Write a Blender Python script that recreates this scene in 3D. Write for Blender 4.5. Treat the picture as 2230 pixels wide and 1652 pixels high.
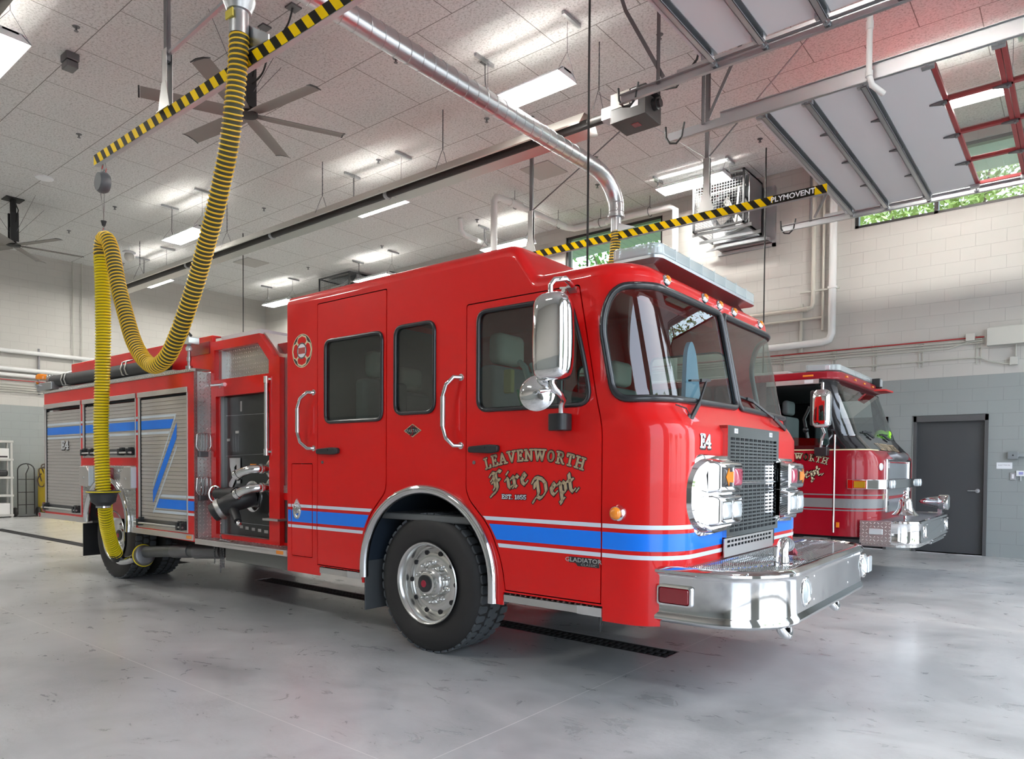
import bpy, bmesh, math, random
from mathutils import Vector, Matrix
from mathutils.geometry import delaunay_2d_cdt
random.seed(7)
PI = math.pi
SC = bpy.context.scene
COL = SC.collection
for o in list(bpy.data.objects): bpy.data.objects.remove(o)

# ------------------------------------------------------------ camera
YAW, PITCH, ROLL, CAMH, FPX = -.6792, -.0229, .0067, 1.35, 1548.0
fw = Vector((math.sin(YAW)*math.cos(PITCH), math.cos(YAW)*math.cos(PITCH), math.sin(PITCH)))
r0 = Vector((math.cos(YAW), -math.sin(YAW), 0)); u0 = r0.cross(fw)
rr = r0*math.cos(ROLL)+u0*math.sin(ROLL); uu = -r0*math.sin(ROLL)+u0*math.cos(ROLL)
cd = bpy.data.cameras.new('camera'); cam = bpy.data.objects.new('camera', cd); COL.objects.link(cam)
m = Matrix.Identity(4)
for i in range(3):
    m[i][0] = rr[i]; m[i][1] = uu[i]; m[i][2] = -fw[i]
m[2][3] = CAMH
cam.matrix_world = m
cd.sensor_fit = 'HORIZONTAL'; cd.sensor_width = 36.0; cd.lens = FPX/2230*36
cd.shift_x = 0.0; cd.shift_y = (1051.8-826)/2230
cd.clip_start = .05; cd.clip_end = 400
SC.camera = cam

# ------------------------------------------------------------ world, exposure
SC.view_settings.view_transform = 'Standard'; SC.view_settings.look = 'None'
SC.view_settings.exposure = 0.88; SC.view_settings.gamma = 1.0
SC.view_settings.use_curve_mapping = False
w = bpy.data.worlds.new('sky'); SC.world = w; w.use_nodes = True
nt = w.node_tree; nt.nodes.clear()
bg = nt.nodes.new('ShaderNodeBackground'); out = nt.nodes.new('ShaderNodeOutputWorld')
sky = nt.nodes.new('ShaderNodeTexSky'); sky.sky_type = 'NISHITA'; sky.sun_disc = False
sky.sun_elevation = math.radians(48); sky.sun_rotation = math.radians(60); sky.dust_density = 2.5; sky.air_density = 1.0
mixn = nt.nodes.new('ShaderNodeMix'); mixn.data_type = 'RGBA'
mixn.inputs['Factor'].default_value = .55
nt.links.new(sky.outputs[0], mixn.inputs['A']); mixn.inputs['B'].default_value = (8.6, 9.6, 10.9, 1)
nt.links.new(mixn.outputs['Result'], bg.inputs[0]); bg.inputs[1].default_value = .36
nt.links.new(bg.outputs[0], out.inputs[0])
sun = bpy.data.lights.new('sun', 'SUN'); sun.energy = 3.2; sun.angle = math.radians(.6); sun.color = (1, .95, .86)
sun_o = bpy.data.objects.new('sun', sun); COL.objects.link(sun_o)
sun_o.rotation_euler = (math.radians(-38), 0, math.radians(-14)); sun_o.location = (5, 30, 40)

# ------------------------------------------------------------ helpers
LOCAL = set()          # roots whose parts are written in the root's own frame
def rootof(p):
    while p.parent: p = p.parent
    return p
def offs(p):
    if p is None: return Vector((0, 0, 0))
    r = rootof(p)
    return Vector((0, 0, 0)) if r.name in LOCAL else Vector(r.location)

class MB:
    def __init__(s): s.v = []; s.f = []; s.m = []; s.mi = 0
    def add(s, vs, fs):
        b = len(s.v); s.v += [tuple(v) for v in vs]
        for f in fs: s.f.append([b+i for i in f]); s.m.append(s.mi)
        return s
    def slot(s, i): s.mi = i; return s
    def box(s, x0, y0, z0, x1, y1, z1):
        x0, x1 = min(x0, x1), max(x0, x1); y0, y1 = min(y0, y1), max(y0, y1); z0, z1 = min(z0, z1), max(z0, z1)
        vs = [(x0,y0,z0),(x1,y0,z0),(x1,y1,z0),(x0,y1,z0),(x0,y0,z1),(x1,y0,z1),(x1,y1,z1),(x0,y1,z1)]
        return s.add(vs, [(0,3,2,1),(4,5,6,7),(0,1,5,4),(1,2,6,5),(2,3,7,6),(3,0,4,7)])
    def obox(s, c, h, ax=None, ay=None, az=None):
        ax = Vector(ax or (1,0,0)).normalized(); ay = Vector(ay or (0,1,0)).normalized(); az = Vector(az).normalized() if az else ax.cross(ay)
        c = Vector(c); vs = []
        for k in (-1,1):
            for (i,j) in ((-1,-1),(1,-1),(1,1),(-1,1)): vs.append(c+ax*h[0]*i+ay*h[1]*j+az*h[2]*k)
        return s.add(vs, [(0,3,2,1),(4,5,6,7),(0,1,5,4),(1,2,6,5),(2,3,7,6),(3,0,4,7)])
    def bar(s, a, b, w, t, up=(0,0,1)):
        a = Vector(a); b = Vector(b); d = (b-a); L = d.length; d.normalize(); up = Vector(up)
        sd = d.cross(up)
        if sd.length < 1e-4: sd = d.cross(Vector((0,1,0)))
        sd.normalize(); u2 = sd.cross(d)
        return s.obox((a+b)/2, (L/2, w/2, t/2), d, sd, u2)
    def tube(s, pts, r, n=10, closed=False, cap=True):
        P = [Vector(p) for p in pts]; N = len(P)
        R = r if isinstance(r, (list, tuple)) else [r]*N
        T = []
        for i in range(N):
            a = P[(i-1) % N] if (closed or i > 0) else P[i]; b = P[(i+1) % N] if (closed or i < N-1) else P[i]
            T.append((b-a).normalized())
        t0 = T[0]; ref = Vector((0,0,1)) if abs(t0.z) < .9 else Vector((1,0,0))
        nrm = t0.cross(ref).normalized(); rings = []
        for i in range(N):
            if i: nrm = (nrm - T[i]*nrm.dot(T[i])).normalized()
            bn = T[i].cross(nrm)
            rings.append([P[i]+(nrm*math.cos(2*PI*k/n)+bn*math.sin(2*PI*k/n))*R[i] for k in range(n)])
        vs = [p for g in rings for p in g]; fs = []
        for i in range(N if closed else N-1):
            j = (i+1) % N
            for k in range(n): fs.append((i*n+k, i*n+(k+1) % n, j*n+(k+1) % n, j*n+k))
        if cap and not closed: fs.append(tuple(range(n-1, -1, -1))); fs.append(tuple((N-1)*n+k for k in range(n)))
        return s.add(vs, fs)
    def cyl(s, a, b, r, n=20, r2=None): return s.tube([a, b], [r, r if r2 is None else r2], n)
    def lathe(s, o, ax, prof, n=24, cap=True):
        o = Vector(o); ax = Vector(ax).normalized(); ref = Vector((0,0,1)) if abs(ax.z) < .9 else Vector((1,0,0))
        a = ax.cross(ref).normalized(); b = ax.cross(a); vs = []; fs = []
        for d, r in prof:
            for k in range(n): vs.append(o+ax*d+(a*math.cos(2*PI*k/n)+b*math.sin(2*PI*k/n))*r)
        for i in range(len(prof)-1):
            for k in range(n): fs.append((i*n+k, i*n+(k+1) % n, (i+1)*n+(k+1) % n, (i+1)*n+k))
        if cap: fs.append(tuple(range(n-1, -1, -1))); fs.append(tuple((len(prof)-1)*n+k for k in range(n)))
        return s.add(vs, fs)
    def prism(s, poly, plane, lo, hi):
        def mk(p, d):
            if plane == 'xz': return (p[0], d, p[1])
            if plane == 'yz': return (d, p[0], p[1])
            return (p[0], p[1], d)
        n = len(poly); vs = [mk(p, lo) for p in poly]+[mk(p, hi) for p in poly]
        fs = [tuple(range(n)), tuple(range(2*n-1, n-1, -1))]+[(i, i+n, (i+1) % n+n, (i+1) % n) for i in range(n)]
        return s.add(vs, fs)
    def grid(s, fn, us, vs_, closeu=False):
        nu = len(us); nv = len(vs_); vv = [fn(u, v) for v in vs_ for u in us]; fs = []
        for j in range(nv-1):
            for i in range(nu if closeu else nu-1):
                i2 = (i+1) % nu; fs.append((j*nu+i, j*nu+i2, (j+1)*nu+i2, (j+1)*nu+i))
        return s.add(vv, fs)
    def ball(s, c, r, n=12, sz=1.0):
        prof = [(-r*sz*math.cos(PI*i/n), max(1e-4, r*math.sin(PI*i/n))) for i in range(n+1)]
        return s.lathe(c, (0,0,1), prof, n*2, cap=False)
    def build(s, name, mat, parent=None, smooth=35, bevel=0, seg=2, label=None, solid=0, fixn=True):
        me = bpy.data.meshes.new(name); o3 = offs(parent)
        me.from_pydata([(v[0]-o3.x, v[1]-o3.y, v[2]-o3.z) for v in s.v], [], s.f)
        mats = mat if isinstance(mat, (list, tuple)) else [mat]
        for q in mats: me.materials.append(q)
        me.polygons.foreach_set('material_index', s.m)
        if fixn:
            b = bmesh.new(); b.from_mesh(me); bmesh.ops.recalc_face_normals(b, faces=b.faces); b.to_mesh(me); b.free()
        if smooth:
            me.polygons.foreach_set('use_smooth', [True]*len(me.polygons)); me.set_sharp_from_angle(angle=math.radians(smooth))
        me.update()
        ob = bpy.data.objects.new(name, me); COL.objects.link(ob)
        if parent: ob.parent = parent
        if solid:
            md = ob.modifiers.new('thick', 'SOLIDIFY'); md.thickness = solid; md.offset = -1; es_ = ob.modifiers.new('edges', 'EDGE_SPLIT'); es_.split_angle = math.radians(38); es_.use_edge_sharp = False
        if bevel:
            md = ob.modifiers.new('bevel', 'BEVEL'); md.width = bevel; md.segments = seg; md.limit_method = 'ANGLE'; md.angle_limit = math.radians(40)
            md.harden_normals = True
        if label: ob['label'] = label
        return ob

def tag(o, label, cat, group=None, kind=None):
    o['label'] = label; o['category'] = cat
    if group: o['group'] = group
    if kind: o['kind'] = kind
    return o
def struct(o): o['kind'] = 'structure'; return o
def thing(name, label, cat, loc=(0,0,0), group=None):
    o = bpy.data.objects.new(name, None); COL.objects.link(o); o.location = loc; o.empty_display_size = .2
    return tag(o, label, cat, group)
def kids(o): return [c for c in bpy.data.objects if c.parent == o]
def dup(root, loc, label, group=None, parent=None):
    ch = kids(root); r = root.copy(); COL.objects.link(r)
    if parent is None:
        r.location = loc; r['label'] = label
        if group: r['group'] = group
    else: r.parent = parent
    for c in ch: dup(c, None, None, None, r)
    return r

# ------------------------------------------------------------ materials
def mat(name, col=(.5,.5,.5), rough=.5, metal=0.0, coat=0.0, emis=None, es=0, spec=.5, trans=0, alpha=1):
    m = bpy.data.materials.new(name); m.use_nodes = True
    b = m.node_tree.nodes['Principled BSDF']
    b.inputs['Base Color'].default_value = (*col, 1); b.inputs['Roughness'].default_value = rough; b.inputs['Metallic'].default_value = metal
    b.inputs['Coat Weight'].default_value = coat; b.inputs['Coat Roughness'].default_value = .03
    b.inputs['Specular IOR Level'].default_value = spec; b.inputs['Transmission Weight'].default_value = trans; b.inputs['Alpha'].default_value = alpha
    if emis: b.inputs['Emission Color'].default_value = (*emis, 1); b.inputs['Emission Strength'].default_value = es
    return m
def nodes(m): return m.node_tree.nodes, m.node_tree.links, m.node_tree.nodes['Principled BSDF']
def N(nd, t, **k):
    n = nd.new(t)
    for a, v in k.items(): setattr(n, a, v)
    return n
def ramp(nd, stops):
    r = nd.new('ShaderNodeValToRGB'); e = r.color_ramp.elements
    while len(e) < len(stops): e.new(.5)
    for i, (p, c) in enumerate(stops): e[i].position = p; e[i].color = (*c, 1) if len(c) == 3 else c
    return r
def mixc(nd, lk, f, a, b, mode='MIX'):
    x = nd.new('ShaderNodeMix'); x.data_type = 'RGBA'; x.blend_type = mode
    for s_, v in (('Factor', f), ('A', a), ('B', b)):
        if hasattr(v, 'links') or hasattr(v, 'is_output'): lk.new(v, x.inputs[s_])
        elif isinstance(v, (int, float)): x.inputs[s_].default_value = v
        else: x.inputs[s_].default_value = (*v, 1)
    return x.outputs['Result']
def math_(nd, lk, op, a, b=None, c=None):
    x = nd.new('ShaderNodeMath'); x.operation = op
    for i, v in enumerate((a, b, c)):
        if v is None: continue
        if isinstance(v, (int, float)): x.inputs[i].default_value = v
        else: lk.new(v, x.inputs[i])
    return x.outputs[0]
def wobble(m, scale=6, amt=.02, dist=.002):   # sheet-metal unevenness
    nd, lk, b = nodes(m); t = N(nd, 'ShaderNodeTexNoise'); t.inputs['Scale'].default_value = scale
    g = N(nd, 'ShaderNodeNewGeometry'); lk.new(g.outputs['Position'], t.inputs['Vector'])
    bp = N(nd, 'ShaderNodeBump'); bp.inputs['Strength'].default_value = amt; bp.inputs['Distance'].default_value = .004
    lk.new(t.outputs[0], bp.inputs['Height']); lk.new(bp.outputs[0], b.inputs['Normal']); return m
def rnoise(m, scale, lo, hi):
    nd, lk, b = nodes(m); t = N(nd, 'ShaderNodeTexNoise'); t.inputs['Scale'].default_value = scale; t.inputs['Detail'].default_value = 4
    mr = N(nd, 'ShaderNodeMapRange'); mr.inputs['To Min'].default_value = lo; mr.inputs['To Max'].default_value = hi
    lk.new(t.outputs[0], mr.inputs[0]); lk.new(mr.outputs[0], b.inputs['Roughness']); return m

M = {}
M['red'] = wobble(mat('red_paint', (.62,.003,.003), .38, 0, .5, spec=.22), 3, .04)
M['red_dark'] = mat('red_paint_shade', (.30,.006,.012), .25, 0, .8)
M['maroon'] = wobble(mat('maroon_paint', (.30,.002,.012), .35, 0, .55, spec=.25), 3, .05)
M['blue'] = mat('blue_stripe_tape', (.0,.19,.85), .3, 0, .3)
M['white'] = mat('white_tape', (.62,.70,.78), .35)
M['chrome'] = mat('chrome', (.86,.87,.88), .05, 1)
M['polish'] = rnoise(mat('polished_steel', (.72,.73,.74), .16, 1), 7, .04, .10)
M['rim'] = mat('satin_wheel_alloy', (.70,.70,.68), .2, .92)
M['alu'] = rnoise(mat('brushed_aluminium', (.60,.60,.59), .34, 1), 20, .28, .45)
M['galv'] = rnoise(mat('galvanised_steel', (.50,.52,.54), .36, 1), 30, .25, .5)
M['galv_dark'] = mat('weathered_steel', (.20,.20,.21), .45, .9)
M['shutter'] = mat('satin_aluminium_slat', (.62,.585,.56), .42, .65)
M['black'] = mat('black_plastic', (.018,.019,.021), .42)
M['gasket'] = mat('black_rubber_gasket', (.014,.015,.018), .3, 0, .3)
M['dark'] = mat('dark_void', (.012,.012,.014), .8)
M['int'] = mat('cab_interior_grey', (.10,.105,.105), .7)
M['seat'] = mat('grey_seat_fabric', (.13,.15,.15), .85)
M['seatlt'] = mat('light_headrest_vinyl', (.42,.42,.38), .6)
M['tan'] = mat('tan_letter_vinyl', (.44,.33,.20), .4)
M['cream'] = mat('cream_letter_vinyl', (.72,.66,.42), .4)
M['ink'] = mat('dark_letter_outline', (.03,.018,.02), .4)
M['wht'] = mat('white_letter_vinyl', (.80,.82,.85), .4)
M['amber'] = mat('amber_lens', (.85,.26,.02), .15, 0, .5)
M['redlens'] = mat('red_lens', (.22,.004,.012), .1, 0, 1)
M['clear'] = mat('clear_lamp_lens', (.72,.78,.80), .12, .25, 1)
M['rubber'] = mat('tyre_rubber', (.017,.016,.016), .62)
M['tread'] = mat('tyre_tread_rubber', (.062,.07,.078), .7)
M['yellow'] = mat('yellow_hose_plastic', (.78,.62,.0), .4)
M['orange'] = mat('amber_yellow_hose_rib', (.80,.52,.03), .45)
M['hosein'] = mat('dark_hose_wall', (.055,.058,.03), .7)
M['hzy'] = mat('hazard_yellow', (.82,.55,.0), .7, spec=.12)
M['hzk'] = mat('hazard_black', (.02,.018,.014), .75, spec=.1)
M['fan'] = mat('fan_blade_grey', (.23,.215,.20), .45, .4)
M['pvc'] = mat('white_pvc', (.70,.71,.70), .4)
M['pvcb'] = mat('beige_painted_pipe', (.56,.54,.47), .5)
M['cond'] = mat('painted_conduit', (.47,.47,.42), .5)
M['redpipe'] = mat('red_conduit', (.36,.03,.03), .45)
M['doorp'] = mat('white_door_panel', (.60,.61,.63), .55)
M['doorred'] = mat('red_door_frame', (.24,.018,.022), .4)
M['steel_k'] = mat('dark_steel_door', (.055,.058,.062), .55)
M['frame_k'] = mat('dark_door_frame', (.085,.085,.087), .5)
M['winframe'] = mat('dark_window_frame', (.035,.033,.033), .45)
M['tube'] = mat('burner_tube_dark', (.035,.032,.03), .5, .4)
M['housing'] = mat('white_fixture_housing', (.82,.84,.86), .4)
M['lamp'] = mat('lit_fluorescent_tube', (1,1,1), .4, emis=(1,.965,.90), es=85)
M['carton'] = mat('white_cardboard', (.72,.72,.71), .7)
M['shelf'] = mat('pale_grey_plastic', (.52,.52,.50), .6)
M['cartyel'] = mat('yellow_painted_steel', (.62,.44,.02), .45)
M['cord'] = mat('black_cord', (.012,.012,.012), .6)
M['hivis'] = mat('lime_hivis_cloth', (.35,.75,.02), .6)
M['bark'] = mat('tree_bark', (.12,.09,.065), .9)
M['leaf'] = mat('leaf_green', (.10,.22,.035), .6)
M['leaf2'] = mat('leaf_pale_green', (.22,.30,.06), .6)
M['asph'] = mat('pale_driveway', (.42,.41,.39), .9)
M['grass'] = mat('lawn', (.10,.17,.04), .9)
M['sofs'] = mat('blue_grey_soffit', (.30,.36,.36), .6)

def glassmat(name, tint, refl=.9, ior=1.5, rough=0.0):
    m = bpy.data.materials.new(name); m.use_nodes = True; nd = m.node_tree.nodes; lk = m.node_tree.links; nd.clear()
    o = nd.new('ShaderNodeOutputMaterial'); t = nd.new('ShaderNodeBsdfTransparent'); t.inputs[0].default_value = (*tint, 1)
    g = nd.new('ShaderNodeBsdfGlossy'); g.inputs['Roughness'].default_value = rough; g.inputs[0].default_value = (refl,)*3+(1,)
    lw = nd.new('ShaderNodeLayerWeight'); lw.inputs[0].default_value = .5; x = nd.new('ShaderNodeMixShader'); f0 = ((ior-1)/(ior+1))**2
    pw = nd.new('ShaderNodeMath'); pw.operation = 'POWER'; lk.new(lw.outputs['Facing'], pw.inputs[0]); pw.inputs[1].default_value = 5
    fr = nd.new('ShaderNodeMath'); fr.operation = 'MULTIPLY_ADD'; lk.new(pw.outputs[0], fr.inputs[0]); fr.inputs[1].default_value = 1-f0; fr.inputs[2].default_value = f0
    lk.new(fr.outputs[0], x.inputs[0]); lk.new(t.outputs[0], x.inputs[1]); lk.new(g.outputs[0], x.inputs[2]); lk.new(x.outputs[0], o.inputs[0])
    return m
M['glass'] = glassmat('tinted_truck_glass', (.34,.44,.41), 1, 1.9)
M['wglass'] = glassmat('windshield_glass', (.62,.74,.70), 1, 1.75)
M['pane'] = glassmat('window_glass', (.88,.93,.92), 1, 1.45)
M['lens'] = mat('clear_polycarbonate', (.58,.66,.66), .12, 0, .8, alpha=.62)

# tread plate: raised lozenges in alternating directions
def treadplate(name, col, scale=20, rough=.32, metal=.75):
    m = mat(name, col, rough, metal); nd, lk, b = nodes(m)
    tc = N(nd, 'ShaderNodeTexCoord'); mp = N(nd, 'ShaderNodeMapping'); lk.new(tc.outputs['Object'], mp.inputs[0]); mp.inputs['Scale'].default_value = (scale,)*3
    sp = N(nd, 'ShaderNodeSeparateXYZ'); lk.new(mp.outputs[0], sp.inputs[0]); sn = N(nd, 'ShaderNodeSeparateXYZ'); lk.new(tc.outputs['Normal'], sn.inputs[0])
    top = math_(nd, lk, 'GREATER_THAN', math_(nd, lk, 'ABSOLUTE', sn.outputs[2]), .6); side = math_(nd, lk, 'SUBTRACT', 1.0, top)
    fx = math_(nd, lk, 'GREATER_THAN', math_(nd, lk, 'ABSOLUTE', sn.outputs[0]), .6)
    u_side = math_(nd, lk, 'ADD', math_(nd, lk, 'MULTIPLY', sp.outputs[1], fx), math_(nd, lk, 'MULTIPLY', sp.outputs[0], math_(nd, lk, 'SUBTRACT', 1.0, fx)))
    u = math_(nd, lk, 'ADD', math_(nd, lk, 'MULTIPLY', sp.outputs[0], top), math_(nd, lk, 'MULTIPLY', u_side, side))
    v = math_(nd, lk, 'ADD', math_(nd, lk, 'MULTIPLY', sp.outputs[1], top), math_(nd, lk, 'MULTIPLY', sp.outputs[2], side))
    u = math_(nd, lk, 'ADD', u, 400.0); v = math_(nd, lk, 'ADD', v, 400.0)
    du = math_(nd, lk, 'SUBTRACT', math_(nd, lk, 'FRACT', u), .5); dv = math_(nd, lk, 'SUBTRACT', math_(nd, lk, 'FRACT', v), .5)
    par = math_(nd, lk, 'MODULO', math_(nd, lk, 'ADD', math_(nd, lk, 'FLOOR', u), math_(nd, lk, 'FLOOR', v)), 2.0)
    sg = math_(nd, lk, 'SUBTRACT', math_(nd, lk, 'MULTIPLY', par, 2.0), 1.0); sdv = math_(nd, lk, 'MULTIPLY', sg, dv)
    e1 = math_(nd, lk, 'DIVIDE', math_(nd, lk, 'ADD', du, sdv), .52); e2 = math_(nd, lk, 'DIVIDE', math_(nd, lk, 'SUBTRACT', du, sdv), .17)
    d = math_(nd, lk, 'ADD', math_(nd, lk, 'POWER', math_(nd, lk, 'ABSOLUTE', e1), 2.0), math_(nd, lk, 'POWER', math_(nd, lk, 'ABSOLUTE', e2), 2.0))
    h = math_(nd, lk, 'MAXIMUM', math_(nd, lk, 'SUBTRACT', 1.0, d), 0.0)
    bp = N(nd, 'ShaderNodeBump'); bp.inputs['Strength'].default_value = 1.0; bp.inputs['Distance'].default_value = .006
    lk.new(h, bp.inputs['Height']); lk.new(bp.outputs[0], b.inputs['Normal'])
    lk.new(mixc(nd, lk, math_(nd, lk, 'GREATER_THAN', h, .05), tuple(c_*.8 for c_ in col), tuple(min(1, c_*1.3) for c_ in col)), b.inputs['Base Color']); return m
M['tplate'] = treadplate('diamond_tread_plate', (.62,.62,.60), 26)
M['deck'] = treadplate('bumper_deck_tread', (.36,.38,.40), 30)
# ================================================================ ROOM
XR, YB, ZC, XF, YS = -21.4, 13.35, 6.79, 2.2, -7.0
def blockwall(name, axis):
    m = mat(name, rough=.6); nd, lk, b = nodes(m)
    g = N(nd, 'ShaderNodeNewGeometry'); sp = N(nd, 'ShaderNodeSeparateXYZ'); lk.new(g.outputs['Position'], sp.inputs[0])
    cb = N(nd, 'ShaderNodeCombineXYZ'); lk.new(sp.outputs[axis], cb.inputs[0]); lk.new(sp.outputs[2], cb.inputs[1])
    br = N(nd, 'ShaderNodeTexBrick'); lk.new(cb.outputs[0], br.inputs[0]); br.inputs['Scale'].default_value = 1
    br.inputs['Brick Width'].default_value = .407; br.inputs['Row Height'].default_value = .2032; br.inputs['Mortar Size'].default_value = .004; br.inputs['Mortar Smooth'].default_value = .4
    t = N(nd, 'ShaderNodeTexNoise'); t.inputs['Scale'].default_value = 60; t.inputs['Detail'].default_value = 5; lk.new(g.outputs['Position'], t.inputs['Vector'])
    up = math_(nd, lk, 'GREATER_THAN', sp.outputs[2], 2.845)
    base = mixc(nd, lk, up, (.285,.31,.305), (.50,.49,.46))
    dk = mixc(nd, lk, math_(nd, lk, 'MULTIPLY', br.outputs['Fac'], .22), base, (.8,.8,.8) if False else (.12,.12,.12))
    lk.new(dk, b.inputs['Base Color'])
    hh = math_(nd, lk, 'ADD', math_(nd, lk, 'MULTIPLY', br.outputs['Fac'], -1.0), math_(nd, lk, 'MULTIPLY', t.outputs[0], .25))
    bp = N(nd, 'ShaderNodeBump'); bp.inputs['Strength'].default_value = .5; bp.inputs['Distance'].default_value = .006
    lk.new(hh, bp.inputs['Height']); lk.new(bp.outputs[0], b.inputs['Normal']); return m
M['wallx'] = blockwall('painted_block_wall', 0); M['wally'] = blockwall('painted_block_wall_rear', 1)
# ceiling boards
m = mat('speckled_ceiling_board', rough=.95, spec=.1); nd, lk, b = nodes(m)
g = N(nd, 'ShaderNodeNewGeometry'); mp = N(nd, 'ShaderNodeMapping'); mp.inputs['Location'].default_value = (.464, 0, 0); lk.new(g.outputs['Position'], mp.inputs[0])
br = N(nd, 'ShaderNodeTexBrick'); lk.new(mp.outputs[0], br.inputs[0]); br.inputs['Scale'].default_value = 1
br.inputs['Brick Width'].default_value = 1.238; br.inputs['Row Height'].default_value = 1.2533; br.inputs['Mortar Size'].default_value = .0065; br.inputs['Mortar Smooth'].default_value = .2
t = N(nd, 'ShaderNodeTexNoise'); t.inputs['Scale'].default_value = 34; t.inputs['Detail'].default_value = 6; t.inputs['Roughness'].default_value = .8; lk.new(g.outputs['Position'], t.inputs['Vector'])
rp = ramp(nd, [(.36, (.38,.38,.37)), (.50, (.67,.675,.665)), (.7, (.73,.735,.73))]); lk.new(t.outputs[0], rp.inputs[0])
lk.new(mixc(nd, lk, math_(nd, lk, 'MULTIPLY', br.outputs['Fac'], .75), rp.outputs[0], (.10,.09,.08)), b.inputs['Base Color'])
bp = N(nd, 'ShaderNodeBump'); bp.inputs['Strength'].default_value = .35; bp.inputs['Distance'].default_value = .01; lk.new(t.outputs[0], bp.inputs['Height']); lk.new(bp.outputs[0], b.inputs['Normal'])
M['ceil'] = m
# concrete floor
m = mat('polished_concrete', rough=.3, coat=.25); nd, lk, b = nodes(m)
b.inputs['Coat Roughness'].default_value = .18
g = N(nd, 'ShaderNodeNewGeometry'); P = g.outputs['Position']; sp = N(nd, 'ShaderNodeSeparateXYZ'); lk.new(P, sp.inputs[0])
def noise(scale, detail=5, rough=.6, stretch=None, rot=0, dist=0):
    t = N(nd, 'ShaderNodeTexNoise'); t.inputs['Scale'].default_value = scale; t.inputs['Detail'].default_value = detail; t.inputs['Roughness'].default_value = rough; t.inputs['Distortion'].default_value = dist
    if stretch:
        mp = N(nd, 'ShaderNodeMapping'); mp.inputs['Scale'].default_value = stretch; mp.inputs['Rotation'].default_value = (0,0,rot); lk.new(P, mp.inputs[0]); lk.new(mp.outputs[0], t.inputs['Vector'])
    else: lk.new(P, t.inputs['Vector'])
    return t.outputs[0]
n1 = noise(.55, 4, .6, dist=.6); n2 = noise(3.0, 8, .72, (1,1.6,1), .5, 1.2); n3 = noise(16, 8, .8, (1,2.4,1), .7, 1.6); n4 = noise(1.1, 3)
r1 = ramp(nd, [(.34, (.33,.34,.345)), (.5, (.46,.47,.475)), (.68, (.56,.565,.565))]); lk.new(n1, r1.inputs[0])
r2 = ramp(nd, [(.25, (.70,.70,.70)), (.42, (.90,.90,.90)), (.55, (1.0,1.0,1.0)), (.72, (1.08,1.08,1.07))]); lk.new(n2, r2.inputs[0])
r3 = ramp(nd, [(.34, (.78,.78,.78)), (.48, (.95,.95,.95)), (.62, (1.05,1.05,1.05))]); lk.new(n3, r3.inputs[0])
c = mixc(nd, lk, .75, r1.outputs[0], r2.outputs[0], 'MULTIPLY')
msk = ramp(nd, [(.45, (0,0,0)), (.6, (1,1,1))]); lk.new(n4, msk.inputs[0])
c = mixc(nd, lk, math_(nd, lk, 'MULTIPLY', msk.outputs[0], .7), c, mixc(nd, lk, 1.0, c, r3.outputs[0], 'MULTIPLY'))
def line(sock, pos, wd):
    return math_(nd, lk, 'LESS_THAN', math_(nd, lk, 'ABSOLUTE', math_(nd, lk, 'SUBTRACT', sock, pos)), wd)
def soft(sock, pos, wd):
    return math_(nd, lk, 'MAXIMUM', math_(nd, lk, 'SUBTRACT', 1.0, math_(nd, lk, 'DIVIDE', math_(nd, lk, 'ABSOLUTE', math_(nd, lk, 'SUBTRACT', sock, pos)), wd)), 0.0)
jl = math_(nd, lk, 'ADD', line(sp.outputs[0], -2.32, .0035), math_(nd, lk, 'ADD', line(sp.outputs[1], 2.145, .003), math_(nd, lk, 'ADD', line(sp.outputs[1], 7.3, .004), line(sp.outputs[0], -11.5, .005))))
wear = math_(nd, lk, 'MULTIPLY', math_(nd, lk, 'ADD', soft(sp.outputs[1], 2.2, .22), soft(sp.outputs[1], 7.3, .2)), math_(nd, lk, 'MULTIPLY', n2, .5))
c = mixc(nd, lk, wear, c, (.66,.65,.63))
c = mixc(nd, lk, math_(nd, lk, 'MULTIPLY', math_(nd, lk, 'MINIMUM', jl, 1.0), .6), c, (.74,.73,.71))
lk.new(c, b.inputs['Base Color'])
mr = N(nd, 'ShaderNodeMapRange'); mr.inputs['From Min'].default_value = .3; mr.inputs['From Max'].default_value = .7; mr.inputs['To Min'].default_value = .22; mr.inputs['To Max'].default_value = .48
lk.new(n2, mr.inputs[0]); lk.new(mr.outputs[0], b.inputs['Roughness'])
M['floor'] = m

# floor slab with the trench of the drain left open
fl = MB()
TX0, TX1, TY0, TY1 = -7.6, -2.30, 4.60, 4.83
UX0, UX1 = -17.5, -9.6
for x0, y0, x1, y1 in ((XR-.3,YS-.3,XF+.3,TY0), (XR-.3,TY1,XF+.3,YB+.3), (XR-.3,TY0,UX0,TY1), (UX1,TY0,TX0,TY1), (TX1,TY0,XF+.3,TY1)): fl.box(x0,y0,-.25,x1,y1,0)
struct(fl.build('floor', M['floor'], smooth=0))
def drain(x0, x1, label):
    t = thing('trench_drain', label, 'drain', ((x0+x1)/2, (TY0+TY1)/2, -.1), 'trench drains in the floor')
    MB().box(x0,TY0,-.24,x1,TY0+.012,-.002).box(x0,TY1-.012,-.24,x1,TY1,-.002).box(x0,TY0,-.25,x1,TY1,-.235).box(x0,TY0,-.24,x0+.012,TY1,-.002).box(x1-.012,TY0,-.24,x1,TY1,-.002).build('channel', M['galv_dark'], t, smooth=0)
    gb = MB(); n = int((x1-x0-.03)/.055)
    for i in range(n+1):
        x = x0+.02+i*.055
        gb.box(x,TY0+.012,-.03,x+.024,TY1-.012,-.004)
    for y in (TY0+.012, (TY0+TY1)/2-.013, TY1-.034): gb.box(x0+.012,y,-.032,x1-.012,y+.022,-.003)
    gb.build('grate', M['dark'], t, smooth=0)
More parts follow.
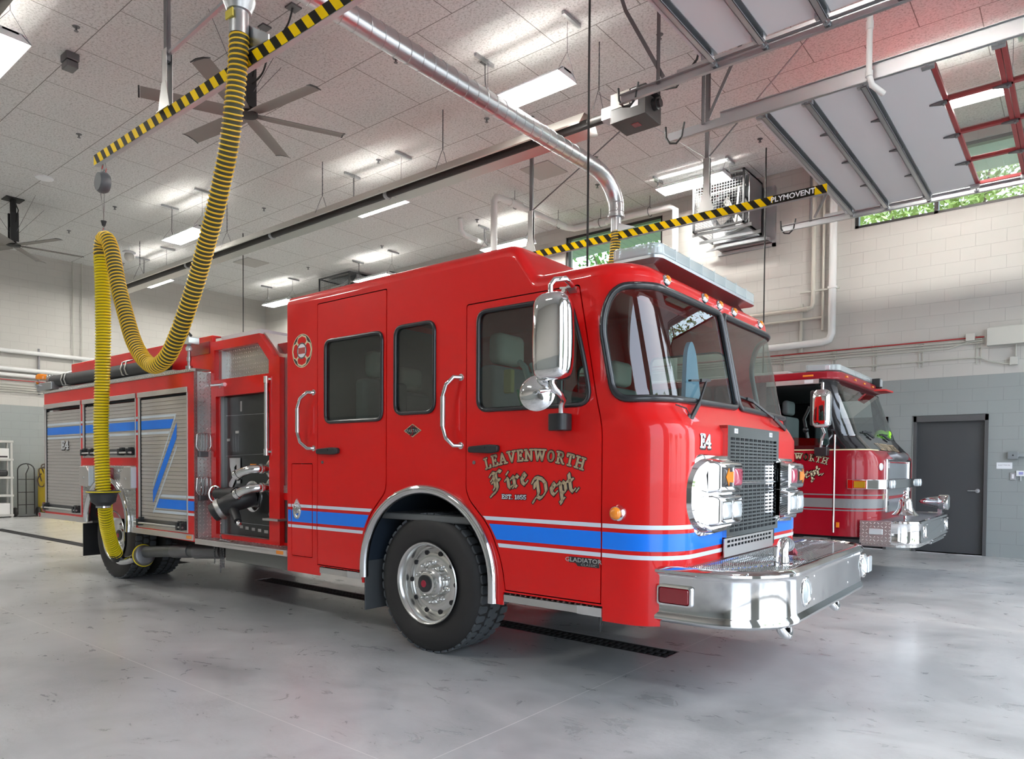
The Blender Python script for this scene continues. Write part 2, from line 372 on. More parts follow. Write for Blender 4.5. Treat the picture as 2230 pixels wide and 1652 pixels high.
drain(TX0, TX1, 'black slotted floor drain running under the red engine')
drain(UX0, UX1, 'thin dark floor drain behind the rear wheel of the red engine')

cl = MB().box(XR-.3,YS-.3,ZC,XF+.3,YB+.3,ZC+.25); struct(cl.build('ceiling', M['ceil'], smooth=0))
struct(MB().box(XR-.3,YS-.3,-.25,XR,YB+.3,ZC).build('wall_rear', M['wally'], smooth=0))
struct(MB().box(XR,YS-.3,-.25,XF+.3,YS,ZC).build('wall_side', M['wallx'], smooth=0))
# back wall with two window openings and two door openings: built as strips
def wall_holes(name, axis, lo, hi, a0, a1, z0, z1, holes, mt):
    xs = sorted(set([a0,a1]+[h[0] for h in holes]+[h[1] for h in holes])); zs = sorted(set([z0,z1]+[h[2] for h in holes]+[h[3] for h in holes]))
    w_ = MB()
    for i in range(len(xs)-1):
        for j in range(len(zs)-1):
            cx = (xs[i]+xs[i+1])/2; cz = (zs[j]+zs[j+1])/2
            if any(h[0] < cx < h[1] and h[2] < cz < h[3] for h in holes): continue
            if axis == 'x': w_.box(xs[i],lo,zs[j],xs[i+1],hi,zs[j+1])
            else: w_.box(lo,xs[i],zs[j],hi,xs[i+1],zs[j+1])
    o = w_.build(name, mt, smooth=0)
    b_ = bmesh.new(); b_.from_mesh(o.data); bmesh.ops.remove_doubles(b_, verts=b_.verts, dist=1e-4); b_.to_mesh(o.data); b_.free()
    return struct(o)
W1 = (-9.27,-6.86,5.30,6.54); W2 = (-3.2,1.9,5.50,6.55)
D1 = (-2.21,-1.22,0,2.205); D2 = (-3.5,-2.66,0,2.21)
wall_holes('wall_back', 'x', YB, YB+.3, XR, XF+.3, -.25, ZC, [W1, W2, (D1[0]-.05,D1[1]+.0,0,2.235), D2], M['wallx'])
OP = [(-2.7,1.7,0,5.0), (2.72,6.68,0,5.0), (7.8,11.95,0,5.0)]
wall_holes('wall_front', 'y', XF, XF+.3, YS, YB+.3, -.25, ZC, OP, M['wally'])
def window(name, W, mull, mid=None):
    x0,x1,z0,z1 = W; y0, y1 = YB+.06, YB+.16
    f = MB(); t = .055
    f.box(x0,y0-.02,z0,x1,y1,z0+t).box(x0,y0-.02,z1-t,x1,y1,z1).box(x0,y0-.02,z0,x0+t,y1,z1).box(x1-t,y0-.02,z0,x1,y1,z1)
    for mx in mull: f.box(mx-.03,y0-.02,z0,mx+.03,y1,z1)
    o = struct(f.build(name, M['winframe'], smooth=0))
    xs = [x0+t]+[v for mx in mull for v in (mx-.03, mx+.03)]+[x1-t]
    for i in range(0, len(xs), 2): MB().box(xs[i],y0+.03,z0+t,xs[i+1],y0+.036,z1-t).build('pane', M['pane'], o, smooth=0)
    return o
window('window_1', W1, [-8.05]); window('window_2', W2, [-1.98, -.4])
def mandoor(name, D, lever):
    x0,x1,z0,z1 = D; f = MB(); fr = .05
    f.box(x0-.05,YB-.02,0,x0,YB+.14,z1+.03).box(x1-.005,YB-.02,0,x1+.045,YB+.14,z1+.03).box(x0-.05,YB-.02,z1-.07,x1+.045,YB+.14,z1+.03)
    o = struct(f.build(name, M['frame_k'], smooth=0, bevel=.004))
    lf = MB().box(x0-.02,YB+.055,.012,x1+.01,YB+.10,z1-.05).build('door_leaf', M['steel_k'], o, smooth=0)
    if lever:
        lx, lz = x1-.09, 1.02
        MB().lathe((lx,YB+.058,lz),(0,-1,0),[(0,.033),(.012,.033),(.014,.012),(.055,.011)],20).tube([(lx,YB+.008,lz),(lx-.03,YB+.0,lz),(lx-.13,YB+.0,lz-.002)],.009,8).build('lever_handle', M['galv'], o)
mandoor('door_1', (-2.19,-1.245,0,2.20), True); mandoor('door_2', D2, False)

# outside
def asphalt():
    g_ = tag(MB().box(XF+.3,-40,-.3,60,60,-.02).build('driveway', M['asph'], smooth=0), 'pale concrete driveway outside the open bay doors', 'driveway'); g_['kind'] = 'structure'
    g2 = tag(MB().box(-60,YB+.3,-.3,XF+.3,60,-.02).build('lawn', M['grass'], smooth=0), 'green lawn outside the high windows', 'lawn'); g2['kind'] = 'structure'
asphalt()
def tree_mesh(mt, h, r, seed, n=9000, lr=(.07,.15)):
    rd = random.Random(seed); fol = MB(); blobs = []
    for i in range(14):
        a = rd.random()*6.28; d = r*.62*math.sqrt(rd.random()); blobs.append((math.cos(a)*d, math.sin(a)*d, h*.38+rd.random()*h*.5, r*(.35+.3*rd.random())))
    for i in range(n):
        bx, by, bz, br_ = rd.choice(blobs); v = Vector((rd.gauss(0,1), rd.gauss(0,1), rd.gauss(0,1))).normalized()*br_*(.75+.3*rd.random())
        c = Vector((bx,by,bz))+v; ax = Vector((rd.gauss(0,1), rd.gauss(0,1), rd.gauss(0,1))).normalized(); ay = ax.orthogonal().normalized(); s_ = rd.uniform(*lr)
        fol.add([c-ax*s_, c+ay*s_*.5, c+ax*s_, c-ay*s_*.5], [(0,1,2,3)])
    return fol
def tree(x, y, h, r, seed, label, m_, group=None):
    t = thing('tree', label, 'tree', (x,y,-.02), group)
    L = LOCAL; L.add(t.name)
    tree_mesh(m_, h, r, seed).build('foliage', m_, t, smooth=0, fixn=False)
    tr = MB().tube([(0,0,0),(.05,.02,h*.25),(0,.05,h*.6)],[.22,.16,.07],10)
    for k in range(5):
        a = k*1.3; tr.tube([(0,.02,h*.35),(math.cos(a)*r*.35,math.sin(a)*r*.35,h*.55),(math.cos(a)*r*.55,math.sin(a)*r*.55,h*.72)],[.08,.05,.02],6)
    tr.build('trunk', M['bark'], t)
    return t
tree(-13.5, 25, 15, 4.6, 1, 'leafy tree seen through the high window behind the striped boom', M['leaf'])
tree(-9.0, 35, 18, 4.6, 2, 'pale green tree behind the high window right half', M['leaf2'])
tree(-3.2, 25, 14, 4.4, 3, 'bushy tree seen under the raised white door', M['leaf2'])
tree(7.6, 28, 15, 5.0, 4, 'tree at the right end of the long high window', M['leaf'])
for i, (x, y, h, r, k) in enumerate(((30,-9,9,3,0),(31,-1,11,3.2,1),(33,7,9.5,3,0),(30,14,12,3.4,1),(28,23,10,3.2,0))):
    tree(x, y, h, r, 20+i, 'tree across the driveway seen only in reflections', (M['leaf'], M['leaf2'])[k], 'trees across the driveway')

so = MB().box(-14,YB+.3,6.70,6,YB+1.9,6.78)
for k in range(90): so.box(-14+k*.22,YB+.3,6.692,-14+k*.22+.02,YB+1.9,6.70)
struct(so.build('trim_1', M['sofs'], smooth=0))
# ================================================================ SHEET + LETTER TOOLS
def inside(p, poly):
    x, y = p; c = False; n = len(poly)
    for i in range(n):
        x1, y1 = poly[i]; x2, y2 = poly[(i+1) % n]
        if (y1 > y) != (y2 > y) and x < (x2-x1)*(y-y1)/(y2-y1)+x1: c = not c
    return c
def area(p): return abs(sum(p[i][0]*p[(i+1) % len(p)][1]-p[(i+1) % len(p)][0]*p[i][1] for i in range(len(p))))/2
def rpoly(pts, r, n=6):
    out = []; N_ = len(pts)
    for i in range(N_):
        rad = r[i] if isinstance(r, (list, tuple)) else r
        p = Vector(pts[i]); a = Vector(pts[i-1]); b = Vector(pts[(i+1) % N_])
        if rad <= 0: out.append((p.x, p.y)); continue
        da = (a-p); db = (b-p); L = min(rad, da.length*.49, db.length*.49); A = p+da.normalized()*L; B = p+db.normalized()*L
        for k in range(n+1):
            t = k/n; q = A*(1-t)**2+p*2*t*(1-t)+B*t*t; out.append((q.x, q.y))
    return out
def densify(poly, step):
    out = []; n = len(poly)
    for i in range(n):
        a = poly[i]; b = poly[(i+1) % n]; k = max(1, int(math.hypot(b[0]-a[0], b[1]-a[1])/step))
        for j in range(k): out.append((a[0]+(b[0]-a[0])*j/k, a[1]+(b[1]-a[1])*j/k))
    return out
def sheet(mb, outer, holes, fn, gu=(), gv=(), step=.06):
    """fill outline minus holes, with extra grid points so it can bend; fn maps (u,v) to 3D"""
    loops = [densify(outer, step)]+[densify(h, step) for h in holes]
    V = []; E = []
    for lp in loops:
        b_ = len(V); V += [Vector(p) for p in lp]; n = len(lp); E += [(b_+i, b_+(i+1) % n) for i in range(n)]
    bx = [p[0] for p in outer]; by = [p[1] for p in outer]; x0, x1, y0, y1 = min(bx), max(bx), min(by), max(by)
    for u in gu:
        if x0 < u < x1:
            for v in gv:
                if y0 < v < y1 and inside((u, v), outer) and not any(inside((u, v), h) for h in holes): V.append(Vector((u, v)))
    r = delaunay_2d_cdt(V, E, [], 0, 1e-5); vs, fs = r[0], r[2]
    F = []
    for f in fs:
        c = (sum(vs[i].x for i in f)/3, sum(vs[i].y for i in f)/3)
        if inside(c, outer) and not any(inside(c, h) for h in holes): F.append(f)
    return mb.add([fn(v.x, v.y) for v in vs], F)
def frange(a, b, st):
    n = int(round((b-a)/st)); return [a+(b-a)*i/n for i in range(n+1)]
def scalepoly(p, d):   # crude inward offset toward centroid by d
    cx = sum(q[0] for q in p)/len(p); cy = sum(q[1] for q in p)/len(p); out = []
    for q in p:
        v = Vector((q[0]-cx, q[1]-cy)); out.append((q[0]-(d if v.x > 0 else -d)*min(1, abs(v.x)/.05), q[1]-(d if v.y > 0 else -d)*min(1, abs(v.y)/.05)))
    return out

def hull(pts):
    from mathutils.geometry import convex_hull_2d
    return [pts[i] for i in convex_hull_2d(pts)]
def strokes(mb, lines, nib, place, fn):
    """sweep a convex nib along each polyline; place maps glyph space to (x,z), fn to 3D"""
    for ln in lines:
        for i in range(max(1, len(ln)-1)):
            a = ln[i]; b = ln[min(i+1, len(ln)-1)]
            h = hull([Vector((a[0]+q[0], a[1]+q[1])) for q in nib]+[Vector((b[0]+q[0], b[1]+q[1])) for q in nib])
            h = [place(q.x, q.y) for q in h]
            mb.add([fn(*q) for q in h], [tuple(range(len(h)))])
def arcp(cx, cy, rx, ry, a0, a1, n=10): return [(cx+rx*math.cos(math.radians(a0+(a1-a0)*i/n)), cy+ry*math.sin(math.radians(a0+(a1-a0)*i/n))) for i in range(n+1)]
def sf(x, y, w_=.15): return [(x-w_, y), (x+w_, y)]      # slab serif
SLAB = {
 'L': (.72, [[(.2,1),(.2,0)], [(.2,0),(.62,0),(.62,.22)], sf(.2,1), sf(.2,0)]),
 'E': (.74, [[(.2,1),(.2,0)], [(.2,0),(.64,0),(.64,.2)], [(.2,1),(.62,1),(.62,.82)], [(.2,.52),(.48,.52)], [(.48,.62),(.48,.42)], sf(.2,1,.1), sf(.2,0,.1)]),
 'A': (.88, [[(.14,0),(.44,1),(.74,0)], [(.25,.33),(.63,.33)], sf(.14,0), sf(.74,0)]),
 'V': (.88, [[(.14,1),(.44,0),(.74,1)], sf(.14,1), sf(.74,1)]),
 'N': (.92, [[(.18,0),(.18,1),(.74,0),(.74,1)], sf(.18,0), sf(.74,1), sf(.14,1,.1)]),
 'W': (1.12, [[(.1,1),(.32,0),(.56,.85),(.8,0),(1.02,1)], sf(.12,1), sf(1.0,1), sf(.56,1,.12)]),
 'O': (.86, [arcp(.43,.5,.29,.46,0,360,20)]),
 'R': (.86, [[(.2,0),(.2,1),(.46,1)], arcp(.46,.77,.18,.23,90,-90,8), [(.46,.54),(.2,.54)], [(.44,.54),(.7,0),(.78,0)], sf(.2,0), sf(.14,1,.1)]),
 'T': (.80, [[(.4,1),(.4,0)], [(.1,.78),(.1,1),(.7,1),(.7,.78)], sf(.4,0)]),
 'H': (.92, [[(.2,1),(.2,0)], [(.74,1),(.74,0)], [(.2,.5),(.74,.5)], sf(.2,1), sf(.2,0), sf(.74,1), sf(.74,0)]),
 'S': (.70, [arcp(.36,.74,.22,.24,20,270,10)+arcp(.36,.26,.24,.26,90,-160,10), [(.58,.98),(.58,.72)], [(.13,.02),(.13,.26)]]),
 '4': (.74, [[(.54,0),(.54,1),(.08,.32),(.7,.32)], sf(.54,0)]),
 '1': (.50, [[(.12,.8),(.28,1),(.28,0)], sf(.28,0)]),
 '8': (.70, [arcp(.35,.75,.2,.22,0,360,12), arcp(.35,.27,.24,.26,0,360,12)]),
 '5': (.70, [[(.58,1),(.16,1),(.14,.56)], arcp(.33,.32,.25,.3,120,-150,12)]),
 'P': (.80, [[(.2,0),(.2,1),(.46,1)], arcp(.46,.75,.19,.25,90,-90,8), [(.46,.5),(.2,.5)], sf(.2,0), sf(.14,1,.1)]),
 '.': (.34, [[(.14,.02),(.16,.02)]]), ' ': (.36, []),
}
BLK = {
 'F': (.86, [[(.06,.86),(.2,1.0),(.42,.9),(.62,1.04),(.76,.96)], [(.36,.9),(.2,.72),(.1,.62)], [(.42,.88),(.42,.18),(.3,.02),(.12,-.06),(-.06,-.16)], [(.3,.86),(.3,.3)], [(.14,.5),(.3,.58),(.62,.56)], [(.18,.16),(.3,.28)]]),
 'i': (.32, [[(.0,.46),(.1,.56),(.16,.46),(.16,.12),(.24,.02),(.32,.1)], [(.14,.76),(.2,.82)]]),
 'r': (.44, [[(.0,.46),(.1,.56),(.16,.46),(.16,.1),(.24,.02)], [(.06,.02),(.16,.1)], [(.18,.42),(.32,.56),(.42,.46)]]),
 'e': (.46, [[(.3,.56),(.14,.44),(.14,.14),(.26,.02),(.42,.14)], [(.26,.56),(.4,.42),(.16,.26)]]),
 'D': (.84, [[(.0,.78),(.14,.96),(.34,.98),(.6,.86),(.76,.66),(.76,.28),(.52,.04),(.34,-.02),(.16,.1),(-.02,-.06),(-.1,-.16)], [(.30,.84),(.30,.24),(.2,.1)], [(.14,.74),(.10,.52)]]),
 'p': (.50, [[(.0,.46),(.1,.56),(.16,.46),(.16,-.3),(.08,-.42)], [(.18,.42),(.32,.56),(.44,.44),(.44,.14),(.3,.02),(.16,.12)], [(.04,-.32),(.28,-.22)]]),
 't': (.38, [[(.16,.86),(.16,.14),(.26,.02),(.38,.12)], [(.0,.54),(.34,.58)]]),
 '.': (.24, [[(.06,.04),(.14,.1)]]),
}
def nibrect(l, t, deg): 
    a = math.radians(deg); c, s_ = math.cos(a), math.sin(a); return [(c*x-s_*y, s_*x+c*y) for x, y in ((-l,-t),(l,-t),(l,t),(-l,t))]
def nibdisc(rx, ry=None, n=8): return [(rx*math.cos(2*PI*k/n), (ry or rx)*math.sin(2*PI*k/n)) for k in range(n)]
def word(mb, txt, font, nib, place, fn, track=1.0):
    """place(pen, gx, gy) -> (x,z)"""
    pen = 0
    for ch in txt:
        wd, ln = font[ch]; strokes(mb, ln, nib, lambda x, y, p=pen: place(p, x, y, wd), fn); pen += wd*track
    return pen
def wlen(txt, font, track=1.0): return sum(font[c][0] for c in txt)*track
def ftext(mb, txt, size, place3, ext=0.0, align='CENTER', fill=None):
    cu = bpy.data.curves.new('t', 'FONT'); cu.body = txt; cu.size = size; cu.align_x = align; cu.align_y = 'CENTER'; cu.extrude = ext; cu.resolution_u = 2
    if fill: cu.offset = fill
    ob = bpy.data.objects.new('t', cu); COL.objects.link(ob); dg = bpy.context.evaluated_depsgraph_get(); dg.update()
    me = bpy.data.meshes.new_from_object(ob.evaluated_get(dg))
    mb.add([place3(v.co.x, v.co.y, v.co.z) for v in me.vertices], [tuple(p.vertices) for p in me.polygons])
    bpy.data.objects.remove(ob); bpy.data.curves.remove(cu); bpy.data.meshes.remove(me)

# ---- wheel
def wheel(parent, cx, cy, cz, R, Wd, side, dual=False, tall=False):
    """outer sidewall faces -y when side=-1; cy is the outer face. returns the wheel part"""
    s = -side; q = MB()
    prof = [(.035,.285),(.012,.33),(0,.40),(.006,R-.055),(.03,R-.018),(.055,R-.004)]
    nt_ = 44
    q.lathe((cx,cy,cz),(0,s,0),[(d,r) for d, r in prof]+[(Wd-.055,R-.004),(Wd-.03,R-.018),(Wd-.006,R-.055),(Wd,.40),(Wd-.012,.33),(Wd-.035,.285)],72,cap=False)
    w_ = q.build('wheel', M['rubber'], parent, smooth=50)
    # tread blocks: three wavy rows
    tb = MB(); rows = ((.075,.085),(.175,.085),(Wd-.175,.085),(Wd-.075,.085)) if Wd > .3 else ((.07,.075),(.15,.06),(Wd-.07,.075))
    for ri, (yc, wd) in enumerate(rows):
        n = nt_
        for k in range(n):
            a0 = 2*PI*(k+(.5 if ri % 2 else 0))/n; da = 2*PI/n*.42; vs = []
            for rr_ in (R-.012, R+.004):
                for (ta, ty) in ((-1,-.8),(-.55,-1),(.55,-1),(1,-.8),(.8,.9),(-.2,1),(-.8,.7)):
                    a = a0+ta*da; y = cy+s*(yc+ty*wd*.47); vs.append((cx+rr_*math.sin(a), y, cz+rr_*math.cos(a)))
            tb.add(vs, [tuple(range(6,-1,-1)), tuple(range(7,14))]+[(i, (i+1) % 7, (i+1) % 7+7, i+7) for i in range(7)])
    tb.build('tread', M['tread'], w_, smooth=0)
    rim = MB()
    rim.lathe((cx,cy,cz),(0,s,0),[(.04,.272),(.0,.30),(-.006,.296),(-.004,.288),(.02,.272),(.045,.262),(.10,.258),(.105,.19) if not dual else (.16,.2)],64,cap=False)
    face = .075 if not dual else .15
    rim.lathe((cx,cy,cz),(0,s,0),[(face+.03,.258),(face+.012,.235),(face,.205),(face-.004,.16),(face+.012,.13),(face+.012,.001)],64,cap=False)
    rim.build('rim', M['rim'], w_, smooth=45)
    hh = MB()
    for k in range(10):
        a = 2*PI*(k+.5)/10; hh.lathe((cx+.222*math.sin(a), cy+s*(face-.0), cz+.222*math.cos(a)),(0,s,0),[(-.0035,.0),(-.0035,.0175),(.01,.0175)],14,cap=False)
    hh.build('hand_hole', M['dark'], w_, smooth=0)
    for k in range(10):
        a = 2*PI*k/10; o_ = (cx+.142*math.sin(a), cy+s*face, cz+.142*math.cos(a))
        nb = MB().lathe(o_,(0,-s,0),[(-.02,.021),(.008,.021),(.012,.016),(.04,.014),(.048,.008),(.05,.0)],12,cap=False).build('lug_nut', M['rim'], w_)
    hb = MB().lathe((cx,cy,cz),(0,-s,0),[(-face-.02,.115),(-face+.02,.112),(-face+.035,.10),(-face+.045,.085),(-face+.075,.08),(-face+.08,.07)],40)
    hb.build('hub_cover', M['rim'], w_)
    MB().lathe((cx,cy,cz),(0,-s,0),[(-face+.075,.064),(-face+.095,.062),(-face+.098,.05),(-face+.098,.0)],32,cap=False).build('hub_cap', M['black'], w_)
    MB().lathe((cx,cy,cz),(0,-s,0),[(-face+.099,.026),(-face+.102,.024),(-face+.102,.0)],20,cap=False).build('hub_plug', mat('dark_red_plug',(.30,.01,.03),.3), w_)
    return w_
# ================================================================ RED ENGINE E4 (front bay)
TY = .0144
T = thing('fire_truck', 'bright red fire engine with blue stripe, chrome bumper and yellow hose on its exhaust', 'fire truck', (-3.7416, 3.5465, 0))
T.rotation_euler = (0, 0, TY); LOCAL.add(T.name)
WD = 2.46; YC = WD/2; RC = .30; U0 = 1.50; L0 = (1.975-RC-U0)+PI/2*RC+(YC-RC); UC = U0+L0
def sstep(a, b, x): t = min(1, max(0, (x-a)/(b-a))); return t*t*(3-2*t)
def Fz(z):
    if z < 1.73: return 1.975-.09*sstep(1.56, 1.73, z)
    return 1.885-(z-1.73)*.20
def P0(u, z):
    mir = u > UC
    if mir: u = 2*UC-u
    if u <= U0: p = (u, 0.0)
    else:
        F = Fz(z); a = F-RC-U0; L = a+PI/2*RC+(YC-RC); t = (u-U0)/L0*L
        if t < a: p = (U0+t, 0)
        elif t < a+PI/2*RC: th = (t-a)/RC; p = (U0+a+RC*math.sin(th), RC-RC*math.cos(th))
        else: p = (F, RC+(t-a-PI/2*RC))
    return (p[0], WD-p[1] if mir else p[1], z)
def P(u, z, off=0.0):
    if not off: return P0(u, z)
    a = Vector(P0(u-.004, z)); b_ = Vector(P0(u+.004, z)); c_ = Vector(P0(u, z-.004)); d_ = Vector(P0(u, z+.004))
    n = (b_-a).cross(d_-c_).normalized(); return tuple(Vector(P0(u, z))+n*off)
def PO(off): return lambda u, z: P(u, z, off)
def mirp(poly): return [(2*UC-x, z) for x, z in reversed(poly)]
GU = frange(1.45, 2*UC-1.45, .055); GV = frange(.5, 2.7, .06)

def hx(x):
    if x <= .80: return 2.79
    if x <= .88: return 2.79-.025*((x-.80)/.08)**2
    if x <= 1.02: return 2.765-(x-.88)*(.195/.14)
    return 2.57-.01*min(1, (x-1.02)/.04)
RT = .085
arch = [(.735,.45),(.735,.58)]+[(.08+.655*math.cos(a), .58+.62*math.sin(a)) for a in frange(0, PI, PI/22)][1:-1]+[(-.575,.58),(-.575,.45)]
top = [(x, hx(x)-RT) for x in (-1.56,.80,.84,.88,.95,1.02,1.06)]
outer = [(-1.56,.45),(-1.13,.45),(-1.13,.53),(-.60,.53),(-.60,.45)]+arch[::-1]+[(.80,.45),(.80,.535),(1.548,.535),(1.548,.45),(1.9,.45),(1.9,.70)]
outer_r = [(2*UC-x, z) for x, z in reversed(outer)]
# one closed outline that runs round the front
outl = outer+outer_r+[(2*UC-x, z) for x, z in top]+top[::-1]
d1 = rpoly([(-1.16,.535),(-.625,.535),(-.60,.80),(-.50,.98),(-.335,1.15),(-.322,1.22),(-.322,2.668),(-1.16,2.668)], [0,0,.05,.08,.05,.05,.015,.015])
d2 = rpoly([(.815,.545),(1.540,.545),(1.540,1.60),(1.500,1.76),(1.372,2.442),(.468,2.442),(.468,1.19),(.50,1.12),(.68,.95),(.785,.72)], [0,0,.1,.05,.02,.02,.04,.05,.1,.1])
w1 = rpoly([(-1.046,1.70),(-.370,1.70),(-.370,2.352),(-1.046,2.352)], .065)
w2 = rpoly([(-.226,1.735),(.174,1.735),(.174,2.366),(-.226,2.366)], .075)
w3 = rpoly([(.580,1.725),(1.462,1.725),(1.400,2.05),(1.300,2.375),(.580,2.375)], [.08,.10,.3,.10,.07])
ws = rpoly([(1.625,1.742),(UC-.022,1.765),(UC-.022,2.425),(2.0,2.425),(1.60,2.40),(1.525,2.20)], [.10,.06,.06,.12,.12,.14])
hatch = rpoly([(-1.512,.585),(-1.222,.585),(-1.222,1.368),(-1.512,1.368)], .012)
RW1 = [w1, w2, w3, ws]
shell = MB()
sheet(shell, outl, [d1, d2, w2, ws, hatch]+[mirp(q) for q in (w1, w2, w3, ws)], P, GU, GV)
# roof skin over the crew cab
def roofpt(v, x):
    h = hx(x); a = v
    if a < 1: th = a*PI/2; return (x, RT-RT*math.cos(th), h-RT+RT*math.sin(th))
    if a > 2: th = (3-a)*PI/2; return (x, WD-RT+RT*math.cos(th), h-RT+RT*math.sin(th))
    return (x, RT+(a-1)*(WD-2*RT), h)
vs_ = frange(0, 1, .125)+[1.2,1.5,1.8]+frange(2, 3, .125)
shell.grid(lambda v, x: roofpt(v, x), vs_, [-1.56,-.4,.5,.80,.82,.84,.86,.88,.95,1.0,1.02,1.04,1.06])
# front roof cap, inset outlines
usr = frange(1.06, 2*UC-1.06, .05); n_ = len(usr); ztop = 2.475; capv = []; capf = []
for k in range(7):
    th = k/6*PI/2; ins = RT*(1-math.cos(th)); zz = ztop+RT*math.sin(th)
    for u in usr: x, y, z = P(u, ztop, -ins if ins else 0); capv.append((x, y, zz))
for k in range(6):
    for i in range(n_-1): capf.append((k*n_+i, k*n_+i+1, (k+1)*n_+i+1, (k+1)*n_+i))
capf.append(tuple(6*n_+i for i in range(n_)))
shell.add(capv, capf)
# rear wall of the cab
shell.add([(-1.56,0,.45),(-1.56,0,2.705)]+[roofpt(v, -1.56) for v in vs_[1:-1]]+[(-1.56,WD,2.705),(-1.56,WD,.45)], [tuple(range(len(vs_)+2))])
cab = shell.build('cab_body', M['red'], T, smooth=38, solid=.012)
def contour(poly, off=.004, step=.03): return [P(x, z, off) for x, z in densify(poly, step)]
# crew door and front door
def door(name, poly, win, label):
    q = MB(); g_ = scalepoly(poly, .0075); sheet(q, g_, [win], PO(.001)); return q.build('door', M['red'], T, smooth=38, solid=.02)
dr1 = door('crew', d1, w1, ''); dr2 = door('front', d2, w3, '')
lin = MB()
for dd in (d1, d2): 
    c_ = densify(dd, .05); n = len(c_); lin.add([P(x, z, -.004) for x, z in c_]+[P(x, z, -.05) for x, z in c_], [(i, (i+1) % n, (i+1) % n+n, i+n) for i in range(n)])
lin.build('door_jamb', M['dark'], T, smooth=0)
def glaz(poly, parent, mt='glass', off=-.006, g=.015):
    q = MB(); sheet(q, poly, [], PO(off), GU, GV); gl = q.build('window', M[mt], parent, smooth=60)
    MB().tube(contour(poly, .004), g, 8, closed=True).build('window_gasket', M['gasket'], gl, smooth=70); return gl
g1 = glaz(w1, dr1); glaz(w2, T); g3 = glaz(w3, dr2)
MB().bar(P(1.235,1.73,.002), P(1.235,2.38,.002), .03, .016, (0,1,0)).build('window_divider', M['gasket'], g3)
glaz(ws, T, 'wglass', -.004, .022); glaz(mirp(ws), T, 'wglass', -.004, .022)
for q in (w1, w2, w3): glaz(mirp(q), T)
# lower hatch with fuel cap
q = MB(); sheet(q, scalepoly(hatch, .006), [], PO(.001)); ht = q.build('fuel_hatch', M['red'], T, solid=.012)
fc = MB(); cen = (-1.43, .985); pl = [(cen[0]+.052*math.sin(a)*(1 if math.cos(a) < .3 else max(.12, 1-(math.cos(a)-.3)*1.2)), cen[1]+.088*math.cos(a)) for a in frange(0, 2*PI, PI/14)[:-1]]
fc.add([P(x, z, .002) for x, z in pl]+[P(cen[0]+(x-cen[0])*.9, cen[1]+(z-cen[1])*.93, .014) for x, z in pl]+[P(cen[0]+(x-cen[0])*.72, cen[1]+(z-cen[1])*.75, .012) for x, z in pl]+[P(cen[0]+(x-cen[0])*.6, cen[1]+(z-cen[1])*.6, -.0) for x, z in pl],
    [(i+k*28, (i+1) % 28+k*28, (i+1) % 28+(k+1)*28, i+(k+1)*28) for k in range(3) for i in range(28)]+[tuple(84+i for i in range(28))])
fcp = fc.build('filler_cap', M['chrome'], ht, smooth=40); 
MB().lathe(P(-1.43,.975,.0),(0,-1,0),[(0,.033),(.016,.031),(.018,.026),(.012,.02),(.012,0)],20,cap=False).bar(P(-1.455,.975,.018),P(-1.405,.975,.018),.012,.01).build('cap_knob', M['polish'], fcp)

# stripes: tapes on the paint
def tape(polys, m_, name, off=.0016, par=T):
    for p in polys:
        q = MB(); sheet(q, p, [], PO(off), GU, []); q.build(name, m_, par, smooth=60, fixn=False)
gx = UC-(YC-.735)
def band(z0, z1, xl0, xl1, xr0, xr1, par):
    gaps = [(-1.56,-1.5165),(-1.507,-1.2265),(-1.2175,-1.1645)]
    ps = [[(a,z0),(b_,z0),(b_,z1),(a,z1)] for a, b_ in gaps]+[[(-1.1555,z0),(xl0,z0),(xl1,z1),(-1.1555,z1)], [(xr0,z0),(1.5355,z0),(1.5355,z1),(xr1,z1)], [(1.5445,z0),(gx,z0),(gx,z1),(1.5445,z1)]]
    ps.append([(2*UC-gx,z0),(2*UC-1.56,z0),(2*UC-1.56,z1),(2*UC-gx,z1)]); return ps
tape(band(.999,1.024,-.505,-.48,.655,.625,T), M['white'], 'white_stripe', .003)
tape(band(.875,.975,-.575,-.52,.745,.68,T), M['blue'], 'blue_stripe', .003)
tape(band(.826,.851,-.592,-.585,.765,.755,T), M['white'], 'white_stripe', .003)

# wheel arch lining, chrome fender ring, mud flap
li = MB(); aa = [q for q in densify(arch[::1], .08) if not (q[1] < .4501 and -.57 < q[0] < .73)]; n = len(aa)
li.add([(x,.01,z) for x, z in aa]+[(x,.75,z) for x, z in aa], [(i, i+1, i+1+n, i+n) for i in range(n-1)])
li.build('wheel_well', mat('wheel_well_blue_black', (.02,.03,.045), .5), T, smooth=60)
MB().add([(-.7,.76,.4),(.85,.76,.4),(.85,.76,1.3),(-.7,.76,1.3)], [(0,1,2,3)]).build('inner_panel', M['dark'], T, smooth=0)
ring = [(.722,-.012,.455),(.722,-.012,.58)]+[(.08+.642*math.cos(a), -.012, .58+.607*math.sin(a)) for a in frange(0, PI, PI/36)][1:-1]+[(-.562,-.012,.58),(-.562,-.012,.50)]
MB().tube([(x, y, z) for x, y, z in ring], .034, 14).build('fender_ring', M['polish'], T, smooth=70)
MB().prism([(-.60,.02),(-.16+.0,.02),(-.16,.30),(-.60,.30)], 'yz', 0, 0) if False else None
MB().box(-.572,.0,.24,-.56,.40,.62).build('mud_flap', mat('rubber_flap',(.06,.065,.07),.7), T, bevel=.004)
wheel(T, .045, .05, .505, .505, .385, -1)
wheel(T, .045, WD-.05, .505, .505, .385, 1)
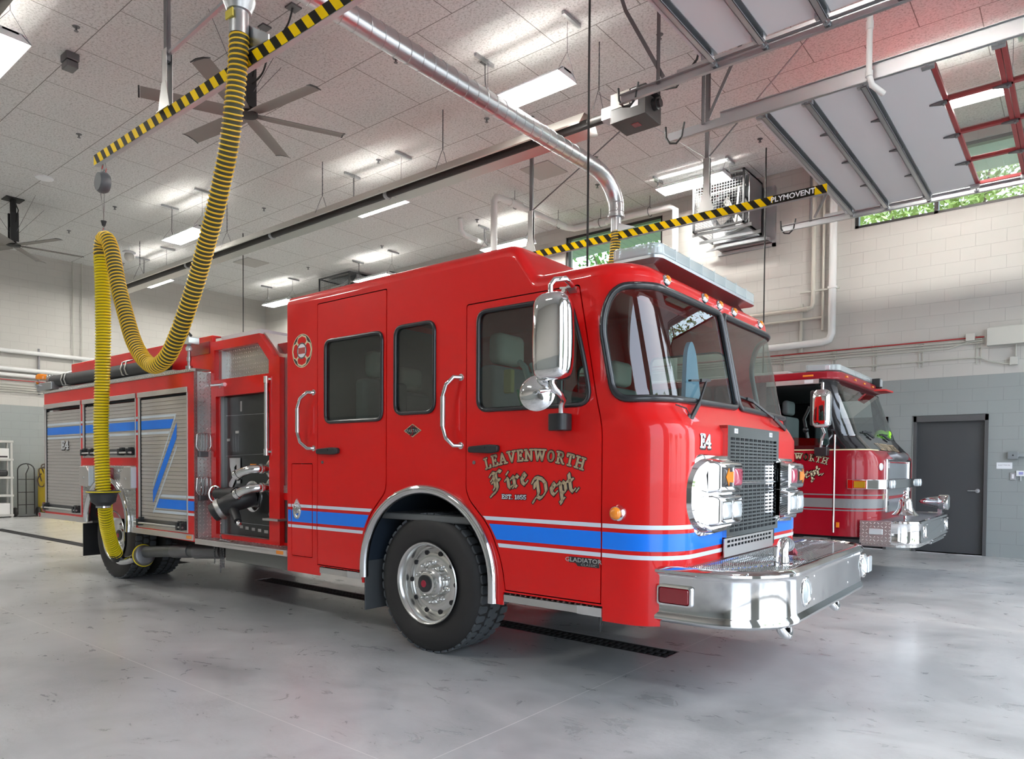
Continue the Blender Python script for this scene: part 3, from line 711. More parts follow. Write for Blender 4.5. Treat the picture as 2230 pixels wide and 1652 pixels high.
# steps under the doors
for x0, x1 in ((-1.12,-.60),(.81,1.545)):
    st = MB().box(x0,-.005,.475,x1,.0,.52).box(x0,.0,.515,x1,.26,.52).box(x0,.0,.475,x0+.004,.26,.52).box(x1-.004,0,.475,x1,.26,.52).build('step', M['alu'], T, smooth=0)
    tr = MB(); k = int((x1-x0-.04)/.042)
    for i in range(k):
        for j in range(4): tr.lathe((x0+.03+i*.042+(j % 2)*.02, .03+j*.05, .52),(0,0,1),[(0,.013),(.007,.010),(.007,.006),(.002,.005)],8)
    tr.build('tread_studs', M['polish'], st); MB().box(x1-.17,-.008,.472,x1+.002,-.003,.524).build('end_cap', M['polish'], st)
MB().tube([(1.31,.35,.46),(1.33,.34,.38),(1.34,.33,.30),(1.36,.34,.38),(1.39,.36,.47)],.008,6).build('hanging_strap', M['black'], T)

# interior
it = MB().box(-1.5,.06,.95,1.6,WD-.06,1.0).box(1.45,.1,1.0,1.80,WD-.1,1.60).box(-1.50,.08,1.0,-1.47,WD-.08,2.7)
it.box(-.05,.5,1.0,.35,WD-.5,2.0)
it.build('cab_interior', M['int'], T, smooth=0, bevel=.02)
def cabseat(x, y, face=1):
    s = MB().box(x-.25,y-.24,1.28,x+.25,y+.24,1.42).box(x-.30*face,y-.24,1.36,x-.16*face,y+.24,2.06).build('cab_seat', M['seat'], T, smooth=0, bevel=.04, seg=3)
    MB().box(x-.30*face,y-.15,2.08,x-.17*face,y+.15,2.30).build('headrest', M['seatlt'], s, smooth=0, bevel=.05, seg=3)
cabseat(.72,.42); cabseat(.72,WD-.42); cabseat(-.62,.42,1); cabseat(-.62,WD-.42,1); cabseat(-1.15,1.23,1)
MB().tube([(1.30+.16*math.cos(a)*.5, WD-.45+.21*math.sin(a), 1.66+.20*math.cos(a)*.8) for a in frange(0, 2*PI, PI/12)[:-1]],.014,8,closed=True).tube([(1.30,WD-.45,1.66),(1.5,WD-.45,1.5)],.03,8).tube([(1.22,WD-.45,1.53),(1.30,WD-.45,1.66),(1.38,WD-.45,1.79)],.012,6).build('steering_wheel', M['black'], T)
# breathing sets and strap seen through the front side window
MB().tube([(.86,.22,1.45),(.9,.2,1.8),(.8,.22,2.02),(.74,.24,2.06)],.022,8).tube([(1.02,.2,1.5),(.96,.22,1.85),(.84,.24,2.04)],.02,8).build('harness_straps', mat('pale_strap',(.35,.42,.42),.7), T)
MB().tube([(1.05,.16,1.5),(.88,.14,1.66),(.80,.14,1.86)],.012,6).build('green_strap', mat('green_strap_web',(.02,.22,.10),.6), T)
MB().box(.70,.11,1.84,.77,.15,2.0).build('radio_unit', mat('lime_radio',(.35,.30,.08),.5), T, bevel=.01)
sv = MB(); svp = [(1.74,0),(1.80,0),(1.72,.5),(1.66,.62)]
sv.prism(rpoly([(.92,1.70),(1.22,1.70),(1.10,2.15),(1.02,2.24),(.95,2.15)],.08), 'yz', 1.60, 1.63).build('sun_screen', mat('pale_blue_plastic',(.28,.42,.62),.4), T, smooth=0)

# door furniture
def handrail(x, z0, z1, bow):
    h_ = MB().tube([(x,-.0,z1),(x-.03,-.045,z1),(x-.085*bow,-.072,z1-.05),(x-.115*bow,-.075,z1-.12),(x-.12*bow,-.075,(z0+z1)/2),(x-.115*bow,-.075,z0+.12),(x-.085*bow,-.072,z0+.05),(x-.03,-.045,z0),(x,0,z0)],.0155,12).build('grab_handle', M['polish'], T, smooth=70)
    MB().cyl((x-.118*bow,-.075,z0+.13),(x-.118*bow,-.075,z1-.13),.0185,14).build('grip_sleeve', M['alu'], h_)
    MB().lathe((x,.002,z1),(0,-1,0),[(0,.026),(.008,.024)],14).build('mount_foot', M['chrome'], h_); MB().lathe((x,.002,z0),(0,-1,0),[(0,.026),(.008,.024)],14).build('mount_foot', M['chrome'], h_)
handrail(-1.205,1.492,1.950,1.0); handrail(.425,1.493,1.956,.85)
for x0, par, lk_ in ((-1.141,dr1,-1.087),(.511,dr2,.546)):
    L = .274 if x0 < 0 else .258
    hb = MB().add([],[]); pr = rpoly([(x0,1.445),(x0+L*.75,1.438),(x0+L,1.448),(x0+L,1.492),(x0+L*.7,1.497),(x0,1.485)],.018)
    MB().prism(pr,'xz',-.035,.0).build('door_handle', M['black'], par, smooth=30, bevel=.01, seg=3)
    MB().prism(rpoly([(x0+.03,1.47),(x0+L*.6,1.468),(x0+L*.6,1.487),(x0+.03,1.482)],.008),'xz',-.038,-.034).build('handle_pull', M['gasket'], par, smooth=0)
    MB().lathe((lk_,.0,1.378),(0,-1,0),[(0,.013),(.008,.012),(.008,0)],14,cap=False).build('door_lock', M['galv_dark'], par)
# marker lamp
mk = MB().lathe(P(1.652,1.088,0),Vector(P(1.652,1.088,.1))-Vector(P(1.652,1.088,0)),[(0,.05),(.012,.05),(.022,.044),(.04,.040)],24).build('marker_lamp', M['chrome'], T)
MB().lathe(P(1.652,1.088,.035),Vector(P(1.652,1.088,.1))-Vector(P(1.652,1.088,0)),[(0,.038),(.015,.034),(.026,.022),(.03,.004)],20).build('amber_lens', M['amber'], mk)

# mirror
mr = MB(); cx_, cy_ = 1.335, -.22
mr_prof = []
def mirr(u, v):
    a = u*2*PI; ex, ey = .118, .085; sx = math.copysign(abs(math.cos(a))**.62, math.cos(a)); sy = math.copysign(abs(math.sin(a))**.7, math.sin(a))
    k, z = v; return (cx_+ex*sx*k, cy_+ey*sy*k, z)
lv = [(.02,2.352),(.45,2.350),(.72,2.340),(.9,2.318),(.97,2.29),(1.0,2.24),(1.03,2.1),(1.03,1.98),(.99,1.92),(.93,1.885),(.8,1.862),(.5,1.85),(.02,1.848)]
mr.grid(mirr, [i/28 for i in range(28)], lv, closeu=True)
mi = mr.build('side_mirror', M['chrome'], T, smooth=60)
MB().grid(lambda u, v: mirr(u, (v*.93 if v < 1 else .93, 2.10)), [i/28 for i in range(28)], [0.02,1], closeu=True).build('mirror_core', M['black'], mi)
MB().tube([(cx_-.02,cy_,2.34),(cx_-.02,cy_,2.40),(cx_+.0,cy_+.01,2.43),(cx_+.04,cy_+.06,2.44),(1.36,-.06,2.425)],.017,10).build('upper_arm', M['chrome'], mi, smooth=70)
MB().bar((1.345,-.06,2.42),(1.33,-.004,2.40),.05,.016).bar((1.26,-.035,2.425),(1.365,-.035,2.415),.03,.012).lathe((1.30,-.05,2.40),(0,-1,0),[(0,.014),(.02,.014)],10).build('arm_bracket', M['alu'], mi)
MB().tube([(cx_-.005,cy_,1.87),(cx_-.005,cy_,1.83),(cx_+.01,cy_+.01,1.80),(1.355,-.17,1.775),(1.345,-.12,1.75),(1.305,-.085,1.72),(1.30,-.08,1.64)],.018,10).build('lower_arm', M['chrome'], mi, smooth=70)
MB().prism(rpoly([(1.205,-.095),(1.30,-.11),(1.335,-.08),(1.335,.0),(1.205,.0)],.03),'xy',1.570,1.672).build('arm_base', M['black'], mi, smooth=30, bevel=.006)
dn = Vector((.35,-.9,.12)).normalized(); dc = Vector((1.235,-.235,1.782))
ds = MB().lathe(dc, dn, [(.028,.0),(.025,.03),(.012,.07),(.0,.097),(-.006,.104),(.0,.108),(.006,.104),(.03,.06),(.04,.0)],36,cap=False).build('spot_mirror', M['chrome'], mi, smooth=60)
MB().tube([dc+dn*.02, dc+dn*.05+Vector((.03,.01,0)), (1.33,-.19,1.80)],.010,8).lathe(dc+dn*.02,dn,[(0,.02),(.03,.016),(.034,0)],12,cap=False).build('spot_mirror_stem', M['polish'], mi)

# letters on the front door
tn, ink = MB(), MB()
Rr = 1.28; mx = 1.032; zc0 = 1.393-Rr
def arcplace(sc):
    L = wlen('LEAVENWORTH', SLAB, 1.06)
    def f(pen, gx_, gy_, wd):
        s_ = (pen+wd/2-L/2)*sc; ang = s_/Rr*1.06; lx = (gx_-wd/2)*sc; r_ = Rr+gy_*.066
        return (mx+r_*math.sin(ang)+lx*math.cos(ang), zc0+r_*math.cos(ang)-lx*math.sin(ang))
    return f
pf = arcplace(.0735)
word(ink, 'LEAVENWORTH', SLAB, nibdisc(.165,.17), pf, PO(.0035), 1.06)
word(tn, 'LEAVENWORTH', SLAB, nibdisc(.10,.085), pf, PO(.0045), 1.06)
def lin_place(x0, z0, sx, sz, ang, shear=0):
    c_, s_ = math.cos(ang), math.sin(ang)
    return lambda pen, gx_, gy_, wd: (x0+((pen+gx_)*sx+gy_*sz*shear)*c_-gy_*sz*s_, z0+((pen+gx_)*sx+gy_*sz*shear)*s_+gy_*sz*c_)
for txt, x0, z0, sx, sz in (('Fire',.702,1.178,.135,.128), ('Dept.',1.052,1.152,.128,.130)):
    pf = lin_place(x0, z0, sx, sz, .21 if txt == 'Fire' else .17)
    word(ink, txt, BLK, nibrect(.125,.07,38), pf, PO(.0035), 1.12); word(tn, txt, BLK, nibrect(.085,.03,38), pf, PO(.0045), 1.12)
ink.build('door_lettering_outline', M['ink'], dr2, smooth=0, fixn=False); tn.build('door_lettering', M['tan'], dr2, smooth=0, fixn=False)
wh, wk = MB(), MB(); pf = lin_place(.786,1.145,.0363,.025,0)
word(wk, 'EST. 1855', SLAB, nibdisc(.20,.28), pf, PO(.0035), 1.0); word(wh, 'EST. 1855', SLAB, nibdisc(.09,.09), pf, PO(.0045), 1.0)
wk.build('date_outline', M['ink'], dr2, smooth=0, fixn=False); wh.build('date_lettering', M['wht'], dr2, smooth=0, fixn=False)
gl = MB(); ftext(gl, 'GLADIATOR', .046, lambda x, y, z: P(1.415+x, .793+y*.8, .003+z), .0015, fill=.0008); ftext(gl, 'CLASSIC', .024, lambda x, y, z: P(1.455+x*1.25, .768+y*.8, .003+z), .0015)
gl.build('model_badge', M['polish'], dr2, smooth=0)
gk = MB(); sheet(gk, rpoly([(1.312,.775),(1.36,.775),(1.375,.757),(1.527,.757),(1.527,.812),(1.312,.812)],.004), [], PO(.0018)); gk.build('badge_backing', M['gasket'], dr2, smooth=0)
# E4 on the nose
def e4(x0, z0, sx, sz, fn, par, fn2, nb=1.0):
    a, b_ = MB(), MB(); pf = lin_place(x0, z0, sx, sz, 0); pf2 = lin_place(x0+.006*nb, z0-.006*nb, sx, sz, 0)
    word(a, 'E4', SLAB, nibdisc(.16,.14), pf2, fn, 1.0); word(b_, 'E4', SLAB, nibdisc(.12,.085), pf, fn2, 1.0)
    a.build('number_shadow', M['ink'], par, smooth=0, fixn=False); b_.build('number_decal', M['wht'], par, smooth=0, fixn=False)
e4(UC-(YC-.375), 1.475, .105, .075, PO(.003), T, PO(.0042))
# round badge
def disc(mb, c, rx, rz, off, n=40, fn=P): mb.add([fn(c[0]+rx*math.cos(2*PI*k/n), c[1]+rz*math.sin(2*PI*k/n), off) for k in range(n)], [tuple(range(n))])
mc = (-1.364, 2.306)
bd = MB(); disc(bd, mc, .137, .140, .0016); bd0 = bd.build('fire_badge', M['cream'], T, smooth=0, fixn=False)
bd = MB(); disc(bd, mc, .131, .134, .0022); bd.build('badge_field', M['ink'], bd0, smooth=0, fixn=False)
def cross(sc):
    pts = []
    for k in range(4):
        a = k*PI/2
        for (r_, d) in ((.128,-.42),(.133,0),(.128,.42),(.075,.785)): 
            if d == .785: pts.append((.118*sc, a+.56)); pts.append((.098*sc, a+.785)); pts.append((.118*sc, a+1.01))
            else: pts.append((r_*sc, a+d))
    return [(mc[0]+r_*math.cos(a), mc[1]+r_*math.sin(a)) for r_, a in pts]
for sc, off, m_, nm in ((1.0,.0028,'cream','cross_border'),(.90,.0034,'red','cross_field')):
    q = MB(); c_ = cross(sc); q.add([P(mc[0], mc[1], off)]+[P(x, z, off) for x, z in c_], [(0, i+1, (i+1) % len(c_)+1) for i in range(len(c_))]); q.build(nm, M[m_], bd0, smooth=0, fixn=False)
q = MB()
for a in (PI/4, 3*PI/4, 5*PI/4, 7*PI/4):
    c_, s_ = math.cos(a), math.sin(a); q.add([P(mc[0]+r_*c_-w_*s_, mc[1]+r_*s_+w_*c_, .004) for r_, w_ in ((.055,-.009),(.108,-.009),(.108,.009),(.055,.009))], [(0,1,2,3)])
q.build('cross_bars', M['cream'], bd0, smooth=0, fixn=False)
for r_, off, m_ in ((.068,.0045,'int'),(.056,.005,'wht')): q = MB(); disc(q, mc, r_, r_, off); q.build('badge_ring', M[m_], bd0, smooth=0, fixn=False)
q = MB(); q.add([P(mc[0]+x, mc[1]+z, .0056) for x, z in ((-.048,-.026),(.048,-.026),(.048,.026),(-.048,.026))], [(0,1,2,3)]); q.build('badge_picture', mat('badge_red_picture',(.40,.06,.05),.5), bd0, smooth=0, fixn=False)
# diamond maker plate
q = MB(); dm = [(-.042,1.655),(.047,1.607),(-.042,1.560),(-.131,1.607)]; q.add([P(x, z, .001) for x, z in dm]+[P(x, z, .007) for x, z in dm], [(0,1,2,3),(4,5,6,7),(0,1,5,4),(1,2,6,5),(2,3,7,6),(3,0,4,7)]); dp = q.build('maker_plate', M['tan'], T, smooth=0)
q = MB(); q.add([P(-.042+(x+.042)*.88, 1.607+(z-1.607)*.88, .008) for x, z in dm], [(0,1,2,3)]); q.build('plate_field', M['black'], dp, smooth=0, fixn=False)
q = MB(); strokes(q, [[(.022,.028),(0,.033),(-.012,.018),(.008,-.006),(.004,-.026),(-.02,-.034)]], nibdisc(.006), lambda x, y: (-.042+x, 1.607+y), PO(.0088)); q.build('plate_emblem', M['redlens'], dp, smooth=0, fixn=False)
q = MB(); ftext(q, 'SPARTAN', .034, lambda x, y, z: P(-.042+x, 1.604+y, .0094)); q.build('plate_lettering', M['alu'], dp, smooth=0, fixn=False)

# grille
GX = 2.005
def fr(y, z, x=GX): return (x, y, z)
gy0, gy1, gz0, gz1 = .735, 1.725, .845, 1.622
gb = MB().box(1.93,gy0,.915,GX-.004,gy0+.02,gz1).box(1.93,gy1-.02,.915,GX-.004,gy1,gz1).box(1.93,gy0,gz1-.02,GX-.004,gy1,gz1)
def grillep(y0, y1, z0, z1, ny, nz, m0, m1, mt_, mb_, x=GX):
    q = MB(); dy = (y1-y0-m0*2)/ny; dz = (z1-z0-mt_-mb_)/nz; th = .006
    q.box(x-th,y0,z0,x,y0+m0,z1).box(x-th,y1-m0,z0,x,y1,z1).box(x-th,y0+m0,z1-mt_,x,y1-m0,z1).box(x-th,y0+m0,z0,x,y1-m0,z0+mb_)
    for i in range(1, ny): q.box(x-th,y0+m0+dy*i-m1,z0+mb_,x,y0+m0+dy*i+m1,z1-mt_)
    for j in range(1, nz): q.box(x-th,y0+m0,z0+mb_+dz*j-m1*.8,x-.0005,y1-m0,z0+mb_+dz*j+m1*.8)
    return q
grl = gb.build('grille_frame', M['polish'], T, smooth=0)
grillep(gy0,gy1,1.262,gz1,11,12,.05,.0075,.075,.012).build('upper_grille', M['polish'], grl, smooth=0)
grillep(gy0,gy1,.915,1.252,11,12,.05,.0075,.012,.03).build('lower_grille', M['polish'], grl, smooth=0)
grillep(gy0-.02,gy1-.08,.79,.908,14,2,.05,.008,.014,.06,GX-.006).build('sill_grille', M['alu'], grl, smooth=0)
MB().cyl((GX+.002,gy0,1.257),(GX+.002,gy1,1.257),.007,10).build('grille_seam', M['polish'], grl)
MB().box(1.979,gy0+.02,.80,1.988,gy1-.02,gz1-.03).build('radiator', mat('radiator_dark',(.02,.025,.03),.5,.5), grl, smooth=0)
for y in (.875,1.545):
    MB().box(GX,y-.028,1.575,GX+.002,y+.028,1.605).build('grille_tag', M['wht'], grl, smooth=0)
    MB().box(GX+.002,y-.018,1.582,GX+.003,y+.018,1.598).build('tag_window', M['galv'], grl, smooth=0)
# headlamp pods
def bezel(sy, name):
    Y = (lambda y: y) if sy > 0 else (lambda y: WD-y)
    base = rpoly([(.735,1.425),(.36,1.425),(.25,1.37),(.195,1.27),(.195,1.10),(.25,1.0),(.37,.95),(.735,.965)], [.01,.04,.05,.05,.05,.05,.04,.01])
    def ringv(k, x, dx=0): 
        c_ = (.52, 1.19); return [(x-dx*max(0,(.42-y))*1.2, Y(c_[0]+(y-c_[0])*k), c_[1]+(z-c_[1])*k) for y, z in base]
    q = MB(); rings = [ringv(1.03,1.86), ringv(1.03,1.99,.25), ringv(1.0,2.005,.25), ringv(.93,2.012,.25), ringv(.88,2.045,.2), ringv(.84,2.05,.18)]; n = len(base)
    q.slot(1).add(rings[0]+rings[1], [(i, (i+1) % n, (i+1) % n+n, i+n) for i in range(n)])
    q.slot(0)
    for a in range(1, 5): q.add(rings[a]+rings[a+1], [(i, (i+1) % n, (i+1) % n+n, i+n) for i in range(n)])
    q.add(rings[5], [tuple(range(n))])
    bz = q.build('headlamp_pod', [M['chrome'], M['gasket']], T, smooth=40)
    for z0, z1 in ((1.21,1.385),(1.015,1.185)):
        hb_ = MB(); y0, y1 = .405, .765
        o4 = rpoly([(y0-.03,z0-.012),(y1,z0-.012),(y1,z1+.012),(y0-.03,z1+.012)],.03); i4 = rpoly([(y0,z0),(y1-.005,z0),(y1-.005,z1),(y0,z1)],.02)
        A = [(2.03,Y(y),z) for y, z in o4]; B = [(2.085,Y(y),z) for y, z in i4]; n = len(o4)
        Cn = [(2.095,Y(.585+(y-.585)*.93),(z0+z1)/2+(z-(z0+z1)/2)*.88) for y, z in i4]
        hb_.add(A+B+Cn, [(i, (i+1) % n, (i+1) % n+n, i+n) for i in range(n)]+[(i+n, (i+1) % n+n, (i+1) % n+2*n, i+2*n) for i in range(n)]+[tuple(2*n+i for i in range(n))])
        hs = hb_.build('lamp_housing', M['chrome'], bz, smooth=35)
        for k, (a, b_) in enumerate(((.425,.575),(.592,.742))):
            zz0, zz1 = z0+.030, z1-.028
            up = z0 > 1.1
            q = MB().box(2.094,Y(a),zz0,2.100,Y(b_),zz1); q.build('lamp_rim', M['polish'] if not up else M['gasket'] if k == 0 else M['polish'], hs, smooth=0, bevel=.008)
            q = MB(); c2 = rpoly([(a+.008,zz0+.007),(b_-.008,zz0+.007),(b_-.008,zz1-.007),(a+.008,zz1-.007)],.02)
            q.add([(2.1005,Y(y),z) for y, z in c2]+[(2.108,Y((a+b_)/2+(y-(a+b_)/2)*.8),(zz0+zz1)/2+(z-(zz0+zz1)/2)*.8) for y, z in c2], [(i, (i+1) % len(c2), (i+1) % len(c2)+len(c2), i+len(c2)) for i in range(len(c2))]+[tuple(len(c2)+i for i in range(len(c2)))])
            if up and k == 0:
                q.build('turn_signal', M['gasket'], hs, smooth=40); m_ = (zz0+zz1)/2
                ar = MB(); ar.prism([(Y(a+.022),m_),(Y(a+.068),zz1-.006),(Y(a+.072),m_+.030),(Y(b_-.014),m_+.033),(Y(b_-.014),m_-.033),(Y(a+.072),m_-.030),(Y(a+.068),zz0+.006)],'yz',2.107,2.112); ar.build('signal_arrow', M['amber'], hs, smooth=0)
            elif up: q.build('warning_lamp', mat('pink_red_lens',(.42,.03,.08),.15,0,.8), hs, smooth=40)
            else: q.build('headlamp', M['clear'], hs, smooth=40)
    return bz
bezel(1, ''); bezel(-1, '')
# wipers
for ya, yb, zt in ((.345,1.0,1.905),(2.02,1.55,1.84)):
    pv = Vector((1.90,ya,1.635)); 
    if ya > 1: pv = Vector((1.905,2.09,1.66))
    end = Vector((1.862,ya+.36 if ya < 1 else 1.52,zt)); wp = MB().lathe(pv-Vector((.02,0,0)),(1,0,.2),[(0,.028),(.05,.026),(.055,.012)],14).bar(pv+Vector((.03,0,.0)),pv.lerp(end,.4)+Vector((.035,0,0)),.028,.014,(1,0,0)).bar(pv.lerp(end,.38)+Vector((.035,0,0)),end+Vector((.012,0,0)),.016,.01,(1,0,0)).build('wiper', M['black'], T)
    d = Vector((0,-.30,-.03)) if ya < 1 else Vector((0,-.34,.02))
    MB().bar(end-d*.25,end+d*.75,.012,.02,(1,0,0)).bar(end-d*.1+Vector((.012,0,0)),end+d*.3+Vector((.012,0,0)),.02,.014,(1,0,0)).build('wiper_blade', M['gasket'], wp)
    MB().tube([pv+Vector((.02,.02,.02)),pv+Vector((.04,-.08,.06)),pv+Vector((.0,-.14,.08))],.004,6).build('washer_hose', M['gasket'], wp)
# clearance lamps on the brow
for y in (.40,.97,1.23,1.50,2.06):
    c_ = Vector((Fz(2.475)+.001,y,2.492)); nv = Vector((.86,0,.45))
    lp = MB().lathe(c_-nv*.02,nv,[(0,.036),(.022,.036),(.032,.031),(.036,.026)],22).build('clearance_lamp', M['chrome'], T)
    MB().lathe(c_+nv*.010,nv,[(0,.025),(.012,.022),(.018,.012),(.019,.001)],18).build('amber_lens', M['amber'], lp)
# roof box and light bar
MB().box(1.02,.42,2.50,1.36,2.04,2.635).build('roof_box', M['red'], T, smooth=0, bevel=.012)
lb = MB(); bo = rpoly([(1.385,.375),(1.665,.375),(1.70,.42),(1.70,2.04),(1.665,2.085),(1.385,2.085),(1.36,2.05),(1.36,.41)],.03)
lb.prism(bo,'xy',2.640,2.658); lbo = lb.build('light_bar', M['galv'], T, smooth=30)
mod = MB()
for k in range(8):
    y0 = .40+k*.2075; mod.box(1.62,y0+.02,2.665,1.672,y0+.185,2.715).box(1.40,y0+.02,2.665,1.44,y0+.185,2.715)
mod.box(1.42,.405,2.665,1.60,.43,2.72).box(1.42,2.03,2.665,1.60,2.055,2.72)
mod.build('led_module', mat('pale_led_block',(.60,.64,.64),.35), lbo, smooth=0, bevel=.006)
ln_ = MB().prism([(x, y) for x, y in bo],'xy',2.659,2.735); ln_.build('lens_cover', M['lens'], lbo, smooth=30, bevel=.014, seg=3)
rb = MB()
for k in range(1, 8): y = .40+k*.2075; rb.box(1.357,y-.003,2.658,1.703,y+.003,2.7375)
rb.build('lens_rib', M['clear'], lbo, smooth=0)
for y in (.50,1.96):
    MB().prism([(1.42,2.555),(1.66,2.555),(1.60,2.64),(1.46,2.64)],'xz',y-.004,y+.004).prism([(1.42,2.555),(1.66,2.555),(1.66,2.562),(1.42,2.562)],'xz',y-.03,y+.06).build('bar_foot', M['alu'], lbo, smooth=0)

# front bumper: skin swept along its plan path with a rolled top and bottom edge
def bpath():
    p = [(1.60,.07),(1.80,.07),(2.05,.07)]
    c_ = (2.10,.50)
    for k in range(0, 13): a = -PI/2+PI/2*k/12; p.append((2.10+.42*math.cos(a), .49+.42*math.sin(a)))
    return p
bp_ = bpath(); full = bp_+[(2.52,.9),(2.52,1.23),(2.52,1.56)]+[(x, WD-y) for x, y in reversed(bp_)]
nrm = []
for i in range(len(full)):
    a = Vector(full[max(0,i-1)]); b_ = Vector(full[min(len(full)-1,i+1)]); t_ = (b_-a).normalized(); nrm.append(Vector((t_.y,-t_.x)))
prof = [(-.055,.780),(-.035,.792),(-.010,.788),(.004,.775),(.004,.765),(-.010,.748),(-.012,.735),(-.012,.545),(-.010,.535),(.004,.515),(.004,.500),(-.010,.488),(-.045,.484)]
bm_ = MB().grid(lambda i, j: (full[i][0]+nrm[i].x*prof[j][0], full[i][1]+nrm[i].y*prof[j][0], prof[j][1]), list(range(len(full))), list(range(len(prof))))
bmp = bm_.build('front_bumper', M['polish'], T, smooth=50, solid=-.006)
dk = [(x-.045, y+.0) for x, y in full]; cxd = 2.1
deck = [(full[i][0]-nrm[i].x*.05, full[i][1]-nrm[i].y*.05) for i in range(len(full))]
MB().prism(deck,'xy',.772,.782).build('bumper_deck', M['deck'], bmp, smooth=0)
dkb = MB()
for j in range(26):                                # raised non-slip rows
    x = 2.035+j*.0175
    for k in range(74):
        y = .15+k*.0295+(j % 2)*.0147
        if x > 2.36 and (y < .3 or y > WD-.3): continue
        if y > WD-.16: continue
        dkb.add([(x-.006,y-.011,.782),(x+.006,y-.011,.782),(x+.006,y+.011,.782),(x-.006,y+.011,.782),(x-.003,y-.007,.790),(x+.003,y-.007,.790),(x+.003,y+.007,.790),(x-.003,y+.007,.790)],[(4,5,6,7),(0,1,5,4),(1,2,6,5),(2,3,7,6),(3,0,4,7)])
for j in range(14):
    x = 1.80+j*.0175
    for k in range(8):
        y = .10+k*.012*1.9+(j % 2)*.008
        if y < .10+.2*max(0,(x-1.72))**1.0 or True:
            dkb.add([(x-.005,y-.008,.782),(x+.005,y-.008,.782),(x+.005,y+.008,.782),(x-.005,y+.008,.782),(x,y,.786)],[(0,1,4),(1,2,4),(2,3,4),(3,0,4)])
dkb.build('deck_studs', M['polish'], bmp, smooth=0)
for pr_ in ([(2.05,.93),(2.05,.94),(2.44,.96),(2.44,.95)], [(2.44,.95),(2.45,.95),(2.45,1.76),(2.44,1.76)]): MB().prism(pr_,'xy',.781,.788).build('hatch_seam', M['dark'], bmp, smooth=0)
rl = MB().box(1.868,.072,.583,2.078,.082,.695); rlp = MB()
o4 = rpoly([(1.866,.580),(2.082,.580),(2.082,.698),(1.866,.698)],.02); n = len(o4)
rb_ = MB().add([(x,.088,z) for x, z in o4]+[(1.974+(x-1.974)*.95,.052,.639+(z-.639)*.93) for x, z in o4]+[(1.974+(x-1.974)*.86,.050,.639+(z-.639)*.78) for x, z in o4]+[(1.974+(x-1.974)*.85,.062,.639+(z-.639)*.77) for x, z in o4], [(i+k*n, (i+1) % n+k*n, (i+1) % n+(k+1)*n, i+(k+1)*n) for k in range(3) for i in range(n)])
rlo = rb_.build('side_warning_lamp', M['chrome'], bmp, smooth=40)
q = MB().add([(1.974+(x-1.974)*.86,.060,.639+(z-.639)*.78) for x, z in o4]+[(1.974+(x-1.974)*.78,.046,.639+(z-.639)*.68) for x, z in o4], [(i, (i+1) % n, (i+1) % n+n, i+n) for i in range(n)]+[tuple(n+i for i in range(n))]); q.build('red_lens', M['redlens'], rlo, smooth=50)
MB().lathe((1.815,.084,.583),(0,-1,0),[(0,.022),(.006,.021),(.008,.018),(.008,0)],20,cap=False).build('amber_reflector', M['amber'], bmp)
for y in (.645,WD-.645+.28):
    fg = MB().lathe((2.508,y,.645),(1,0,0),[(0,.088),(.010,.088),(.014,.083),(.006,.078),(-.03,.04),(-.035,.001)],36,cap=False).build('fog_lamp', M['chrome'], bmp, smooth=40)
    MB().lathe((2.500,y,.645),(1,0,0),[(0,.076),(.014,.072),(.03,.05),(.037,.02),(.038,.001)],28,cap=False).build('fog_lens', M['lens'], fg, smooth=60)
    MB().lathe((2.46,y,.645),(1,0,0),[(0,.02),(.03,.022),(.035,.01)],14).build('fog_bulb', M['clear'], fg)
MB().box(2.508,2.19,.58,2.53,2.30,.70).build('corner_lamp', M['clear'], bmp, smooth=0, bevel=.008)
for y in (.81,1.62):
    for z in (.578,.715): MB().lathe((2.508,y,z),(1,0,0),[(0,.011),(.006,.009),(.009,.003)],10).build('bumper_bolt', M['chrome'], bmp)
for y in (.50,1.55):
    pts = [(2.44+.0*k, y+.055*math.cos(a), .475-.05*math.sin(a)) for k, a in enumerate(frange(0, PI, PI/8))]
    MB().tube([(2.42,y+.06,.52)]+[(2.43+.03*math.sin(a), y+.06*math.cos(a), .465-.055*math.sin(a)) for a in frange(0, PI, PI/8)]+[(2.42,y-.06,.52)],.024,10).build('tow_eye', M['polish'], bmp, smooth=70)
MB().box(2.0,.4,.50,2.45,WD-.4,.52).build('bumper_tray', M['dark'], bmp, smooth=0)
# discharge elbow on the deck
el = MB().lathe((2.37,.67,.784),(0,0,1),[(0,.062),(.008,.060),(.010,.04),(.05,.038)],24).tube([(2.37,.67,.83),(2.37,.67,.865),(2.368,.685,.895),(2.362,.72,.910),(2.355,.78,.900)],[.034,.034,.034,.034,.034],16).build('discharge_elbow', M['chrome'], T, smooth=50)
MB().cyl((2.358,.76,.903),(2.345,.85,.885),.040,18).cyl((2.356,.775,.90),(2.354,.785,.898),.043,18).cyl((2.348,.83,.889),(2.346,.84,.887),.043,18).build('hose_coupling', M['galv'], el)
MB().bar((2.345,.85,.888),(2.33,.93,.845),.06,.05).bar((2.33,.92,.85),(2.325,.99,.82),.075,.03).build('hose_end', mat('dull_red_hose',(.28,.04,.06),.8), el, bevel=.006)
MB().box(2.36,.545,.784,2.372,.60,.90).box(2.33,.54,.784,2.40,.605,.789).build('rest_post', M['chrome'], el, smooth=0)

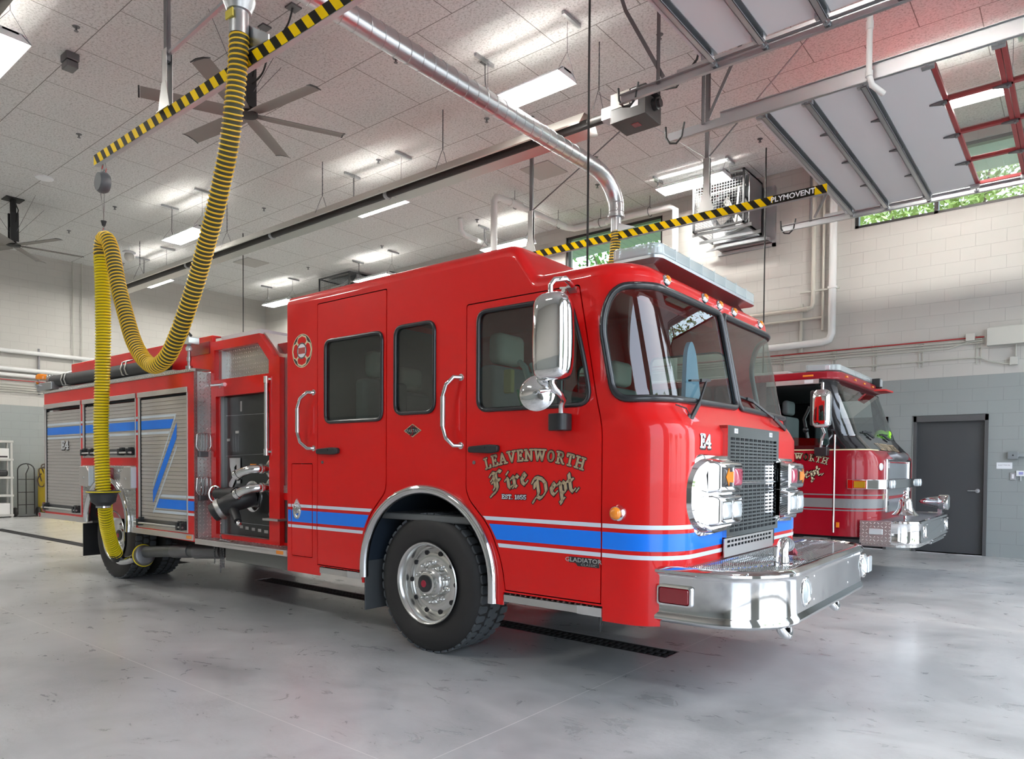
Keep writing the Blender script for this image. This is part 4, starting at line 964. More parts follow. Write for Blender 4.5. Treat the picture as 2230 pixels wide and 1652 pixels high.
# ---------------- pump module
PY = .22
def Q(x, z, o=0.0): return (x, PY-o, z)
pm = MB()
pout = [(-3.12,.605),(-1.57,.605),(-1.57,2.0),(-2.02,2.30),(-2.27,2.578),(-3.12,2.578)]
sheet(pm, [(-3.12,.605),(-1.94,.605),(-1.94,2.0),(-1.94,2.33),(-2.02,2.345),(-2.265,2.578),(-3.12,2.578)],
      [[(-3.03,.66),(-2.105,.66),(-2.105,2.03),(-3.03,2.03)], [(-3.055,2.195),(-2.11,2.195),(-2.11,2.315),(-2.29,2.492),(-3.055,2.492)]], lambda x, z: Q(x, z))
pmo = pm.build('pump_module', M['red'], T, smooth=0, solid=.05)
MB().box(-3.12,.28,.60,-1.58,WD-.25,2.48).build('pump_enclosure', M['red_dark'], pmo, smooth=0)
q = MB(); sheet(q, [(-3.06,2.19),(-2.10,2.19),(-2.10,2.32),(-2.285,2.50),(-3.06,2.50)], [], lambda x, z: (x,PY+.045,z)); q.build('speaker_panel', M['tplate'], pmo, smooth=0)
MB().box(-3.055,PY-.002,2.195,-3.0,PY+.045,2.49).build('panel_reveal', M['alu'], pmo, smooth=0)
MB().prism([(-2.27,2.578),(-2.02,2.345),(-1.94,2.33),(-1.58,2.33),(-1.58,2.36),(-1.93,2.36),(-2.02,2.375),(-2.25,2.59),(-2.27,2.59)],'xz',PY,PY+.5).build('cowl_trim', M['alu'], pmo, smooth=0)
MB().box(-1.94,PY+.002,1.17,-1.585,PY+.06,2.33).build('side_channel', M['alu'], pmo, smooth=0)
MB().box(-1.945,PY-.008,1.10,-1.585,PY+.03,1.17).build('channel_foot', M['tplate'], pmo, smooth=0)
MB().box(-1.935,PY+.002,.64,-1.585,PY+.08,1.04).build('lower_channel', M['galv_dark'], pmo, smooth=0)
MB().box(-1.945,PY-.005,1.035,-1.575,PY+.05,1.10).box(-1.945,PY-.005,.600,-1.575,PY+.05,.645).build('cross_rail', M['red'], pmo, smooth=0)
MB().box(-3.115,PY-.022,2.055,-2.105,PY,2.108).build('rolldoor_header', M['shutter'], pmo, smooth=0, bevel=.008)
bk = MB().box(-3.03,PY+.03,.66,-2.105,PY+.04,2.03).build('pump_panel', mat('black_pump_panel',(.015,.016,.015),.32,0,.2), pmo, smooth=0)
MB().box(-3.032,PY-.004,.655,-3.012,PY+.03,2.04).box(-3.03,PY-.004,.645,-2.10,PY+.03,.662).box(-2.115,PY-.004,.655,-2.103,PY+.03,2.03).build('panel_trim', M['alu'], pmo, smooth=0)
sm = MB()
for a, b_ in (((-2.97,1.843),(-2.235,1.838)),((-2.235,1.838),(-2.24,1.46)),((-2.97,1.44),(-2.24,1.46)),((-2.72,.785),(-2.11,.78))): sm.bar((a[0],PY+.029,a[1]),(b_[0],PY+.029,b_[1]),.004,.003)
sm.bar((-2.222,PY+.024,1.80),(-2.222,PY+.024,1.47),.008,.01).build('panel_hinge', M['galv'], pmo, smooth=0)
lbm = MB()
for x, z, w_, h_ in ((-2.70,1.925,.012,.05),(-2.77,1.675,.03,.012),(-2.93,1.60,.026,.012),(-2.77,1.40,.03,.012),(-2.70,.745,.025,.014),(-2.60,.738,.025,.014),(-2.49,.733,.025,.014),(-2.385,.728,.025,.014),(-2.275,.722,.03,.014)): lbm.box(x-w_,PY+.026,z-h_,x+w_,PY+.03,z+h_)
lbm.build('panel_label', mat('pale_label',(.42,.42,.40),.5), bk, smooth=0)
MB().box(-2.54,PY+.026,1.30,-2.44,PY+.03,1.345).build('warning_label', M['wht'], bk, smooth=0); MB().box(-2.54,PY+.026,1.345,-2.44,PY+.03,1.362).build('warning_band', M['amber'], bk, smooth=0)
q = MB(); sheet(q, [(-2.89,1.42),(-2.70,1.42),(-2.70,1.17),(-2.76,1.17),(-2.76,1.36),(-2.80,1.33),(-2.80,1.27),(-2.84,1.25),(-2.88,1.33)], [], lambda x, z: (x,PY+.02,z)); q.add([(-2.80,PY+.02,1.27),(-2.76,PY+.02,1.25),(-2.86,PY+.02,1.12),(-2.91,PY+.02,1.14),(-2.91,PY+.02,1.17)],[(0,1,2,3,4)]).build('wrench_holder', M['alu'], bk, smooth=0, solid=.006)
# valves
def flange(x, z, r1, r2, mt_, name='flange_plate'):
    return MB().lathe((x,PY+.03,z),(0,-1,0),[(0,r1),(.006,r1),(.008,r1-.006),(.008,r2)],28,cap=False).build(name, mt_, bk)
for x, z in ((-2.19,1.317),(-2.185,1.142)):
    flange(x,z,.088,.05,M['polish'])
    MB().lathe((x,PY+.028,z),(0,-1,0),[(0,.05),(.001,0)],20,cap=False).build('flange_opening', M['dark'], bk)
    e_ = MB().tube([(x,PY+.02,z),(x-.01,PY-.08,z),(x-.05,PY-.15,z-.005),(x-.12,PY-.19,z-.03),(x-.17,PY-.21,z-.055)],[.04,.04,.041,.041,.046],18).build('discharge_elbow', M['chrome'], bk, smooth=60)
    MB().lathe((x-.165,PY-.208,z-.052),(-.75,-.35,-.45),[(0,.05),(.012,.052),(.03,.052),(.04,.045),(.045,.02),(.06,.015),(.06,0)],20,cap=False).build('discharge_cap', M['chrome'], e_, smooth=40); MB().lathe((x,PY-.065,z),(0,-1,0),[(0,.046),(.012,.05),(.024,.046)],20).build('elbow_collar', M['chrome'], e_, smooth=40)
flange(-2.50,1.05,.15,.10,M['polish'])
vb = MB().tube([(-2.50,PY+.02,1.05),(-2.51,PY-.08,1.03),(-2.58,PY-.15,.99),(-2.68,PY-.20,.93)],[.10,.10,.092,.09],20).tube([(-2.56,PY-.10,1.07),(-2.92,PY-.10,1.07)],[.07,.055],18).tube([(-2.60,PY-.14,.97),(-2.44,PY-.18,.87),(-2.38,PY-.20,.83)],[.05,.04,.035],16).build('intake_valve', M['black'], bk, smooth=50)
dd_ = Vector((-.62,-.62,-.48)).normalized(); c0 = Vector((-2.66,PY-.18,.945))
MB().lathe(c0,dd_,[(0,.092),(.01,.104),(.03,.106),(.05,.104),(.058,.095)],32).build('coupling_ring', M['alu'], vb)
MB().lathe(c0+dd_*.055,dd_,[(0,.088),(.03,.09),(.055,.086),(.06,.075),(.05,.06),(.05,0)],28,cap=False).build('intake_cap', M['black'], vb)
hwc = Vector((-2.93,PY-.10,1.065)); 
MB().tube([hwc+Vector((-.03,.062*math.cos(a),.085*math.sin(a))) if False else hwc+Vector((-.03+.02*math.cos(a),.05*math.cos(a),.078*math.sin(a))) for a in frange(0,2*PI,PI/12)[:-1]],.009,8,closed=True).bar(hwc+Vector((-.03,0,-.075)),hwc+Vector((-.03,0,.075)),.016,.01,(0,1,0)).bar(hwc+Vector((-.045,-.05,0)),hwc+Vector((-.015,.05,0)),.016,.01).build('hand_wheel', M['chrome'], bk)
MB().lathe((-2.37,PY-.20,.822),(.55,-.2,-.4),[(0,.022),(.03,.022),(.035,.012),(.05,.012)],14).build('drain_cap', M['chrome'], bk)
MB().lathe((-2.15,PY+.02,.895),(0,-1,0),[(0,.03),(.03,.03),(.035,.02),(.04,0)],6,cap=False).build('drain_knob', M['alu'], bk)
MB().box(-2.14,PY-.10,.845,-1.90,PY,.865).build('shelf_bracket', M['alu'], pmo, smooth=0, bevel=.003)
lk_c = [( -2.80+.006*math.sin(k*1.7), PY-.13+.006*math.cos(k*1.9), .83-k*.0115) for k in range(19)]+[(-2.80+.02*k, PY-.13-.004*k, .625) for k in range(1,12)]
ch_ = MB()
for k in range(len(lk_c)-1): ch_.tube([lk_c[k], lk_c[k+1]],.0035 if k % 2 else .006,5)
ch_.build('retaining_chain', M['galv'], bk)
MB().cyl((-2.12,PY-.07,2.14),(-2.12,PY-.07,1.47),.019,16).build('pump_grab_bar', M['alu'], pmo)
for z in (2.14,1.475): MB().lathe((-2.12,PY-.07,z-.035),(0,0,1),[(0,.025),(.06,.025)],14).bar((-2.12,PY-.07,z),(-2.03,PY-.01,z),.018,.018).box(-2.045,PY-.012,z-.04,-2.02,PY,z+.04).build('grab_bar_mount', M['chrome'], pmo)
MB().cyl((-3.11,PY-.05,2.148),(-2.88,PY-.05,2.143),.014,12).lathe((-2.90,PY-.05,2.143),(1,0,0),[(0,.02),(.04,.02)],12).box(-2.97,PY-.05,2.11,-2.93,PY,2.135).lathe((-2.79,PY,2.139),(0,-1,0),[(0,.022),(.03,.02)],10).build('swing_latch', M['chrome'], pmo)
# running step + under tank
st = MB().box(-3.105,-.01,.570,-1.575,0,.622).box(-3.105,-.01,.600,-1.575,PY,.606).build('running_step', M['shutter'], T, smooth=0)
q = MB()
for i in range(26):
    for j in range(3): x = -3.06+i*.057; y = .015+j*.07; q.box(x,y,.606,x+.036,y+.05,.622)
q.build('step_grip', M['alu'], st, smooth=0)
MB().box(-1.72,-.013,.582,-1.62,-.01,.612).build('amber_marker', M['amber'], st, smooth=0)
MB().box(-2.74,.10,.425,-1.60,.9,.565).build('battery_box', mat('grimy_aluminium',(.22,.22,.21),.5,.6), T, smooth=0, bevel=.01)
MB().box(-7.0,.55,.42,1.9,.78,.62).build('chassis_rail', M['dark'], T, smooth=0); MB().box(-7.0,WD-.78,.42,1.9,WD-.55,.62).build('chassis_rail', M['dark'], T, smooth=0)
MB().box(-1.5,.78,.62,1.7,WD-.78,.93).build('engine_tunnel', M['dark'], T, smooth=0)
for x, y, n in ((-3.02,.15,16),(-2.97,.2,20),(-2.86,.12,22),(-2.80,.12,18)):
    ch_ = MB()
    for k in range(n): ch_.obox((x, y, .56-k*.0125),(.006 if k % 2 else .002,.002 if k % 2 else .006,.008))
    ch_.build('tyre_chain', M['galv_dark'], T, smooth=0)

# ---------------- rear body
BX0, BX1 = -7.01, -3.125
rb = MB()
ra = [(-4.50,.60),(-4.50,.66)]+[(-5.085+.585*math.cos(a), .66+.555*math.sin(a)) for a in frange(0,PI,PI/20)][1:-1]+[(-5.67,.66),(-5.67,.68)]
bo_ = [(BX0,.70),(-5.67,.665)]+ra[::-1][1:]+[(BX1,.585),(BX1,2.275),(BX0,2.275)]
sh1 = [(-6.99,.80),(-5.842,.74),(-5.842,2.125),(-6.99,2.125)]; sh2 = [(-5.785,1.425),(-4.378,1.425),(-4.378,2.125),(-5.785,2.125)]; sh3 = [(-4.325,.665),(-3.255,.665),(-3.255,2.125),(-4.325,2.125)]
sh1 = [(-6.995,.725),(-5.842,.725),(-5.842,2.125),(-6.995,2.125)]
pnl = [(-5.788,.70),(-5.69,.70),(-5.69,.66)]+[(-5.085+.60*math.cos(a), .66+.57*math.sin(a)) for a in frange(0,PI,PI/20)][::-1]+[(-4.485,.68),(-4.385,.68),(-4.385,1.335),(-5.788,1.335)]
sheet(rb, bo_, [sh1, sh2, sh3], lambda x, z: (x,0,z))
body = rb.build('rear_body', M['red'], T, smooth=0, solid=.03)
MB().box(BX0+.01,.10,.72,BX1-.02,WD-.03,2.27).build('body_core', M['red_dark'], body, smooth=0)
q = MB(); sheet(q, [(-5.79,.67),(-5.67,.67)]+ra[::-1]+[(-4.38,.60),(-4.38,1.335),(-5.79,1.335)], [], lambda x, z: (x,-.004,z)); q.build('arch_panel', M['tplate'], body, smooth=0)
MB().box(BX1-.01,0,.60,BX1,PY+.03,2.275).build('body_end_plate', M['tplate'], body, smooth=0)
MB().box(BX0-.01,-.012,2.272,BX1+.008,.012,2.30).box(BX0-.01,-.012,2.296,BX1+.008,.16,2.304).build('edge_trim', M['tplate'], body, smooth=0, bevel=.004)
MB().box(BX0-.22,-.008,.635,-5.675,.06,.70).box(BX0-.22,-.008,.69,BX0,1.2,.70).build('rear_rail', M['shutter'], body, smooth=0, bevel=.004)
MB().box(-4.49,-.008,.595,-3.15,.06,.655).build('side_rail', M['shutter'], body, smooth=0, bevel=.004)
MB().lathe((BX0-.17,-.008,.668),(0,-1,0),[(0,.03),(.012,.028),(.014,0)],14,cap=False).build('red_marker', M['redlens'], body)
MB().box(-3.27,-.012,.61,-3.18,-.008,.642).build('amber_marker', M['amber'], body, smooth=0)
MB().box(-7.03,-.03,.72,-6.98,.03,.84).build('tail_marker', M['redlens'], body, smooth=0, bevel=.006)
def shutter(q4, name, flip=1, hbar=True):
    (x0,z0),(x1,_),(_,z1),_ = q4
    f = MB(); f.box(x0,-.014,z1-.05,x1,.0,z1+.004).box(x0,-.006,z0,x0+.035,.05,z1-.05).box(x1-.022,-.006,z0,x1,.05,z1-.05)
    so = f.build('roll_shutter', M['shutter'], body, smooth=0, bevel=.004)
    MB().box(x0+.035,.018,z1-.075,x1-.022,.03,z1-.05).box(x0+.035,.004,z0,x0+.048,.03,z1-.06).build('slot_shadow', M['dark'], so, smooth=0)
    n = int((z1-.06-z0-.09)/.0405); sl = MB()
    for k in range(n):
        a = z0+.09+k*.0405; sl.add([(x0+.046,.012,a),(x1-.022,.012,a),(x1-.022,.010,a+.004),(x0+.046,.010,a+.004),(x1-.022,.010,a+.0365),(x0+.046,.010,a+.0365),(x1-.022,.020,a+.0385),(x0+.046,.020,a+.0385),(x1-.022,.020,a+.0405),(x0+.046,.020,a+.0405)],[(0,1,2,3),(3,2,4,5),(5,4,6,7),(7,6,8,9)])
    sl.build('slats', M['shutter'], so, smooth=0)
    MB().box(x0+.04,.0,z0,x1-.02,.02,z0+.03).build('bottom_rail', M['shutter'], so, smooth=0)
    if hbar:
        zb = z0+.055; MB().cyl((x0+.0,-.045,zb),(x1-.03,-.045,zb),.011,10).build('lift_bar', M['alu'], so)
        for x in ((x0+.08, x1-.13, x1-.05) if x1-x0 < 1.2 else (x0+.08, x0+.32, x1-.32, x1-.10)): MB().box(x-.02,-.058,zb-.03,x+.02,.01,zb+.045).box(x-.03,-.03,zb+.03,x+.03,.01,zb+.06).build('bar_bracket', M['black'], so, smooth=0, bevel=.004)
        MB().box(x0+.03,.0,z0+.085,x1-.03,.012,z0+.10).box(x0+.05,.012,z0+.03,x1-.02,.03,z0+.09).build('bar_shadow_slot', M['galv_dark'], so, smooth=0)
    return so
s1 = shutter(sh1,'a'); s2 = shutter(sh2,'b'); s3 = shutter(sh3,'c')
BF = lambda x, z: (x,.0085,z)
BG = lambda x, z: (x,-.0035,z)
def tp(polys, m_, par, name, fn):
    for p in polys: MB().add([fn(*v) for v in p],[tuple(range(len(p)))]).build(name, m_, par, smooth=0, fixn=False)
def rect(a, b_, z0, z1): return [(a,z0),(b_,z0),(b_,z1),(a,z1)]
for (a, b_, par) in ((-6.94,-5.87,s1),(-5.735,-4.405,s2)):
    tp([rect(a,b_,1.725,1.821)], M['blue'], par, 'blue_stripe', BF); tp([rect(a,b_,1.846,1.872),rect(a,b_,1.672,1.697)], M['white'], par, 'white_stripe', BF)
fb = [(-7.0,-6.997),(-5.84,-5.787),(-4.376,-4.327)]
tp([rect(a,b_,1.725,1.821) for a,b_ in fb]+[rect(-3.252,-3.127,.892,.989)], M['blue'], body, 'blue_stripe', BG)
tp([rect(a,b_,1.846,1.872) for a,b_ in fb]+[rect(a,b_,1.672,1.697) for a,b_ in fb]+[rect(-3.252,-3.127,1.012,1.038),rect(-3.252,-3.127,.842,.868)], M['white'], body, 'white_stripe', BG)
tp([[(-4.275,1.725),(-3.628,1.725),(-3.562,1.821),(-4.275,1.821)], [(-4.013,.935),(-3.50,1.625),(-3.495,1.785),(-4.013,1.075)], [(-3.94,.892),(-3.28,.892),(-3.28,.989),(-3.873,.989)]], M['blue'], s3, 'blue_stripe', BF)
tp([[(-4.275,1.846),(-3.53,1.846),(-3.50,1.872),(-4.275,1.872)], [(-4.275,1.672),(-3.66,1.672),(-3.645,1.697),(-4.275,1.697)], [(-3.655,1.672),(-3.535,1.85),(-3.512,1.85),(-3.633,1.672)], [(-4.013,1.14),(-3.655,1.672),(-3.633,1.672),(-4.013,1.105)], [(-4.013,.85),(-3.495,1.555),(-3.495,1.52),(-4.005,.82)], [(-3.845,1.012),(-3.28,1.012),(-3.28,1.038),(-3.825,1.038)], [(-3.99,.842),(-3.28,.842),(-3.28,.868),(-3.97,.868)]], M['white'], s3, 'white_stripe', BF)
e4(-6.47,1.54,.155,.098, lambda x, z: (x,.007,z), s1, lambda x, z: (x,.004,z))
# stowed folding steps on the end plate
for z0 in (1.43,.995):
    y0 = .0; X = BX1+.03; stp = MB()
    lp = rpoly([(y0+.01,z0+.23),(y0+.15,z0+.23),(y0+.155,z0+.10),(y0+.12,z0+.05),(y0+.04,z0+.05),(y0+.0,z0+.10)],.025)
    stp.tube([(X,a,b_) for a, b_ in lp],.0075,8,closed=True)
    for yy in (.05,.08,.11): stp.tube([(X,yy,z0+.225),(X,yy,z0+.09),(X,yy-.01,z0+.05)],.006,6)
    so = stp.build('folding_step', M['polish'], T, smooth=60); MB().box(BX1,.03,z0,BX1+.04,.125,z0+.055).build('step_base', M['galv_dark'], so, bevel=.006)
# cylinder lockers around the arch
for (x0,x1,ch) in ((-5.785,-5.49,1),(-4.665,-4.385,-1)):
    pts = [(x0,1.08),(x1,1.08),(x1,1.325),(x0,1.325)]
    if ch > 0: pts = [(x0,1.09),(x1-.07,1.075),(x1,1.13),(x1,1.25),(x1-.09,1.325),(x0,1.325)]
    else: pts = [(x0,1.14),(x0+.06,1.08),(x1,1.08),(x1,1.325),(x0+.10,1.325),(x0,1.24)]
    lo = MB().prism(pts,'xz',-.05,0).build('arch_locker', M['shutter'], body, smooth=0, bevel=.008)
    MB().lathe(((x0+x1)/2,-.05,1.19),(0,-1,0),[(0,.016),(.01,.014),(.012,0)],12,cap=False).build('locker_latch', M['alu'], lo)
    MB().box((x1-.012) if ch < 0 else x1-.004,-.054,1.09,(x1+.008),-.0,1.32).build('locker_edge', M['white'], lo, smooth=0)
MB().box(-5.0,-.06,1.19,-4.93,-.0,1.31).build('arch_warning_lamp', M['redlens'], body, bevel=.01)
MB().box(-4.88,-.012,1.20,-4.76,-.0,1.235).lathe((-4.80,-.0,1.275),(0,-1,0),[(0,.02),(.02,.012),(.02,0)],10,cap=False).build('filler_valve', M['galv'], body)
ring = [(-4.528,-.02,.60)]+[(-5.085+.56*math.cos(a), -.02, .66+.532*math.sin(a)) for a in frange(0,PI,PI/30)]+[(-5.645,-.02,.68)]
MB().tube(ring,.036,12).build('fender_ring', M['polish'], T, smooth=70)
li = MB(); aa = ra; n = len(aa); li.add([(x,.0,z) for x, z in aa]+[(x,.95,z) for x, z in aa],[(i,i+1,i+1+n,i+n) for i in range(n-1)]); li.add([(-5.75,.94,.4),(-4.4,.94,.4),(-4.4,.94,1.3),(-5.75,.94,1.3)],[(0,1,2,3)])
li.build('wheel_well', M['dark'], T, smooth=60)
MB().box(-5.86,.02,.22,-5.845,.62,.62).build('mud_flap', M['black'], T, smooth=0)
wheel(T, -5.20, .10, .505, .505, .30, -1, dual=True); wheel(T, -5.20, .44, .505, .505, .30, -1, dual=True)
wheel(T, -5.20, WD-.10, .505, .505, .30, 1, dual=True)
# exhaust
ex = MB().tube([(-4.42,.08,.372),(-4.0,.10,.415),(-3.75,.12,.435),(-3.5,.16,.45),(-3.2,.3,.46)],.062,18).build('exhaust_pipe', mat('sooty_steel',(.16,.165,.165),.5,.8), T, smooth=60)
MB().tube([(-3.78,.12,.432),(-3.5,.16,.452)],.072,18).tube([(-3.42,.17,.455),(-3.1,.28,.47)],.078,16).build('flex_joint', M['galv_dark'], ex)
# hose bed wall, suction hose, lamp on post
MB().box(BX0+.35,.20,2.30,BX1-.02,.24,2.655).box(BX0+.35,.20,2.645,BX1-.02,.30,2.66).build('hose_bed_wall', M['red'], T, smooth=0, bevel=.006)
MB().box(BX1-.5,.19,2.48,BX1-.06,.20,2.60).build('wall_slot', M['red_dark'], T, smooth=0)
MB().box(BX0+.33,.24,2.28,BX0+.37,WD-.2,2.65).box(BX1-.02,.30,2.30,-2.45,1.2,2.66).build('hose_bed_cover', mat('white_cover',(.62,.64,.66),.5), T, smooth=0)
MB().box(-2.30,.5,2.5,-1.60,1.5,2.56).box(-2.2,.5,2.36,-1.60,.52,2.46).build('crosslay_tray', M['galv'], T, smooth=0)
su = MB().tube([(-6.93,.09,2.44),(-3.98,.09,2.405)],.078,22).build('suction_hose', mat('charcoal_hose',(.035,.036,.038),.65), T, smooth=50)
MB().lathe((-3.98,.09,2.405),(1,0,0),[(-.05,.086),(.02,.09),(.06,.088),(.062,.07),(.03,.06),(.03,0)],26,cap=False).build('hose_coupling', M['black'], su); MB().lathe((-6.93,.09,2.44),(-1,0,0),[(-.04,.084),(.02,.086),(.05,.08),(.052,.06)],22).build('rear_coupling', M['galv_dark'], su)
for x in (-6.45,-4.75): MB().tube([(x,.12,2.36),(x,.02,2.36),(x,.0,2.42),(x,.02,2.50),(x,.09,2.53)],.009,6).tube([(x+.1,.12,2.36),(x+.1,.02,2.36),(x+.1,.0,2.42),(x+.1,.02,2.50),(x+.1,.09,2.53)],.009,6).build('hose_clip', M['alu'], su, smooth=60)
MB().box(BX0+.4,.03,2.305,-3.6,.16,2.33).build('hose_shelf', M['galv'], T, smooth=0)
lp = MB().cyl((-3.36,.07,2.30),(-3.36,.07,2.52),.016,12).cyl((-3.36,.07,2.30),(-3.36,.07,2.35),.034,14).cyl((-3.36,.07,2.40),(-3.36,.07,2.44),.022,12).build('telescopic_post', M['galv'], T)
MB().box(-3.46,.0,2.56,-3.24,.12,2.63).lathe((-3.36,.07,2.5),(0,0,1),[(0,.03),(.03,.034),(.06,.02)],14).build('flood_lamp', M['clear'], lp, bevel=.01); MB().tube([(-3.42,.06,2.63),(-3.36,.06,2.69),(-3.30,.06,2.65)],.014,8).build('lamp_handle', M['black'], lp)
MB().lathe((-7.12,.02,2.47),(0,0,1),[(0,.0),(.0,.078),(.02,.082),(.055,.078),(.07,.06),(.075,0)],22,cap=False).build('amber_beacon', M['amber'], T)
MB().box(-7.22,-.02,2.32,-6.72,.12,2.42).build('beacon_shelf', M['galv'], T, smooth=0, bevel=.01)
MB().ball((-6.98,.06,2.49),.05,8).lathe((-7.16,-.02,2.40),(0,-1,-.2),[(0,.0),(0,.04),(.03,.045),(.04,0)],14,cap=False).build('rear_scene_lamp', M['chrome'], T)
# ================================================================ MAROON ENGINE (second bay)
T2 = thing('fire_truck', 'dark maroon and black fire engine parked behind, with bell and siren on its bumper', 'fire truck', (-3.6, 8.70, 0)); LOCAL.add(T2.name)
T2.location = (0, 8.70, 0)
W2_ = 2.42; C2 = W2_/2; R2 = .36; A0 = -2.26; LN = (-1.82-R2-A0)+PI/2*R2+(C2-R2); UC2 = A0+LN
def F2(z):
    if z < 1.48: return -1.82
    if z < 1.72: return -1.82-.22*((z-1.48)/.24)
    return -2.04-(z-1.72)*.36
def Q0(u, z):
    mir = u > UC2
    if mir: u = 2*UC2-u
    rc = R2 if z < 1.5 else .22
    if u <= A0-.15: p = (u, 0.0)
    else:
        F = F2(z); s0 = A0-.15; a = F-rc-s0; L = a+PI/2*rc+(C2-rc); t = (u-s0)/(LN+.15)*L
        if t < a: p = (s0+t, 0)
        elif t < a+PI/2*rc: th = (t-a)/rc; p = (s0+a+rc*math.sin(th), rc-rc*math.cos(th))
        else: p = (F, rc+(t-a-PI/2*rc))
    return (p[0], W2_-p[1] if mir else p[1], z)
def P2(u, z, off=0.0):
    if not off: return Q0(u, z)
    a = Vector(Q0(u-.004, z)); b_ = Vector(Q0(u+.004, z)); c_ = Vector(Q0(u, z-.004)); d_ = Vector(Q0(u, z+.004))
    return tuple(Vector(Q0(u, z))+(b_-a).cross(d_-c_).normalized()*off)
G2 = frange(-2.45, 2*UC2+2.45, .06); GZ2 = frange(.6, 2.5, .06)
G2 = frange(-2.45, 2*UC2+2.45, .06)
def m2(p): return [(2*UC2-x, z) for x, z in reversed(p)]
XB = -6.0
ue = 2*UC2-XB
lo = MB(); sheet(lo, [(XB,.58),(-2.4,.58),(ue+0,.58),(ue,1.572),(XB,1.572)], [], P2, G2, GZ2)
t2b = lo.build('lower_cab', M['maroon'], T2, smooth=40)
wz = rpoly([(-3.05,1.72),(-2.80,1.625),(-2.30,1.625),(-2.42,2.345),(-3.05,2.345)],[.02,.08,.04,.05,.02])
wsz = rpoly([(A0+.09,1.745),(2*UC2-A0-.09,1.745),(2*UC2-A0-.10,2.36),(A0+.10,2.36)],.07)
upb = MB(); sheet(upb, [(XB,1.572),(ue,1.572),(ue,2.40),(XB,2.40)], [wz, wsz, m2(wz)], P2, G2, GZ2)
upo = upb.build('upper_cab', mat('gloss_black_paint',(.012,.012,.014),.12,0,1), T2, smooth=40)
q = MB(); sheet(q, wsz, [], lambda u, z: P2(u, z, -.004), G2, GZ2); q.build('windshield', M['wglass'], T2, smooth=60)
# roof: thick rim overhanging the windshield
rim = [(XB,-.01),(-2.52,-.01),(-2.36,.02),(-2.27,.10),(-2.235,.25),(-2.225,C2),(-2.235,W2_-.25),(-2.27,W2_-.10),(-2.36,W2_-.02),(-2.52,W2_+.01),(XB,W2_+.01)]
MB().prism(rim,'xy',2.395,2.49).build('cab_roof', M['maroon'], T2, smooth=30, bevel=.02, seg=3)
MB().prism([(-2.32,1.78),(-2.10,1.84),(-2.08,2.20),(-2.30,2.28)],'xy',2.40,2.425).build('roof_lip', M['red'], T2, bevel=.006)
MB().box(-6.0,.5,2.49,-2.95,1.9,2.585).build('roof_duct', mat('off_white_box',(.66,.64,.62),.5), T2, smooth=0, bevel=.01)
MB().box(-9.4,.0,.6,-6.05,W2_,2.75).build('rear_body', M['maroon'], T2, smooth=0, bevel=.02)
MB().box(XB,.05,.95,-2.5,W2_-.05,1.0).box(XB,.05,1.0,XB+.05,W2_-.05,2.38).box(-2.45,.1,1.0,-2.15,W2_-.1,1.60).box(-4.2,.5,1,-3.8,W2_-.5,2.3).box(-5.9,.06,2.33,-2.5,W2_-.06,2.37).build('cab_interior', M['dark'], T2, smooth=0)
for y in (.45,1.95):
    s = MB().box(-3.0,y-.25,1.25,-2.62,y+.25,1.38).box(-2.98,y-.24,1.3,-2.86,y+.24,2.0).box(-2.97,y-.14,2.02,-2.88,y+.14,2.2).build('cab_seat', M['seat'], T2, smooth=0, bevel=.04, seg=3)
MB().tube([(-2.62,.22,1.72),(-2.66,.20,1.95),(-2.60,.22,2.10)],.02,8).ball((-2.64,.2,1.82),.035,6).build('radio_headset', M['gasket'], T2)
MB().ball((-2.16,1.86,1.80),.08,6).ball((-2.13,2.0,1.78),.07,6).ball((-2.17,1.74,1.77),.05,6).ball((-2.12,2.08,1.83),.05,6).build('lime_vest_bundle', M['hivis'], T2)
# visor strip over the side glass, small plate
MB().box(-3.05,-.012,2.345,-2.44,-.002,2.40).build('window_header', M['galv'], T2, smooth=0); MB().box(-2.60,-.016,2.352,-2.50,-.012,2.392).build('header_label', M['wht'], T2, smooth=0)
q = MB(); sheet(q, rpoly([(-3.02,1.60),(-2.82,1.60),(-2.33,1.60),(-2.33,1.70),(-3.02,1.74)],.03), [], lambda u, z: P2(u, z, -.02)); q.build('lowered_glass', M['glass'], T2, smooth=0)
def tp2(poly, m_, nm, off=.003): q = MB(); sheet(q, poly, [], lambda u, z: P2(u, z, off), G2, []); return q.build(nm, m_, T2, smooth=60, fixn=False)
def rr4(a, b_, c_, d_): return [(a,c_),(b_,c_),(b_,d_),(a,d_)]
UG = UC2-.70
for a, b_ in ((XB+.2,-2.262),(-2.246,UG)):
    tp2(rr4(a,b_,1.566,1.580), M['cream'], 'cream_pinstripe'); tp2(rr4(a,b_,.905,1.012), mat('grey_tape',(.20,.21,.21),.4) if a < -3 else bpy.data.materials['grey_tape'], 'grey_stripe')
    for c_ in (1.048, .872): tp2(rr4(a,b_,c_,c_+.014), bpy.data.materials['grey_tape'], 'grey_pinstripe')
MB().cyl((-2.254,-.006,.62),(-2.254,-.006,1.745),.011,8).build('door_hinge', M['polish'], T2)
